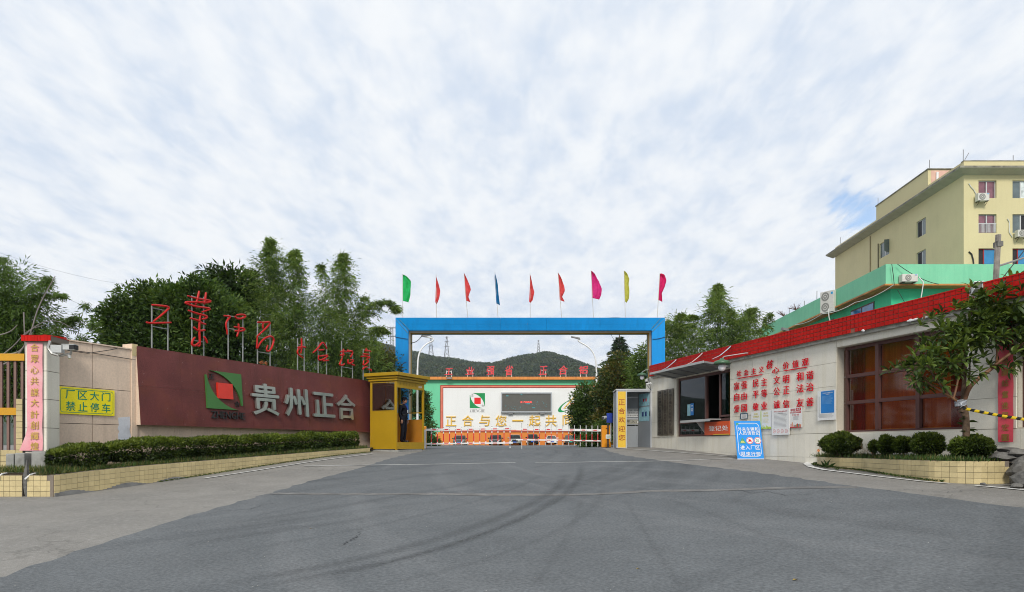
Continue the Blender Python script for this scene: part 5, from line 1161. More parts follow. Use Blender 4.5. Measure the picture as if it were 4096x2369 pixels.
obj('cabinet', B().box(-19/k, 19/k, -.16, .16, MR.z, (HZ-1706)/k), m_mot, mr_, bevel=.03); obj('lid', B().box(-19.3/k, 19.3/k, -.165, .165, (HZ-1711)/k, (HZ-1702.5)/k), m_mot, mr_, bevel=.02)
obj('lock', B().box(-.03, .06, -.166, -.16, (HZ-1717)/k, (HZ-1714)/k), m_black, mr_)
RD = Frame((2432-CX)/F*28.3, 28.3, 0, G(4, 28.3)); rd = thing('card_reader_post', 'slim black post with a white card reader, before the orange barrier box', 'card reader', RD); k = F/28.3
obj('post', B().box(-.03, .03, -.02, .02, RD.z+.02, (HZ-1698)/k).box(-.10, .10, -.06, .06, RD.z, RD.z+.02), m_black, rd)
b = B().box(-.10, .10, -.06, -.021, (HZ-1756)/k, (HZ-1739)/k); obj('reader', b, m_white, rd, bevel=.02); obj('screen', B().box(-.075, .075, -.0625, -.0605, (HZ-1753)/k, (HZ-1742)/k), mat('pale reader face', (.42, .50, .44)), rd)
x, z = (2419-CX)/F*28.6, (HZ-1672)/F*28.6
fr = Frame(x, 28.6, 0, z-.15); t = thing('plate_camera', 'grey number-plate camera with blue back above the orange barrier box', 'camera', fr)
obj('housing', B().tube([(-.08, -.12, z), (.06, .05, z+.02)], .07, 12).tube([(.1, .06, z-.05), (.26, .06, z-.15), (.26, .06, z-1.0)], .025, 6), m_galv, t); obj('lens', B().ball((-.09, -.13, z), (.045, .03, .045), 10, 7), m_black, t)
obj('rear_cover', B().box(.09, .32, -.02, .14, z-.2, z+.2), mat('blue plastic', (.01, .04, .30)), t)
# ================================================================ grey pedestrian cabin
CA = Frame((2466-CX)/F*26.6, 26.6, math.radians(-2.5), 0); CA.z = G(4.2, 26.6)+.02; k = F/26.6
ca = thing('pedestrian_cabin', 'grey steel walk-through cabin with a yellow welcome strip', 'cabin', CA)
m_cab = mat('grey cabin panel', (.27, .29, .31), rough=.5, var=.06, dirt=.12); m_cab2 = mat('light aluminium trim', (.50, .51, .52), rough=.35, metal=.4)
cw = CA.at(2607); zt_ = (HZ-1561)/k; x1 = CA.at(2469); x2 = CA.at(2503); x3 = CA.at(2508); D = 1.15; zb_ = CA.z
obj('side_panel', B().box(.02, .05, .03, D, zb_, zt_-.03), m_cab, ca)
for q_ in ((0, .05, 0, .03, zb_, zt_), (x2, x3, -.005, .03, zb_, zt_), (cw-.05, cw, 0, .03, zb_, zt_), (.051, x2-.001, 0, .03, zt_-.05, zt_), (x3+.001, cw-.051, 0, .03, zt_-.06, zt_), (.051, x2-.001, 0, .03, zb_, zb_+.03), (0, .05, D, D+.03, zb_, zt_), (cw-.05, cw, D, D+.03, zb_, zt_)): obj('frame_bar', B().box(*q_), m_cab2, ca)
st_ = obj('welcome_strip', B().box(.052, x2-.002, .004, .028, zb_+.03, zt_-.052), mat('yellow strip sheet', (.72, .46, .04), rough=.4, var=.03), ca)
b = B()
for ch, py in zip('正合欢迎您', (1610, 1645, 1680, 1716, 1751)): b.text(ch, .08, x2-.035, (HZ-py)/k-.105, (HZ-py)/k+.115, .0025, 0, .02)
obj('lettering', b, mat('dark red lettering', (.30, .012, .015)), st_)
obj('roof', B().box(-.02, cw+.02, -.02, D+.05, zt_, zt_+.045), m_cab2, ca)
obj('ceiling', B().box(.05, cw-.05, .035, D, zt_-.03, zt_-.01), m_cab, ca)
xd = CA.at(2575, -D*.9)
obj('back_panel', B().box(.25, xd, D-.03, D, (HZ-1690)/k, zt_-.03), m_cab, ca); obj('back_panel', B().box(.25, xd, D-.06, D-.035, zb_, (HZ-1701)/k), m_cab, ca)
obj('inner_frame', B().box(xd, xd+.03, D-.07, D, zb_, zt_-.03).box(.25, xd, D-.08, D-.06, (HZ-1697)/k, (HZ-1691)/k).box(.25, xd, D-.05, D-.031, (HZ-1674)/k, (HZ-1669)/k).box(.25, xd, D-.05, D-.031, (HZ-1584)/k, (HZ-1580)/k), m_cab2, ca)
bnn = obj('lintel_board', B().box(.3, xd-.02, D-.10, D-.085, (HZ-1692)/k-.02, (HZ-1674)/k-.01), mat('grey-beige board', (.30, .29, .24)), ca)
b = B()
for i, ch in enumerate('安平入出'): b.text(ch, .30+i*.20+.02, .30+i*.20+.15, (HZ-1688)/k, (HZ-1678)/k, D-.103, 0, .03)
obj('lettering', b, m_black, bnn)
nb = obj('notice', B().box(.34, xd-.08, D-.055, D-.051, (HZ-1664)/k, (HZ-1629)/k), m_paper, ca)
b = B()
for i, s_ in enumerate(('进厂门禁 须车辆', '员工请刷脸进入', '来人员登记处登记')): b.text(s_, .37, xd-.11, (HZ-1661+i*0+11*(2-i))/k-.0, (HZ-1661+11*(2-i))/k+.06, D-.058, 0, .02)
obj('lettering', b, m_ink, nb)
dr = obj('side_door', B().box(cw-.045, cw-.02, .03, D-.10, zb_, zt_-.06).xf(lambda x, y, z: (x-(y)*.32, y, z)), m_cab, ca)
for (a, c, mm_) in ((1572, 1621, m_pcyan), (1626, 1683, m_pcyan)):
    obj('poster', B().box(cw-.053, cw-.047, .10, D-.20, (HZ-c)/k, (HZ-a)/k).xf(lambda x, y, z: (x-(y)*.32, y, z)), mm_, dr)
obj('poster_print', B().box(cw-.057, cw-.054, .3, .45, (HZ-1664)/k, (HZ-1645)/k).box(cw-.057, cw-.054, .55, .7, (HZ-1664)/k, (HZ-1645)/k).xf(lambda x, y, z: (x-(y)*.32, y, z)), mat('navy print', (.02, .05, .18)), dr)
obj('poster_print', B().box(cw-.057, cw-.054, .3, .4, (HZ-1604)/k, (HZ-1592)/k).box(cw-.057, cw-.054, .5, .6, (HZ-1604)/k, (HZ-1592)/k).xf(lambda x, y, z: (x-(y)*.32, y, z)), m_pred, dr)
obj('handle', B().box(cw-.09, cw-.06, .02, .05, (HZ-1664)/k, (HZ-1646)/k), m_black, ca)
obj('small_card', B().box(.95, 1.05, D-.11, D-.104, (HZ-1688)/k, (HZ-1682)/k), m_paper, bnn)
# ================================================================ blue gate frame with flags
YG = 31.0; k = F/YG
def gx(px): return (px-CX)/k
def gz_(py): return (HZ-py)/k
m_gblue = mat('bright blue composite panel', (.006, .245, .62), rough=.4, var=.12, vs=.5, streak=.4, scol=(.008, .15, .38), spec=.2)
gx0, gx1 = gx(1582), gx(2660); gt = (gz_(1273)+gz_(1269))/2; ix0, ix1 = gx(1632), gx(2610); it = (gz_(1323)+gz_(1318))/2; DG = 1.35
GFr = Frame((gx0+gx1)/2, YG, 0, -.2); cxg = GFr.x; zg0 = -.35
gt_ = thing('blue_gate', 'tall bright blue portal frame over the entrance with striped inner faces', 'gate', GFr)
def X_(x): return x-cxg
ch = .12    # the blue front is a splayed frame: its inner edge lies deeper than its outer edge
b = B()
def legs(b, xa, xb):
    b.hexa([(X_(xa), 0, zg0), (X_(xb), ch, zg0), (X_(xb), .3, zg0), (X_(xa), .3, zg0), (X_(xa), 0, gt), (X_(xb), ch, it), (X_(xb), .3, it), (X_(xa), .3, gt)])
n = 4
for i in range(n):      # panels of the left leg, the right leg and the beam
    pass
def blue_leg(xa, xb, sgn_):
    zs_ = [zg0, 1.4, 3.6, None]
    for j in range(3):
        z0 = zs_[j]+(.006 if j else 0); b = B()
        if j < 2: o0 = o1 = i1 = zs_[j+1]; i0 = z0
        else: o1, i1 = gt, it
        A = [(X_(xa), 0, z0), (X_(xb), ch, z0), (X_(xb), .28, z0), (X_(xa), .28, z0), (X_(xa), 0, o1), (X_(xb), ch, i1), (X_(xb), .28, i1), (X_(xa), .28, o1)]
        if sgn_ < 0: A = [A[1], A[0], A[3], A[2], A[5], A[4], A[7], A[6]]
        b.hexa(A); obj('blue_panel', b, m_gblue, gt_)
blue_leg(gx0, ix0, 1); blue_leg(gx1, ix1, -1)
xs_ = [0, .22, .39, .56, .76, 1]
for a, c in zip(xs_, xs_[1:]):
    ta, tb = gx0+(gx1-gx0)*a+.003, gx0+(gx1-gx0)*c-.003; ba_, bb__ = max(ta, ix0+.003) if a > 0 else ix0+.003, min(tb, ix1-.003) if c < 1 else ix1-.003
    zm = (gt+it)/2
    ma, mb_ = (ta+ba_)/2, (tb+bb__)/2
    obj('blue_panel', B().hexa([(X_(ba_), ch, it+.003), (X_(bb__), ch, it+.003), (X_(bb__), .28, it+.003), (X_(ba_), .28, it+.003), (X_(ma), ch/2, zm-.003), (X_(mb_), ch/2, zm-.003), (X_(mb_), .28, zm-.003), (X_(ma), .28, zm-.003)]), m_gblue, gt_)
    obj('blue_panel', B().hexa([(X_(ma), ch/2, zm+.003), (X_(mb_), ch/2, zm+.003), (X_(mb_), .28, zm+.003), (X_(ma), .28, zm+.003), (X_(ta), 0, gt), (X_(tb), 0, gt), (X_(tb), .28, gt), (X_(ta), .28, gt)]), m_gblue, gt_)
# inner core with striped faces: maroon, white, yellow, green
strp = [(.281, .36, mat('maroon stripe', (.10, .012, .02))), (.362, .76, m_cream), (.762, 1.13, mat('ochre stripe', (.50, .27, .01), dirt=.2)), (1.132, 1.35, mat('deep green stripe', (.01, .12, .075)))]
for a, c, m_ in strp:
    obj('stripe', B().box(X_(gx0)+.01, X_(ix0)-.0, a, c, zg0, gt-.01).box(X_(ix1), X_(gx1)-.01, a, c, zg0, gt-.01).box(X_(ix0)+.001, X_(ix1)-.001, a, c, it, gt-.01), m_, gt_)
m_seal = mat('torn grey sealant', (.16, .26, .25), rough=.8)
b = B()
for (p, q_) in (((1596, 1277), (1637, 1320)), ((1585, 1281), (1630, 1331)), ((2644, 1272), (2606, 1316)), ((2657, 1279), (2610, 1327))):
    n = 9
    for i in range(n):
        t0, t1 = i/n, (i+.9)/n
        A, C = [(gx(p[0]+(q_[0]-p[0])*t), gz_(p[1]+(q_[1]-p[1])*t)) for t in (t0, t1)]
        dep_ = lambda x, z: ch*min(1, max(min(x-gx0, gx1-x)/(ix0-gx0), 0) if True else 0)
        y0_, y1_ = [min(ch, ch*max(0, min(1, (gt-z)/(gt-it))), ch*max(0, min(1, (x-gx0)/(ix0-gx0), )) if x < 0 else ch*max(0, min(1, (gx1-x)/(gx1-ix1))))-.012 for x, z in (A, C)]
        b.tube([(X_(A[0]), y0_, A[1]), (X_(C[0]), y1_, C[1])], .011*(.5+random.random()), 4)
obj('sealant', b, m_seal, gt_, kind='stuff')
obj('dent', B().ball((X_(gx(2111)), .05, gz_(1279)), (.035, .03, .035), 8, 6).tube([(X_(gx(2095)), .03, gz_(1274)), (X_(gx(2130)), .03, gz_(1278))], .012, 5).tube([(X_(gx(2111)), .05, gz_(1283)), (X_(gx(2108)), .08, gz_(1300))], .016, 5), mat('bent grey bracket', (.25, .26, .25)), gt_)
cable([(gx(1582), YG-.02, gz_(1349)), (gx(1632), YG+.08, gz_(1356))], .010, m_wire, 'thin strap round the left leg of the blue gate')
cable([(gx(2611), YG+.08, gz_(1356)), (gx(2660), YG-.02, gz_(1348))], .012, m_wire, 'thin strap round the right leg of the blue gate', sag=.03)
xa_, xb_ = gx(2417), gx(2509); zc_ = gt+.005
obj('dish', B().lathe([(.52, gt+.05), (.50, gt+.06), (.25, gt+.01), (.02, gt+.004)], 0, 0, 22).xf(lambda x, y, z: (x, y*.5, z)), mat('grey dish', (.16, .17, .17)), fr=Frame((xa_+xb_)/2, YG+.5, 0, gt), label='flat grey dish lying on top of the blue gate beam', cat='dish')
# flags: base px, top px, top py, outline and colours
def fmat(nm, c):
    m = leafmat(nm, c, trans=.45, var=.06, rough=.6, spec=.2)
    return m
FC = {'green': fmat('green flag silk', (.03, .50, .17)), 'red': fmat('red flag silk', (.72, .09, .11)), 'blue': fmat('blue flag silk', (.01, .18, .50)), 'mag': fmat('magenta flag silk', (.66, .03, .25)), 'yel': fmat('yellow flag silk', (.55, .54, .12)), 'pink': fmat('deep pink flag silk', (.68, .02, .17))}
def q4(p): return (1500+p[0]/2.1, 1040+p[1]/2.1)
flags = [((233, 487), (233, 120), [(233, 122), (265, 138), (304, 180), (298, 240), (297, 290), (283, 356), (250, 350), (232, 345)], 'green', 'green flag at the far end of the blue gate, over its left leg'),
 ((516, 486), (513, 120), [(513, 135), (530, 190), (551, 270), (545, 310), (532, 340), (515, 368), (506, 355), (510, 250)], 'red', 'narrow furled red flag next to the green flag'),
 ((780, 486), (748, 112), [(750, 115), (775, 160), (800, 225), (807, 258), (785, 310), (803, 355), (765, 348), (755, 250)], 'red', 'wider red flag between a furled red flag and the blue flag'),
 ((1034, 485), (1007, 100), [(1007, 105), (1020, 150), (1032, 210), (1038, 290), (1050, 380), (1020, 370), (1012, 250), (1004, 150)], 'blue', 'thin blue flag hanging close to its tilted pole'),
 ((1304, 484), (1302, 115), [(1303, 130), (1320, 190), (1339, 270), (1332, 305), (1325, 340), (1305, 362), (1294, 350), (1299, 250)], 'red', 'narrow furled red flag just right of the blue flag'),
 ((1569, 482), (1537, 105), [(1540, 110), (1565, 160), (1590, 220), (1596, 258), (1573, 308), (1592, 350), (1552, 345), (1545, 250)], 'red', 'wider red flag beside the big magenta flag'),
 ((1836, 481), (1815, 92), [(1816, 96), (1845, 120), (1885, 175), (1903, 250), (1900, 295), (1885, 332), (1850, 328), (1822, 330)], 'mag', 'big rounded magenta flag, widest of all on the gate'),
 ((2103, 471), (2092, 92), [(2093, 96), (2120, 120), (2140, 155), (2130, 220), (2135, 325), (2115, 360), (2098, 350), (2092, 220)], 'yel', 'pale yellow flag on the blue gate'),
 ((2370, 473), (2393, 112), [(2393, 118), (2425, 130), (2450, 175), (2440, 220), (2405, 285), (2414, 350), (2385, 345), (2380, 330)], 'pink', 'deep pink flag over the right leg of the blue gate')]
for base, top, out, c, lb in flags:
    bp, tp = q4(base), q4(top); YF = YG+.35; kf = F/YF
    fx, fz = (bp[0]-CX)/kf, gt-.01; fr = Frame(fx, YF, 0, fz); t = thing('flag', lb, 'flag', fr, 'flags on the blue gate')
    tx, tz = (tp[0]-CX)/kf-fx, (HZ-tp[1])/kf
    obj('pole', B().tube([(0, 0, fz), (tx*.5, 0, (fz+tz)/2), (tx, 0, tz)], .012, 6), mat('pale bamboo pole', (.45, .42, .36)) if 'pale bamboo pole' not in MATS else MATS['pale bamboo pole'], t)
    P = [((q4(p)[0]-CX)/kf-fx, (HZ-q4(p)[1])/kf) for p in out]
    # rows between pole side and free side
    zs_ = [p[1] for p in P]; zt_, zb_ = max(zs_), min(zs_)
    ed = [(P[i], P[(i+1) % len(P)]) for i in range(len(P))]; b = B(); rows_ = []
    NR, NC = 22, 9
    for i in range(NR+1):
        z = zt_-(zt_-zb_)*(.004+.992*i/NR); xsn = []
        for (a, d) in ed:
            if (a[1]-z)*(d[1]-z) <= 0 and abs(a[1]-d[1]) > 1e-9: xsn.append(a[0]+(d[0]-a[0])*(z-a[1])/(d[1]-a[1]))
        x0, x1 = min(xsn), max(xsn); rows_.append((z, x0, x1))
        for j in range(NC+1):
            u = j/NC; amp = .11*u*(1.1-min(1, (x1-x0)/.5)*.5)
            b.v.append((x0+(x1-x0)*u, amp*math.sin(u*11+i*.35+len(lb))+.05*u*math.sin(i*.5+u*4), z))
    b.f = [(i*(NC+1)+j, i*(NC+1)+j+1, (i+1)*(NC+1)+j+1, (i+1)*(NC+1)+j) for i in range(NR) for j in range(NC)]; b.m = [0]*len(b.f)
    obj('cloth', b, FC[c], t, smooth=True)
# ================================================================ street lamps
def street(fr, lab, ztop, arm, kx):
    t = thing('street_lamp', lab, 'street lamp', fr); z0 = fr.z
    obj('pole', B().tube([(0, 0, z0), (0, 0, ztop-2.2)], [.085, .06], 10), m_white, t)
    obj('arm', B().tube(smooth_path([Vector((0, 0, ztop-2.25)), Vector((kx*.05, 0, ztop-1.2)), Vector((kx*.45, 0, ztop-.55)), Vector((kx*1.3, 0, ztop-.12)), Vector((kx*arm, 0, ztop+.02))]), .05, 8), m_white, t)
    e = kx*arm; b = B().hexa([(e-.05, -.1, ztop-.03), (e+kx*.62, -.1, ztop+.10), (e+kx*.62, .1, ztop+.10), (e-.05, .1, ztop-.03), (e-.05, -.1, ztop+.07), (e+kx*.62, -.1, ztop+.17), (e+kx*.62, .1, ztop+.17), (e-.05, .1, ztop+.07)])
    obj('lamp_head', b, m_grey, t)
street(Frame((2386-CX)/F*45, 45, 0, G(5.5, 45)), 'white street lamp with a curved arm rising from the trees, right side', (HZ-1356)/F*45, 1.05, -1.0)
street(Frame((1670-CX)/F*45, 45, math.radians(20), G(-6, 45)), 'white street lamp seen through the gate beside its left leg', (HZ-1345)/F*45, .3, 1.0)
# ================================================================ factory wall with the mural
YW = 97.0; k = F/YW
def fx_(px): return (px-CX)/k
def fz_(py): return (HZ-py)/k
WF = Frame(fx_(2040), YW, 0, G(0, 97)); fw = thing('factory_building', 'green factory building with orange eaves and a white mural wall', 'factory', WF); o_ = WF.x
m_fgreen = mat('mint green render', (.135, .53, .295), var=.05, vs=.5, streak=.15, scol=(.08, .35, .2)); m_forange = mat('orange render', (.68, .22, .035), var=.06, vs=.4, streak=.2, scol=(.4, .14, .03)); m_fwhite = mat('white mural wall', (.74, .745, .73), var=.03, vs=.3, streak=.12, scol=(.5, .48, .42))
m_eave = mat('weathered orange eave', (.66, .24, .05), var=.15, vs=1, streak=.55, scol=(.20, .07, .03)); m_rframe = mat('red mural frame', (.34, .035, .025)); m_pframe = mat('salmon mural frame', (.72, .20, .13))
L0, L1 = fx_(1640)-o_, fx_(2620)-o_
obj('wall', B().box(L0, L1, .1, 12, WF.z-.5, fz_(1520)), m_fgreen, fw)
obj('plinth', B().box(fx_(1742)-o_, L1, .04, .099, WF.z-.5, fz_(1729)), m_forange, fw)
obj('eave', B().box(L0-.3, L1, -.55, 12.3, fz_(1520), fz_(1509)), m_eave, fw)
obj('mural_wall', B().box(fx_(1773)-o_, L1, .02, .095, fz_(1720), fz_(1552)), m_fwhite, fw)
for (a, c, m_, d) in ((0, 4.2, m_rframe, -.02), (4.2, 9.5, m_pframe, -.06), (9.5, 12, m_rframe, -.02)):
    xa, xb = 1761+a, 1761+c; ya_, yb_ = 1541+a*.9, 1541+c*.9
    obj('mural_frame', B().box(fx_(xa)-o_, fx_(xb)-o_-.002, d, .095, fz_(1729), fz_(ya_)).box(fx_(xb)-o_, L1, d, .095, fz_(yb_)+.002, fz_(ya_)).box(fx_(xb)-o_, L1, d, .095, fz_(1729-a*.75)-.0-(.0 if a == 0 else 0), fz_(1729-c*.75-.0)+(-.0)) if True else B(), m_, fw)
m_mgreen = mat('mural green', (.005, .25, .07)); m_mred = mat('mural red', (.72, .01, .012)); m_mblk = mat('mural dark letters', (.10, .09, .09)); m_mgold = mat('gold acrylic letters', (.72, .44, .055), rough=.4)
ex0, ex1, ez0, ez1 = fx_(1879)-o_, fx_(1940)-o_, fz_(1633), fz_(1573)
em = obj('emblem', B().box(ex0+.3, ex0+.32, -.001, .019, ez0+.3, ez0+.32), m_mgreen, fw)
emblem(em, ex0, ex1, ez0, ez1, .015, .008, None, m_mgreen, m_mred, m_mblk)
obj('lettering', B().text('𝐙𝐇𝐄𝐍𝐆𝐇𝐄', fx_(1879)-o_, fx_(1940)-o_, fz_(1650), fz_(1638), .014, 0, -.012), m_mblk, fw)
for ch_, cx_, w_, t_, b_ in (('正', 1804, 42, 1666, 1704), ('合', 1871, 44, 1662, 1705), ('与', 1938, 42, 1661, 1704), ('您', 2004, 44, 1662, 1705), ('一', 2071, 44, 1680, 1686), ('起', 2139, 46, 1662, 1704), ('共', 2204, 44, 1661, 1705), ('同', 2271, 42, 1661, 1704), ('发', 2338, 42, 1661, 1704)):
    obj('character', B().text(ch_, fx_(cx_-w_/2)-o_, fx_(cx_+w_/2)-o_, fz_(b_), fz_(t_), .015, .12, .015 if ch_ != '一' else 0), m_mgold, fw)
# second emblem, half behind the trees
def ring_arc(cx_, cz_, rx, rz, a0, a1, t0, t1, rot, n=16):
    o = []; i_ = []
    for q_ in range(n+1):
        a = math.radians(a0+(a1-a0)*q_/n); tt = t0+(t1-t0)*math.sin(math.pi*q_/n)
        for r_, L_ in ((1+tt, o), (1-tt, i_)):
            x, z = rx*r_*math.cos(a), rz*r_*math.sin(a); L_.append((cx_+x*math.cos(rot)-z*math.sin(rot), cz_+x*math.sin(rot)+z*math.cos(rot)))
    b = B()
    for j in range(n): b.prism_y([i_[j], i_[j+1], o[j+1], o[j]][::-1], .006, .015)
    return b
obj('emblem', ring_arc(fx_(2276)-o_, fz_(1620), 1.55, .55, 60, 260, .02, .16, .55), m_mgreen, fw)
obj('emblem', B().prism_y([(fx_(2253)-o_, fz_(1635)), (fx_(2259)-o_, fz_(1635)), (fx_(2305)-o_, fz_(1583)), (fx_(2303)-o_, fz_(1578))], .004, .013), m_mgold, fw)
obj('emblem', B().box(fx_(2282)-o_, fx_(2304)-o_, .002, .012, fz_(1634), fz_(1612)), m_mred, fw)
obj('lettering', B().text('𝐇𝐔𝐀', fx_(2275)-o_, fx_(2293)-o_, fz_(1649), fz_(1640), .012, 0, -.01).text('𝐘𝐔𝐄', fx_(2295)-o_, fx_(2313)-o_, fz_(1649), fz_(1640), .012, 0, -.01), m_mblk, fw)
# LED board
LD = Frame(fx_(2105), YW-.5, 0, fz_(1651)); ld = thing('led_board', 'large dark LED board in a grey frame on the white mural wall', 'display', LD); o2 = LD.x
a, c, e, f = fx_(2004)-o2, fx_(2207)-o2, fz_(1651), fz_(1571); t_ = .17
m_alf = mat('aluminium board frame', (.40, .42, .44), rough=.4, metal=.3)
for q_ in ((a, c, f-t_, f), (a, c, e, e+t_), (a, a+t_, e+t_, f-t_), (c-t_, c, e+t_, f-t_)): obj('frame_bar', B().box(q_[0], q_[1], 0, .45, q_[2], q_[3]), m_alf, ld)
obj('screen', B().box(a+t_, c-t_, .12, .2, e+t_, f-t_), mat('unlit led face', (.10, .098, .088), rough=.7, var=.05), ld)
b = B()
for i, ch_ in enumerate('全力以赴'): b.text(ch_, (fx_(2080+i*12.4)-o2), (fx_(2080+i*12.4+11)-o2), fz_(1613), fz_(1606), .115, 0, .04)
obj('lettering', b, mat('lit red led text', (.9, .06, .05), emit=.7), ld)
b = B(); 
for i in range(70):
    x = a+t_+.3+(c-a-2*t_-.8)*random.random(); z = e+t_+.25+(.9+.4*math.sin(x))*random.random(); s_ = .02+.03*random.random(); b.box(x, x+s_*2, .114, .117, z, z+s_)
for (x, z, w_) in ((.08, .85, .35), (.38, .92, .25), (.62, .18, .4), (.5, .40, .5)): X0 = a+t_+(c-a-2*t_)*x; Z0 = e+t_+(f-e-2*t_)*z; b.box(X0, X0+w_, .113, .116, Z0, Z0+.12)
obj('lit_specks', b, mat('dim teal led light', (.05, .22, .25), emit=.25), ld, kind='stuff')
obj('bracket', B().box(fx_(2033)-o2, fx_(2052)-o2, .1, .5, e-.22, e).box(fx_(2160)-o2, fx_(2178)-o2, .1, .5, e-.22, e), m_grey, ld)
# roof characters
m_roofred = mat('sun-faded red sheet letters', (.62, .05, .06), var=.2, vs=.4, rough=.5)
for ch_, cx_, t_, b_, w_, lb in (('工', 1795, 1473, 1499, 32, 'leftmost, like a capital I'), ('业', 1880, 1467, 1498, 34, 'second from the left'), ('强', 1962, 1464, 1500, 32, 'third from the left'), ('省', 2036, 1461, 1502, 32, 'fourth, before the wide gap'), ('正', 2173, 1464, 1499, 32, 'first after the wide gap'), ('合', 2253, 1462, 1499, 36, 'pointed-roof shape after the gap'), ('铝', 2334, 1463, 1496, 36, 'last one, closest to the street lamp')):
    fr = Frame(fx_(cx_), YW+.3, 0, fz_(1509)); t = thing('roof_character', 'red character on white stands on the orange eave, %s' % lb, 'character', fr, 'red roof characters over the mural wall')
    w2 = w_/k/2; b = B().text(ch_, -w2, w2, fz_(b_), fz_(t_), -.06, .08, .04); zc_ = fz_((t_+b_)/2)
    obj('character_shape', b.xf(lambda x, y, z: (x+(z-zc_)*.12, y, z+x*.06)), m_roofred, t)
    for s_ in (-.3, .32): obj('post', B().box(s_*w2*2-.035, s_*w2*2+.035, 0, .07, fz_(1509), fz_((t_+b_)/2-4)), m_white, t)
    obj('rung', B().box(-.3*w2*2, .32*w2*2, 0, .05, fz_((t_+b_)/2), fz_((t_+b_)/2)+.06), m_white, t)
fr = Frame(fx_(1799), YW-.6, 0, fz_(1517)); t = thing('flood_light', 'small dark floodlight under the orange eave of the factory', 'lamp', fr)
obj('housing', B().hexa([(-.4, -.3, fz_(1517)), (.4, -.3, fz_(1517)), (.4, .1, fz_(1515)), (-.4, .1, fz_(1515)), (-.4, -.3, fz_(1512)), (.4, -.3, fz_(1512)), (.4, .1, fz_(1511)), (-.4, .1, fz_(1511))]), m_black, t); obj('lens', B().box(-.35, .35, -.32, -.301, fz_(1516.5), fz_(1514)), m_globe, t)
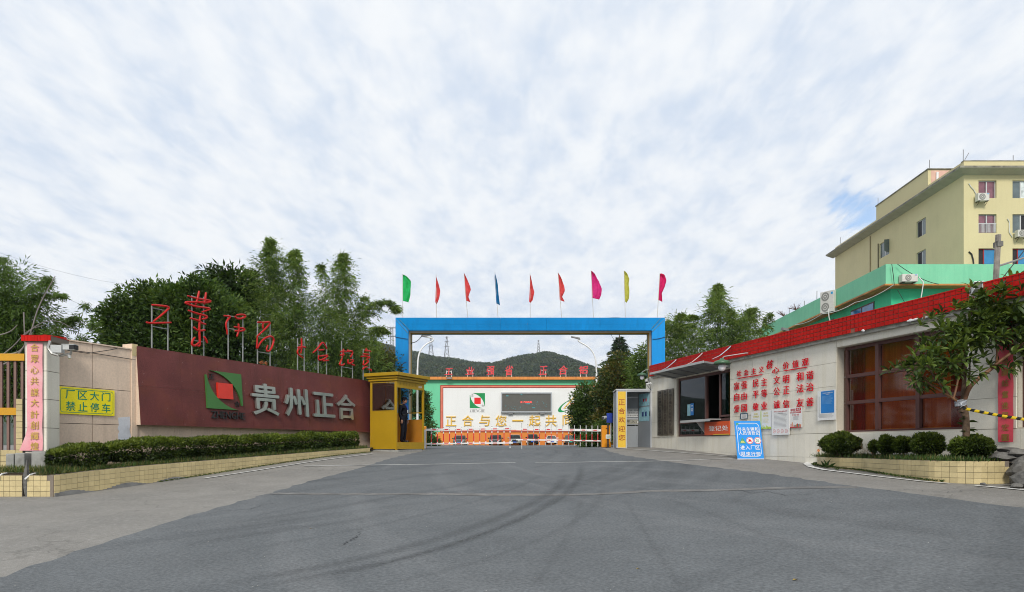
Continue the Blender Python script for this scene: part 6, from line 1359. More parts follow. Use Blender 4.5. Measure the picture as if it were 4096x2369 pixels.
# ================================================================ parked cars
m_tyre2 = mat('car tyre', (.02, .02, .02), rough=.8); m_glass_c = mat('car window glass', (.03, .035, .04), rough=.08, spec=.8); m_chrome = mat('chrome trim', (.6, .6, .6), rough=.2, metal=.9); m_hl = mat('headlight glass', (.55, .57, .58), rough=.12); m_plate = mat('blue number plate', (.01, .10, .55), rough=.4); m_plateg = mat('green number plate', (.03, .50, .35)); m_rim = mat('alloy wheel', (.3, .3, .31), rough=.35, metal=.7)
def car(px, lab, wpx, top, bot, paint, kind_, plate=None, chrome=True):
    YC = 92.0; kc = F/YC; x = (px-CX)/kc; z0 = (HZ-bot)/kc; fr = Frame(x, YC, random.uniform(-.05, .05), z0); t = thing('parked_car', lab, 'car', fr, 'cars parked along the orange plinth')
    w_ = wpx/kc/2*.92; h_ = (bot-top)/kc; L_ = 4.6; hood = h_*(.60 if kind_ != 'sedan' else .62); gc = h_*.14
    m_p = mat('car paint '+str(px), paint, rough=.28, coat=.6, var=.02, fine=0)
    sec = [(0, .80, hood*.60), (.10, .95, hood*.86), (.35, .985, hood*.95), (1.25, 1.0, hood*1.02), (3.9, 1.0, hood*1.06), (4.45, .96, hood*1.04), (4.6, .85, hood*.8)]
    b = B(); rings = []
    for (y, wf, zt_) in sec:
        W_ = w_*wf; zb_ = gc if y > .05 else gc*1.3
        rings.append([(-W_*.97, y, z0+zb_), (-W_, y, z0+(zb_+zt_)*.5), (-W_*.97, y, z0+zt_*.93), (-W_*.84, y, z0+zt_), (W_*.84, y, z0+zt_), (W_*.97, y, z0+zt_*.93), (W_, y, z0+(zb_+zt_)*.5), (W_*.97, y, z0+zb_)])
    n = 8; b.v = [p for r_ in rings for p in r_]; b.f = [(i*n+j, i*n+(j+1) % n, (i+1)*n+(j+1) % n, (i+1)*n+j) for i in range(len(rings)-1) for j in range(n)]+[tuple(range(n))[::-1], tuple(range((len(rings)-1)*n, len(rings)*n))]; b.m = [0]*len(b.f)
    bd = obj('body', b, m_p, t, smooth=False, bevel=.03)
    ys0, ys1, ye1, ye0 = (1.15, 1.95, 3.9, 4.35) if kind_ != 'sedan' else (1.35, 2.2, 3.3, 4.1); wt = w_*(.80 if kind_ != 'sedan' else .74)
    zb_ = z0+hood*.97
    gb = B().hexa([(-w_*.92, ys0, zb_), (w_*.92, ys0, zb_), (w_*.92, ye0, zb_), (-w_*.92, ye0, zb_), (-wt, ys1, z0+h_*.96), (wt, ys1, z0+h_*.96), (wt, ye1, z0+h_*.96), (-wt, ye1, z0+h_*.96)])
    obj('windows', gb, m_glass_c, t)
    obj('roof', B().hexa([(-wt*1.0, ys1-.03, z0+h_*.955), (wt, ys1-.03, z0+h_*.955), (wt, ye1, z0+h_*.955), (-wt, ye1, z0+h_*.955), (-wt*.9, ys1+.15, z0+h_), (wt*.9, ys1+.15, z0+h_), (wt*.9, ye1-.1, z0+h_), (-wt*.9, ye1-.1, z0+h_)]), m_p, t)
    b = B()
    for s in (-1, 1): b.tube([(s*w_*.925, ys0-.02, zb_), (s*wt*1.01, ys1-.02, z0+h_*.96)], .035, 5)
    obj('pillar', b, m_p, t)
    for s in (-1, 1):
        obj('headlight', B().hexa([(s*w_*.50, -.0, z0+hood*.62), (s*w_*.93, .10, z0+hood*.64), (s*w_*.93, .2, z0+hood*.64), (s*w_*.50, .2, z0+hood*.62), (s*w_*.55, .035, z0+hood*.78), (s*w_*.95, .13, z0+hood*.84), (s*w_*.95, .2, z0+hood*.84), (s*w_*.55, .2, z0+hood*.78)] if s > 0 else [(s*w_*.93, .10, z0+hood*.64), (s*w_*.50, -.0, z0+hood*.62), (s*w_*.50, .2, z0+hood*.62), (s*w_*.93, .2, z0+hood*.64), (s*w_*.95, .13, z0+hood*.84), (s*w_*.55, .035, z0+hood*.78), (s*w_*.55, .2, z0+hood*.78), (s*w_*.95, .2, z0+hood*.84)]), m_hl, t)
        mr_o = obj('mirror', B().ball((s*w_*1.10, 1.45, z0+hood*1.13), (.13, .08, .09), 8, 6), m_p, t)
        for y in (.85, 3.7):
            wh = obj('wheel', B().tube([(s*(w_-.24), y, z0+.33), (s*(w_-.01), y, z0+.33)], .33, 14), m_tyre2, t)
            obj('rim', B().tube([(s*(w_-.02), y, z0+.33), (s*(w_+.005), y, z0+.33)], .2, 10), m_rim, wh)
    gr = obj('grille', B().box(-w_*.46, w_*.46, -.012, .06, z0+hood*.52, z0+hood*.80) if kind_ != 'sedan' else B().box(-w_*.42, w_*.42, -.012, .06, z0+hood*.58, z0+hood*.72), m_black if kind_ != 'frame' else m_black, t)
    if chrome:
        for q_ in ((.56, .60), (.68, .72)): obj('chrome_bar', B().box(-w_*.44, w_*.44, -.02, -.0125, z0+hood*q_[0], z0+hood*q_[1]), m_chrome, gr)
    if kind_ == 'frame': obj('chrome_bar', B().box(-w_*.5, w_*.5, -.022, -.013, z0+hood*.80, z0+hood*.84).box(-w_*.5, w_*.5, -.022, -.013, z0+hood*.34, z0+hood*.38).box(-w_*.54, -w_*.5, -.022, -.013, z0+hood*.34, z0+hood*.84).box(w_*.5, w_*.54, -.022, -.013, z0+hood*.34, z0+hood*.84), m_chrome, gr)
    bp_ = obj('bumper', B().box(-w_*.86, w_*.86, -.03, .10, z0+gc*1.2, z0+hood*.30), m_black if kind_ != 'sedan' else m_p, t)
    if plate: obj('number_plate', B().box(-.22, .22, -.045, -.031, z0+hood*.38, z0+hood*.52).xf(lambda x_, y_, z_: (x_-.03, y_, z_)), plate, t)
car(1836, 'dark grey off-road car behind the first bars of the left boom', 56, 1741, 1782, (.045, .05, .052), 'suv', m_plate)
car(1980, 'very dark saloon-like suv with no plate lit, behind the middle of the left boom', 56, 1739, 1781, (.022, .023, .024), 'suv', None)
car(2060, 'beige-grey suv with a big chrome-framed grille where the booms meet', 53, 1738, 1780, (.24, .25, .21), 'frame', m_plate, False)
car(2132, 'black suv with roof rails and a silver bumper curve behind the right boom', 50, 1736, 1778, (.018, .018, .018), 'suv', m_plate)
car(2210, 'white compact car behind the right boom', 48, 1742, 1777, (.74, .74, .73), 'sedan', m_plate, False)
car(2284, 'dark brown-grey car with a green plate beside the trees', 52, 1740, 1778, (.055, .05, .045), 'suv', m_plateg, False)
# ================================================================ green two-storey block
GB = Frame((3543-CX)/F*40, 40, 0, G(20, 40)); c_x = GB.x
gb = thing('green_building', 'mint green block with orange ledge and rooftop parapet behind the gatehouse', 'building', GB)
m_gg = mat('mint green plaster', (.19, .56, .34), var=.06, vs=.8, streak=.30, scol=(.08, .40, .24), dirt=.15, dcol=(.40, .62, .42)); m_gg2 = mat('emerald green plaster', (.04, .52, .26), var=.06, vs=.8, streak=.25, scol=(.16, .62, .36))
m_led = mat('weathered orange ledge', (.50, .21, .055), var=.3, vs=1.2, dirt=.6, dcol=(.12, .06, .03), ds=2, streak=.3)
zt_ = (HZ-1057)/F*40; zl = (HZ-1137)/F*40; zl0 = (HZ-1143.5)/F*40
def side(t): return (.0245*t, t)      # the long side runs away almost straight
T1 = 21.5; RX = 14
b = B().hexa([(0, 0, zl), (RX, 0, zl), (RX+.5, T1, zl), (side(T1)[0], T1, zl), (0, 0, zt_), (RX, 0, zt_), (RX+.5, T1, zt_), (side(T1)[0], T1, zt_)])
obj('parapet', b, m_gg, gb)
b = B().hexa([(-.10, -.10, zl0), (RX, -.10, zl0), (RX+.5, T1, zl0), (side(T1)[0]-.10, T1, zl0), (-.10, -.10, zl), (RX, -.10, zl), (RX+.5, T1, zl), (side(T1)[0]-.10, T1, zl)])
obj('ledge', b, m_led, gb)
o = .72
b = B().hexa([(o, o, GB.z-.5), (RX, o, GB.z-.5), (RX+.5, T1-.3, GB.z-.5), (side(T1)[0]+o, T1-.3, GB.z-.5), (o, o, zl0), (RX, o, zl0), (RX+.5, T1-.3, zl0), (side(T1)[0]+o, T1-.3, zl0)])
obj('wall', b, m_gg2, gb)
m_bglass = mat('blue reflecting window glass', (.02, .16, .38), rough=.12, spec=.8, var=.3, vs=1.5)
def sidepx(px, off=0.0):    # distance along the side wall seen at px
    kk = (px-CX)/F; X0 = c_x+off; return (kk*40-X0)/(.0245-kk) if False else (X0-kk*40)/(kk-.0245)
for (pa_, pb_, ta, tb) in ((3405, 3499, 1205, 1276), (3266, 3337, 1274, 1340)):
    t0, t1 = sidepx(pb_, o), sidepx(pa_, o); z1 = (HZ-ta)/F*(40+t0)+.0; z0 = z1-1.5
    x = lambda t: o-.012+.0245*t
    fr_ = obj('window', B().hexa([(x(t0)-.03, t0, z0), (x(t0)+.05, t0, z0), (x(t1)+.05, t1, z0), (x(t1)-.03, t1, z0), (x(t0)-.03, t0, z1), (x(t0)+.05, t0, z1), (x(t1)+.05, t1, z1), (x(t1)-.03, t1, z1)]), m_brown, gb)
    mid = (t0+t1)/2
    for (u, v) in ((t0+.08, mid-.07), (mid+.07, t1-.08)):
        obj('pane', B().hexa([(x(u)-.05, u, z0+.1), (x(u)-.032, u, z0+.1), (x(v)-.032, v, z0+.1), (x(v)-.05, v, z0+.1), (x(u)-.05, u, z1-.1), (x(u)-.032, u, z1-.1), (x(v)-.032, v, z1-.1), (x(v)-.05, v, z1-.1)]), m_bglass, fr_)
# -------- air conditioner boxes
m_ac = mat('off-white ac casing', (.58, .57, .52), rough=.5, var=.06, dirt=.2); m_fan = mat('ac grille grey', (.22, .22, .20), rough=.6)
def ac(fr, lab, z0, w_, h_, d, fans=1, feet=True, legs=False):
    t = thing('air_conditioner', lab, 'air conditioner', fr)
    bd = obj('casing', B().box(-w_/2, w_/2, 0, d, z0, z0+h_), m_ac, t, bevel=.012)
    for i in range(fans):
        cz_ = z0+h_*((i+.5)/fans); r = min(w_*.30, h_/fans*.42); b = B().disc_y(-w_*.12, cz_, r, -.012, -.001, 18)
        g_ = obj('fan_grille', b, m_fan, t); obj('ring', B().disc_y(-w_*.12, cz_, r*.62, -.02, -.013, 16, r2=r*.5).disc_y(-w_*.12, cz_, r*.18, -.022, -.013, 10), m_ac, g_)
    obj('blue_label', B().box(w_*.30, w_*.44, -.012, -.001, z0+h_*.82, z0+h_*.92), mat('blue ac label', (.02, .30, .60)) if 'blue ac label' not in MATS else MATS['blue ac label'], t)
    if legs: obj('bracket', B().box(-w_*.38, -w_*.34, -.05, d+.1, z0-.05, z0-.001).box(w_*.34, w_*.38, -.05, d+.1, z0-.05, z0-.001).tube([(-w_*.36, .0, z0-.04), (-w_*.36, d, z0-.35)], .02, 5).tube([(w_*.36, .0, z0-.04), (w_*.36, d, z0-.35)], .02, 5), m_black, t)
    elif feet: obj('foot', B().box(-w_*.4, -w_*.3, .02, d-.02, z0-.05, z0-.001).box(w_*.3, w_*.4, .02, d-.02, z0-.05, z0-.001), m_black, t)
    return t
YA = 39.55; ka = F/YA
ac(Frame((3641-CX)/ka, YA, 0, zl), 'white air conditioner standing on the orange ledge, front of the green block', zl+.05, 63/ka, 30/ka, .38)
t_ = sidepx(3318, -.3); 
fr = Frame(c_x-.30+.0245*t_-.18, 40+t_, math.radians(-62), 0); za_ = (HZ-1232)/F*(40+t_); fr.z = za_-.35
ac(fr, 'tall double-fan air conditioner on the side ledge of the green block', za_-.30, 1.05, 1.45, .42, 2, True)
def seg_cable(pts, r, m, lab, sag=.1): cable([W(*p) for p in pts], r, m, lab, sag)
seg_cable([(3574, 1140, 39.3), (3420, 1210, 42), (3290, 1255, 44), (3180, 1300, 50)], .022, m_whitewire, 'white cable drooping across the side of the green block', .15)
seg_cable([(3676, 1108, 39.5), (3694, 1130, 39.3), (3688, 1170, 39.3), (3680, 1215, 39.3)], .03, m_whitewire, 'white drain hose hanging from the air conditioner on the ledge', 0)
seg_cable([(3313, 1235, 42.5), (3316, 1270, 42.5), (3325, 1300, 42.5)], .03, m_whitewire, 'pale hose hanging below the double air conditioner', 0)
seg_cable([(3590, 1057, 39.8), (3680, 1112, 39.6), (3755, 1137, 39.6)], .02, m_wire, 'dark cable slung over the green parapet above the air conditioner', .05)
seg_cable([(3567, 1057, 39.8), (3573, 1100, 39.8), (3577, 1140, 39.8)], .02, m_wire, 'dark cable running straight down the green parapet corner', 0)
seg_cable([(3590, 1160, 39.9), (3610, 1195, 39.9), (3627, 1225, 39.9)], .016, m_wire, 'thin dark wire slanting under the orange ledge', 0)
fr = Frame(*W(3140, 1318, 55)[:2], 0, W(3140, 1318, 55).z-.2); t = thing('flood_light', 'grey floodlight on the ledge of the green block above the bamboo', 'lamp', fr); z = fr.z+.2
obj('housing', B().hexa([(-.3, -.4, z-.1), (.3, -.4, z-.25), (.3, .1, z-.2), (-.3, .1, z-.05), (-.3, -.4, z+.1), (.3, -.4, z-.05), (.3, .1, z), (-.3, .1, z+.15)]), m_grey, t)
b = B()
for px, py in ((3203, 1217), (3262, 1173), (3152, 1240)):
    pass
for px, p0, p1, lb in ((3262, 1205, 1172, 'thin rod standing on the green parapet, nearest the air conditioner'), (3212, 1232, 1212, 'short rod standing on the green parapet edge'), (3152, 1262, 1240, 'thin rod on the green parapet near the dry weeds')):
    t_ = sidepx(px); zz_ = zt_
    obj('roof_rod', B().tube([(0, 0, zz_-.02), (.01, 0, zz_+(p0-p1)/F*(40+t_)*1.1)], .025, 5), m_grey, fr=Frame(c_x+.0245*t_+.1, 40+t_, 0, zz_), label=lb, cat='rod')
m_dry = mat('dry weed stems', (.12, .06, .04), rough=.9)
for px, lb in ((3182, 'tuft of dry brown weeds on the green parapet, larger of two'), (3132, 'small tuft of dry weeds and sticks lower on the green parapet')):
    t_ = sidepx(px); b = B()
    for i in range(26):
        a = random.uniform(-1, 1); b.tube([(0, 0, zt_), (a*.5-.2, random.uniform(-.2, .2), zt_+.1+.45*random.random())], [.02, .006], 4)
    obj('dry_weed', b, m_dry, fr=Frame(c_x+.0245*t_+.1, 40+t_, 0, zt_), label=lb, cat='weeds')
# -------- leaning utility pole over the gatehouse roof
YP = 17.5; kp = F/YP; pb = W(3977, 1150, YP); pt = W(3993, 940, YP)
UP = Frame(pb.x, YP, 0, ZB1); up = thing('utility_pole', 'weathered leaning wooden pole rising behind the red tiled band', 'pole', UP)
obj('shaft', B().tube([(-.02, 0, ZB1), (pt.x-pb.x, 0, pt.z)], [.075, .065], 9), mat('weathered pole wood', (.22, .20, .18), var=.4, vs=6, streak=.5, scol=(.07, .06, .05)), up)
obj('clamp', B().box(.03, .17, -.09, .09, (HZ-988)/kp, (HZ-968)/kp), m_rock, up)
a, c = W(3990, 1066, YP), W(4130, 1020, YP); obj('arm', B().tube([(a.x-pb.x, 0, a.z), (c.x-pb.x, .1, c.z)], .028, 6), m_grey, up)
cable([W(3985, 1145, YP-.1), W(4060, 1050, YP+1.0), W(4130, 960, YP+2)], .014, m_wire, 'dark stay cable rising from the leaning pole foot')
# ================================================================ cream apartment block
YA_ = 61.0; ka = F/YA_; AX = (3855-CX)/ka
AB = Frame(AX, YA_, 0, G(30, 61)); ab = thing('apartment_building', 'tall cream apartment block with dark-stained eaves on the hillside of the site', 'apartment block', AB)
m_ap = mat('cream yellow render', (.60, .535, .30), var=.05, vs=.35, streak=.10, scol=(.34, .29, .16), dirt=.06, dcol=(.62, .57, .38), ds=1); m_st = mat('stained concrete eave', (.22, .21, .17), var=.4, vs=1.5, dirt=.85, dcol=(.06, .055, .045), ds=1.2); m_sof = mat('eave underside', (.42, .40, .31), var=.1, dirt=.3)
ztp_ = (HZ-645)/ka; zev = (HZ-686)/ka; LT = 26.2; SL = .0406
def S_(t, o=0.0): return (SL*t+o, t)
def apx(px, off=0.0): kk = (px-CX)/F; return (AX+off-kk*YA_)/(kk-SL)
b = B(); zb_ = AB.z-.5; RW = 22
# frontal face with window openings, as boxes between them
# window columns on the front: x ranges from the corner
def ax_(px): return (px-3855)/ka
fc = [(ax_(3914), ax_(3986)), (ax_(4050), ax_(4122)), (ax_(4186), ax_(4258))]
flo = [(722, 793), (857, 932), (994, 1066), (1131, 1200)]
zr = [((HZ-b_)/ka, (HZ-a_)/ka) for a_, b_ in flo]
wl = B(); x = 0
for (a, c) in fc+[(RW, RW)]:
    wl.box(x, a, 0, .3, zb_, ztp_); x = c
zlow = zb_
for (a, c) in fc:
    zc_ = zb_
    for (z0, z1) in zr[::-1]: wl.box(a, c, 0, .3, zc_, z0); zc_ = z1
    wl.box(a, c, 0, .3, zc_, ztp_)
# side face: openings at two columns
sc_ = [(apx(3703), apx(3666)), (apx(3557), apx(3518))]
def zat(px, py): return (HZ-py)/F*(YA_+apx(px))
szr = [(zat(3703, 935), zat(3703, 868)), (zat(3703, 1062), zat(3703, 995)), (zat(3703, 1190), zat(3703, 1122))]
szr2 = szr
def slab(t0, t1, z0, z1): wl.hexa([(*S_(t0), z0), (*S_(t0, .3), z0), (*S_(t1, .3), z0), (*S_(t1), z0), (*S_(t0), z1), (*S_(t0, .3), z1), (*S_(t1, .3), z1), (*S_(t1), z1)])
t = .3
for (a, c) in sc_+[(LT, LT)]:
    slab(t, a, zb_, ztp_); t = c
for (a, c) in sc_:
    zc_ = zb_
    for (z0, z1) in szr[::-1]: slab(a, c, zc_, z0); zc_ = z1
    slab(a, c, zc_, ztp_)
wl.box(S_(LT)[0], RW, LT, LT+.3, zb_, ztp_); wl.box(RW-.3, RW, .3, LT, zb_, ztp_)
obj('wall', wl, m_ap, ab)
obj('roof', B().box(SL*LT+.3, RW-.3, .3, LT, ztp_-1.6, ztp_-1.4), m_st, ab)
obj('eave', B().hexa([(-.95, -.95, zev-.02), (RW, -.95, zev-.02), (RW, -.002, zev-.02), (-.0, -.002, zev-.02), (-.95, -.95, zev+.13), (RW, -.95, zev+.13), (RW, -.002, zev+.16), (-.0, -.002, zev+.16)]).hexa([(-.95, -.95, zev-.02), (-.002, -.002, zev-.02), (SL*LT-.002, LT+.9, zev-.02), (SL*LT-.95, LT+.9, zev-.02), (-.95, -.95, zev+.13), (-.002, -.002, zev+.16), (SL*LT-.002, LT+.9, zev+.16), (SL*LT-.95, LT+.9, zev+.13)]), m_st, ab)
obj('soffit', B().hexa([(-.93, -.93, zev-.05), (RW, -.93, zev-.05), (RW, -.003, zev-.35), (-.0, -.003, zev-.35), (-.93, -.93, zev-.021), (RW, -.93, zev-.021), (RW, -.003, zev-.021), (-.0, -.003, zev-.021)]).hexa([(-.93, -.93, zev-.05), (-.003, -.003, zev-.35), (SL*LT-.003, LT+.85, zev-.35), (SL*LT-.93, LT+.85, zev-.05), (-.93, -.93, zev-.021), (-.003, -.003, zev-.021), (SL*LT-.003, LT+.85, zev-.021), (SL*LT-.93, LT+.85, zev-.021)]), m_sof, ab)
obj('coping', B().box(-.04, RW, -.04, .34, ztp_, ztp_+.06), m_st, ab)
ta, tb = apx(3712), apx(3505); zbk = 26.98
bk = obj('roof_block', B().hexa([(*S_(ta, -.004), ztp_+.001), (*S_(ta, 5), ztp_+.001), (*S_(tb, 5), ztp_+.001), (*S_(tb, -.004), ztp_+.001), (*S_(ta, -.004), zbk), (*S_(ta, 5), zbk), (*S_(tb, 5), zbk), (*S_(tb, -.004), zbk)]), m_ap, ab)
obj('pink_wall', B().box(S_(ta)[0]+.3, S_(ta)[0]+5, ta-.03, ta-.005, ztp_-1.4, zbk-.1), mat('pale pink render', (.66, .42, .33)), bk)
obj('pipe', B().tube([(S_(ta)[0]+.8, ta-.1, ztp_-1.0), (S_(ta)[0]+.85, ta-.1, zbk-.3)], .12, 8), m_white, bk)
obj('cap', B().hexa([(*S_(ta-.1, -.08), zbk), (*S_(ta-.1, 5.1), zbk), (*S_(tb+.1, 5.1), zbk), (*S_(tb+.1, -.08), zbk), (*S_(ta-.1, -.08), zbk+.10), (*S_(ta-.1, 5.1), zbk+.10), (*S_(tb+.1, 5.1), zbk+.10), (*S_(tb+.1, -.08), zbk+.10)]), m_st, bk)
# windows
m_wg = mat('grey window glass', (.10, .13, .135), rough=.1, spec=.7, var=.3, vs=.8); m_wdark = mat('dark open window', (.015, .015, .018), rough=.6); m_curt = mat('mauve curtain', (.13, .07, .09), var=.3, vs=3); m_alu = mat('white aluminium frame', (.55, .56, .56), rough=.4); m_blueg = mat('bright blue window film', (.02, .20, .42), rough=.12, spec=.7); m_redf = mat('red window frame', (.30, .02, .02)); m_rip = mat('torn white window paper', (.55, .60, .60), var=.5, vs=2)
kinds = [[('curt', 0), ('curt', 1), ('blue', 0), ('dark', 0)], [('rip', 0), ('half', 0), ('blue', 1), ('dark', 0)], [('glass', 0)]*4]
for ci, (a, c) in enumerate(fc):
    for fi, (z0, z1) in enumerate(zr):
        kd, fl = kinds[ci][fi]; mfr = m_redf if kd == 'blue' else m_alu; y = .16; m0, m1 = {'curt': (m_curt, m_curt), 'blue': (m_wdark, m_blueg), 'rip': (m_wg, m_rip), 'half': (m_wg, m_wdark), 'glass': (m_wg, m_wg), 'dark': (m_wdark, m_wg)}[kd]
        md_ = (a+c)/2 if kd != 'blue' else a+(c-a)*.34; f_ = .06
        w_ = obj('window', B().box(a, c, y, y+.06, z1-f_, z1).box(a, c, y, y+.06, z0, z0+f_).box(a, a+f_, y, y+.06, z0+f_, z1-f_).box(c-f_, c, y, y+.06, z0+f_, z1-f_).box(md_-.05, md_+.05, y-.02, y+.05, z0+f_, z1-f_), mfr, ab)
        obj('pane', B().box(a+f_, md_-.05, y+.02, y+.03, z0+f_, z1-f_), m0, w_); obj('pane', B().box(md_+.05, c-f_, y+.02, y+.03, z0+f_, z1-f_), m1, w_)
        if kd == 'curt' and fl:
            b = B()
            for i in range(15): xx_ = a+.05+i*(c-a-.1)/14; b.box(xx_-.018, xx_+.018, .03, .06, z0+.05, z0+.82)
            b.box(a, c, .025, .065, z0+.82, z0+.87); obj('window_bars', b, m_alu, w_, kind='stuff')
        if kd == 'curt':
            b = B()
            for (u0, u1) in ((.02, .40), (.55, .85)):
                n = 12
                for i in range(n): x0_, x1_ = a+(c-a)*(u0+(u1-u0)*i/n), a+(c-a)*(u0+(u1-u0)*(i+1)/n); b.hexa([(x0_, y+.012, z0+f_), (x1_, y+.004+.008*(i % 2), z0+f_), (x1_, y+.019, z0+f_), (x0_, y+.019, z0+f_), (x0_, y+.012, z1-f_), (x1_, y+.004+.008*(i % 2), z1-f_), (x1_, y+.019, z1-f_), (x0_, y+.019, z1-f_)])
            obj('curtain', b, mat('mauve curtain folds', (.22, .10, .13), var=.25, vs=2) if 'mauve curtain folds' not in MATS else MATS['mauve curtain folds'], w_, kind='stuff')
def sbox(b, t0, t1, o0, o1, z0, z1): return b.hexa([(*S_(t0, o0), z0), (*S_(t0, o1), z0), (*S_(t1, o1), z0), (*S_(t1, o0), z0), (*S_(t0, o0), z1), (*S_(t0, o1), z1), (*S_(t1, o1), z1), (*S_(t1, o0), z1)])
for ci, (a, c) in enumerate(sc_):
    for fi, (z0, z1) in enumerate(szr):
        md_ = (a+c)/2; f_ = .07; b = B(); o0, o1 = .12, .18
        for q_ in ((a, c, z1-f_, z1), (a, c, z0, z0+f_), (a, a+f_, z0, z1), (c-f_, c, z0, z1), (md_-.06, md_+.06, z0, z1)): sbox(b, q_[0], q_[1], o0, o1, q_[2], q_[3])
        w_ = obj('window', b, m_alu, ab); obj('pane', sbox(B(), a+f_, md_-.06, o0+.02, o0+.03, z0+f_, z1-f_), m_wg, w_); obj('pane', sbox(B(), md_+.06, c-f_, o0+.02, o0+.03, z0+f_, z1-f_), m_wdark if ci == 0 else m_wg, w_)
        if ci == 1 and fi == 0: obj('open_sash', B().hexa([(*S_(a, -.55), z0+.3), (*S_(a+.04, -.5), z0+.3), (*S_(a+.04, .1), z0+.1), (*S_(a, .1), z0+.1), (*S_(a, -.55), z1-.1), (*S_(a+.04, -.5), z1-.1), (*S_(a+.04, .1), z1-.05), (*S_(a, .1), z1-.05)]), m_wg, w_)
ac(Frame(AX+ax_(3916), YA_-.62, 0, (HZ-813)/ka), 'air conditioner under the top-floor mauve-curtained window of the cream block', (HZ-812)/ka, 45/ka, 30/ka, .4, legs=True)
ac(Frame(AX+ax_(4073), YA_-.62, 0, (HZ-956)/ka), 'air conditioner under the second-row window at the photo edge', (HZ-955)/ka, 44/ka, 27/ka, .4, legs=True)
def apc(pts, r, m, lab): cable([Vector((AX+ax_(p[0]), YA_-.06, (HZ-p[1])/ka)) for p in pts], r, m, lab)
apc([(3874, 735), (3882, 748), (3893, 760), (3905, 781)], .035, m_whitewire, 'pale pipe curving down the cream wall to the upper air conditioner')
apc([(3874, 1008), (3885, 1018), (3891, 1040), (3893, 1056)], .06, m_wire, 'thick dark pipe bending down the cream wall, left of the blue window')
apc([(4028, 876), (4036, 890), (4035, 930), (4048, 950)], .035, m_whitewire, 'pale pipe running down to the air conditioner at the photo edge')
def asc(px, y0, y1, lab, m=m_wire, r=.05): t_ = apx(px); cable([Vector((AX+S_(t_)[0]-.05, YA_+t_, (HZ-y0)/F*(YA_+t_))), Vector((AX+S_(t_)[0]-.05, YA_+t_, (HZ-y1)/F*(YA_+t_)))], r, m, lab)
asc(3482, 945, 1120, 'straight tan drainpipe on the long side of the cream block', mat('tan pipe', (.35, .27, .16)), .06); asc(3514, 975, 1100, 'thin dark cable beside the side windows of the cream block')
for px, y0, y1, dx, lb in ((3856, 642, 597, 0, 'upright lightning rod on the corner of the cream roof'), (3858, 642, 610, 20, 'slanted rod on the corner of the cream roof'), (4056, 645, 620, 0, 'short rod with a crossbar on the cream roof')):
    obj('roof_rod', B().tube([(0, 0, ztp_), (dx/ka, 0, (HZ-y1)/ka)], .03, 5), m_grey, fr=Frame(AX+ax_(px), YA_+.1, 0, ztp_), label=lb, cat='rod')
for px, lb in ((3712, 'lightning rod on the near corner of the rooftop block'), (3507, 'lightning rod on the far corner of the rooftop block'), (3358, 'lightning rod at the far end of the cream roof')):
    t_ = apx(px)-.1; z = zbk if px > 3400 else ztp_; obj('roof_rod', B().tube([(0, 0, z), (0, 0, z+.9)], .03, 5), m_grey, fr=Frame(AX+S_(t_)[0]+.1, YA_+t_, 0, z), label=lb, cat='rod')
# ================================================================ wooded hill with pylons
YH = 1150.0; kh = F/YH
prof = [(-400, 1500), (900, 1420), (1300, 1372), (1520, 1366), (1580, 1380), (1647, 1398), (1728, 1418), (1780, 1428), (1833, 1432), (1880, 1442), (1919, 1449), (1976, 1455), (2010, 1445), (2047, 1432), (2080, 1424), (2114, 1418), (2167, 1409), (2190, 1412), (2214, 1421), (2260, 1436), (2286, 1446), (2357, 1468), (2405, 1486), (2480, 1505), (2600, 1520), (3200, 1540), (5000, 1600)]
def ridge(X):
    px = CX+X*kh
    if px <= prof[0][0]: y = prof[0][1]
    elif px >= prof[-1][0]: y = prof[-1][1]
    else:
        for a, c in zip(prof, prof[1:]):
            if a[0] <= px <= c[0]: y = a[1]+(c[1]-a[1])*(px-a[0])/(c[0]-a[0]); break
    return (HZ-y)/kh-13
def hill(X, Y):
    r = ridge(X)
    if Y < YH: t = sm(420, YH, Y); z = r*(t**1.1)+9*math.sin(X*.021+Y*.013)*t*(1-t)*2+7*math.sin(X*.05-Y*.021)*t*(1-t)*2
    else: z = r*(1-.6*sm(YH, 2200, Y))
    return z-.5
xs = [-1600+40*i for i in range(30)]+[-400+12*i for i in range(75)]+[520+45*i for i in range(30)]; ys = [400+25*i for i in range(31)]+[1200+80*i for i in range(14)]
b = B(); b.v = [(x, y, hill(x, y)) for y in ys for x in xs]; n = len(xs); b.f = [(j*n+i, j*n+i+1, (j+1)*n+i+1, (j+1)*n+i) for j in range(len(ys)-1) for i in range(n-1)]; b.m = [0]*len(b.f)
obj('hill', b, mat('hillside scrub', (.035, .055, .03), var=.4, vs=.02, rough=.95), kind='structure', smooth=True, label='wooded hill behind the factory', fr=Frame(0, 0, 0, 0))
def bars(b, P, r): b.tube(P, r, 4, caps=False)
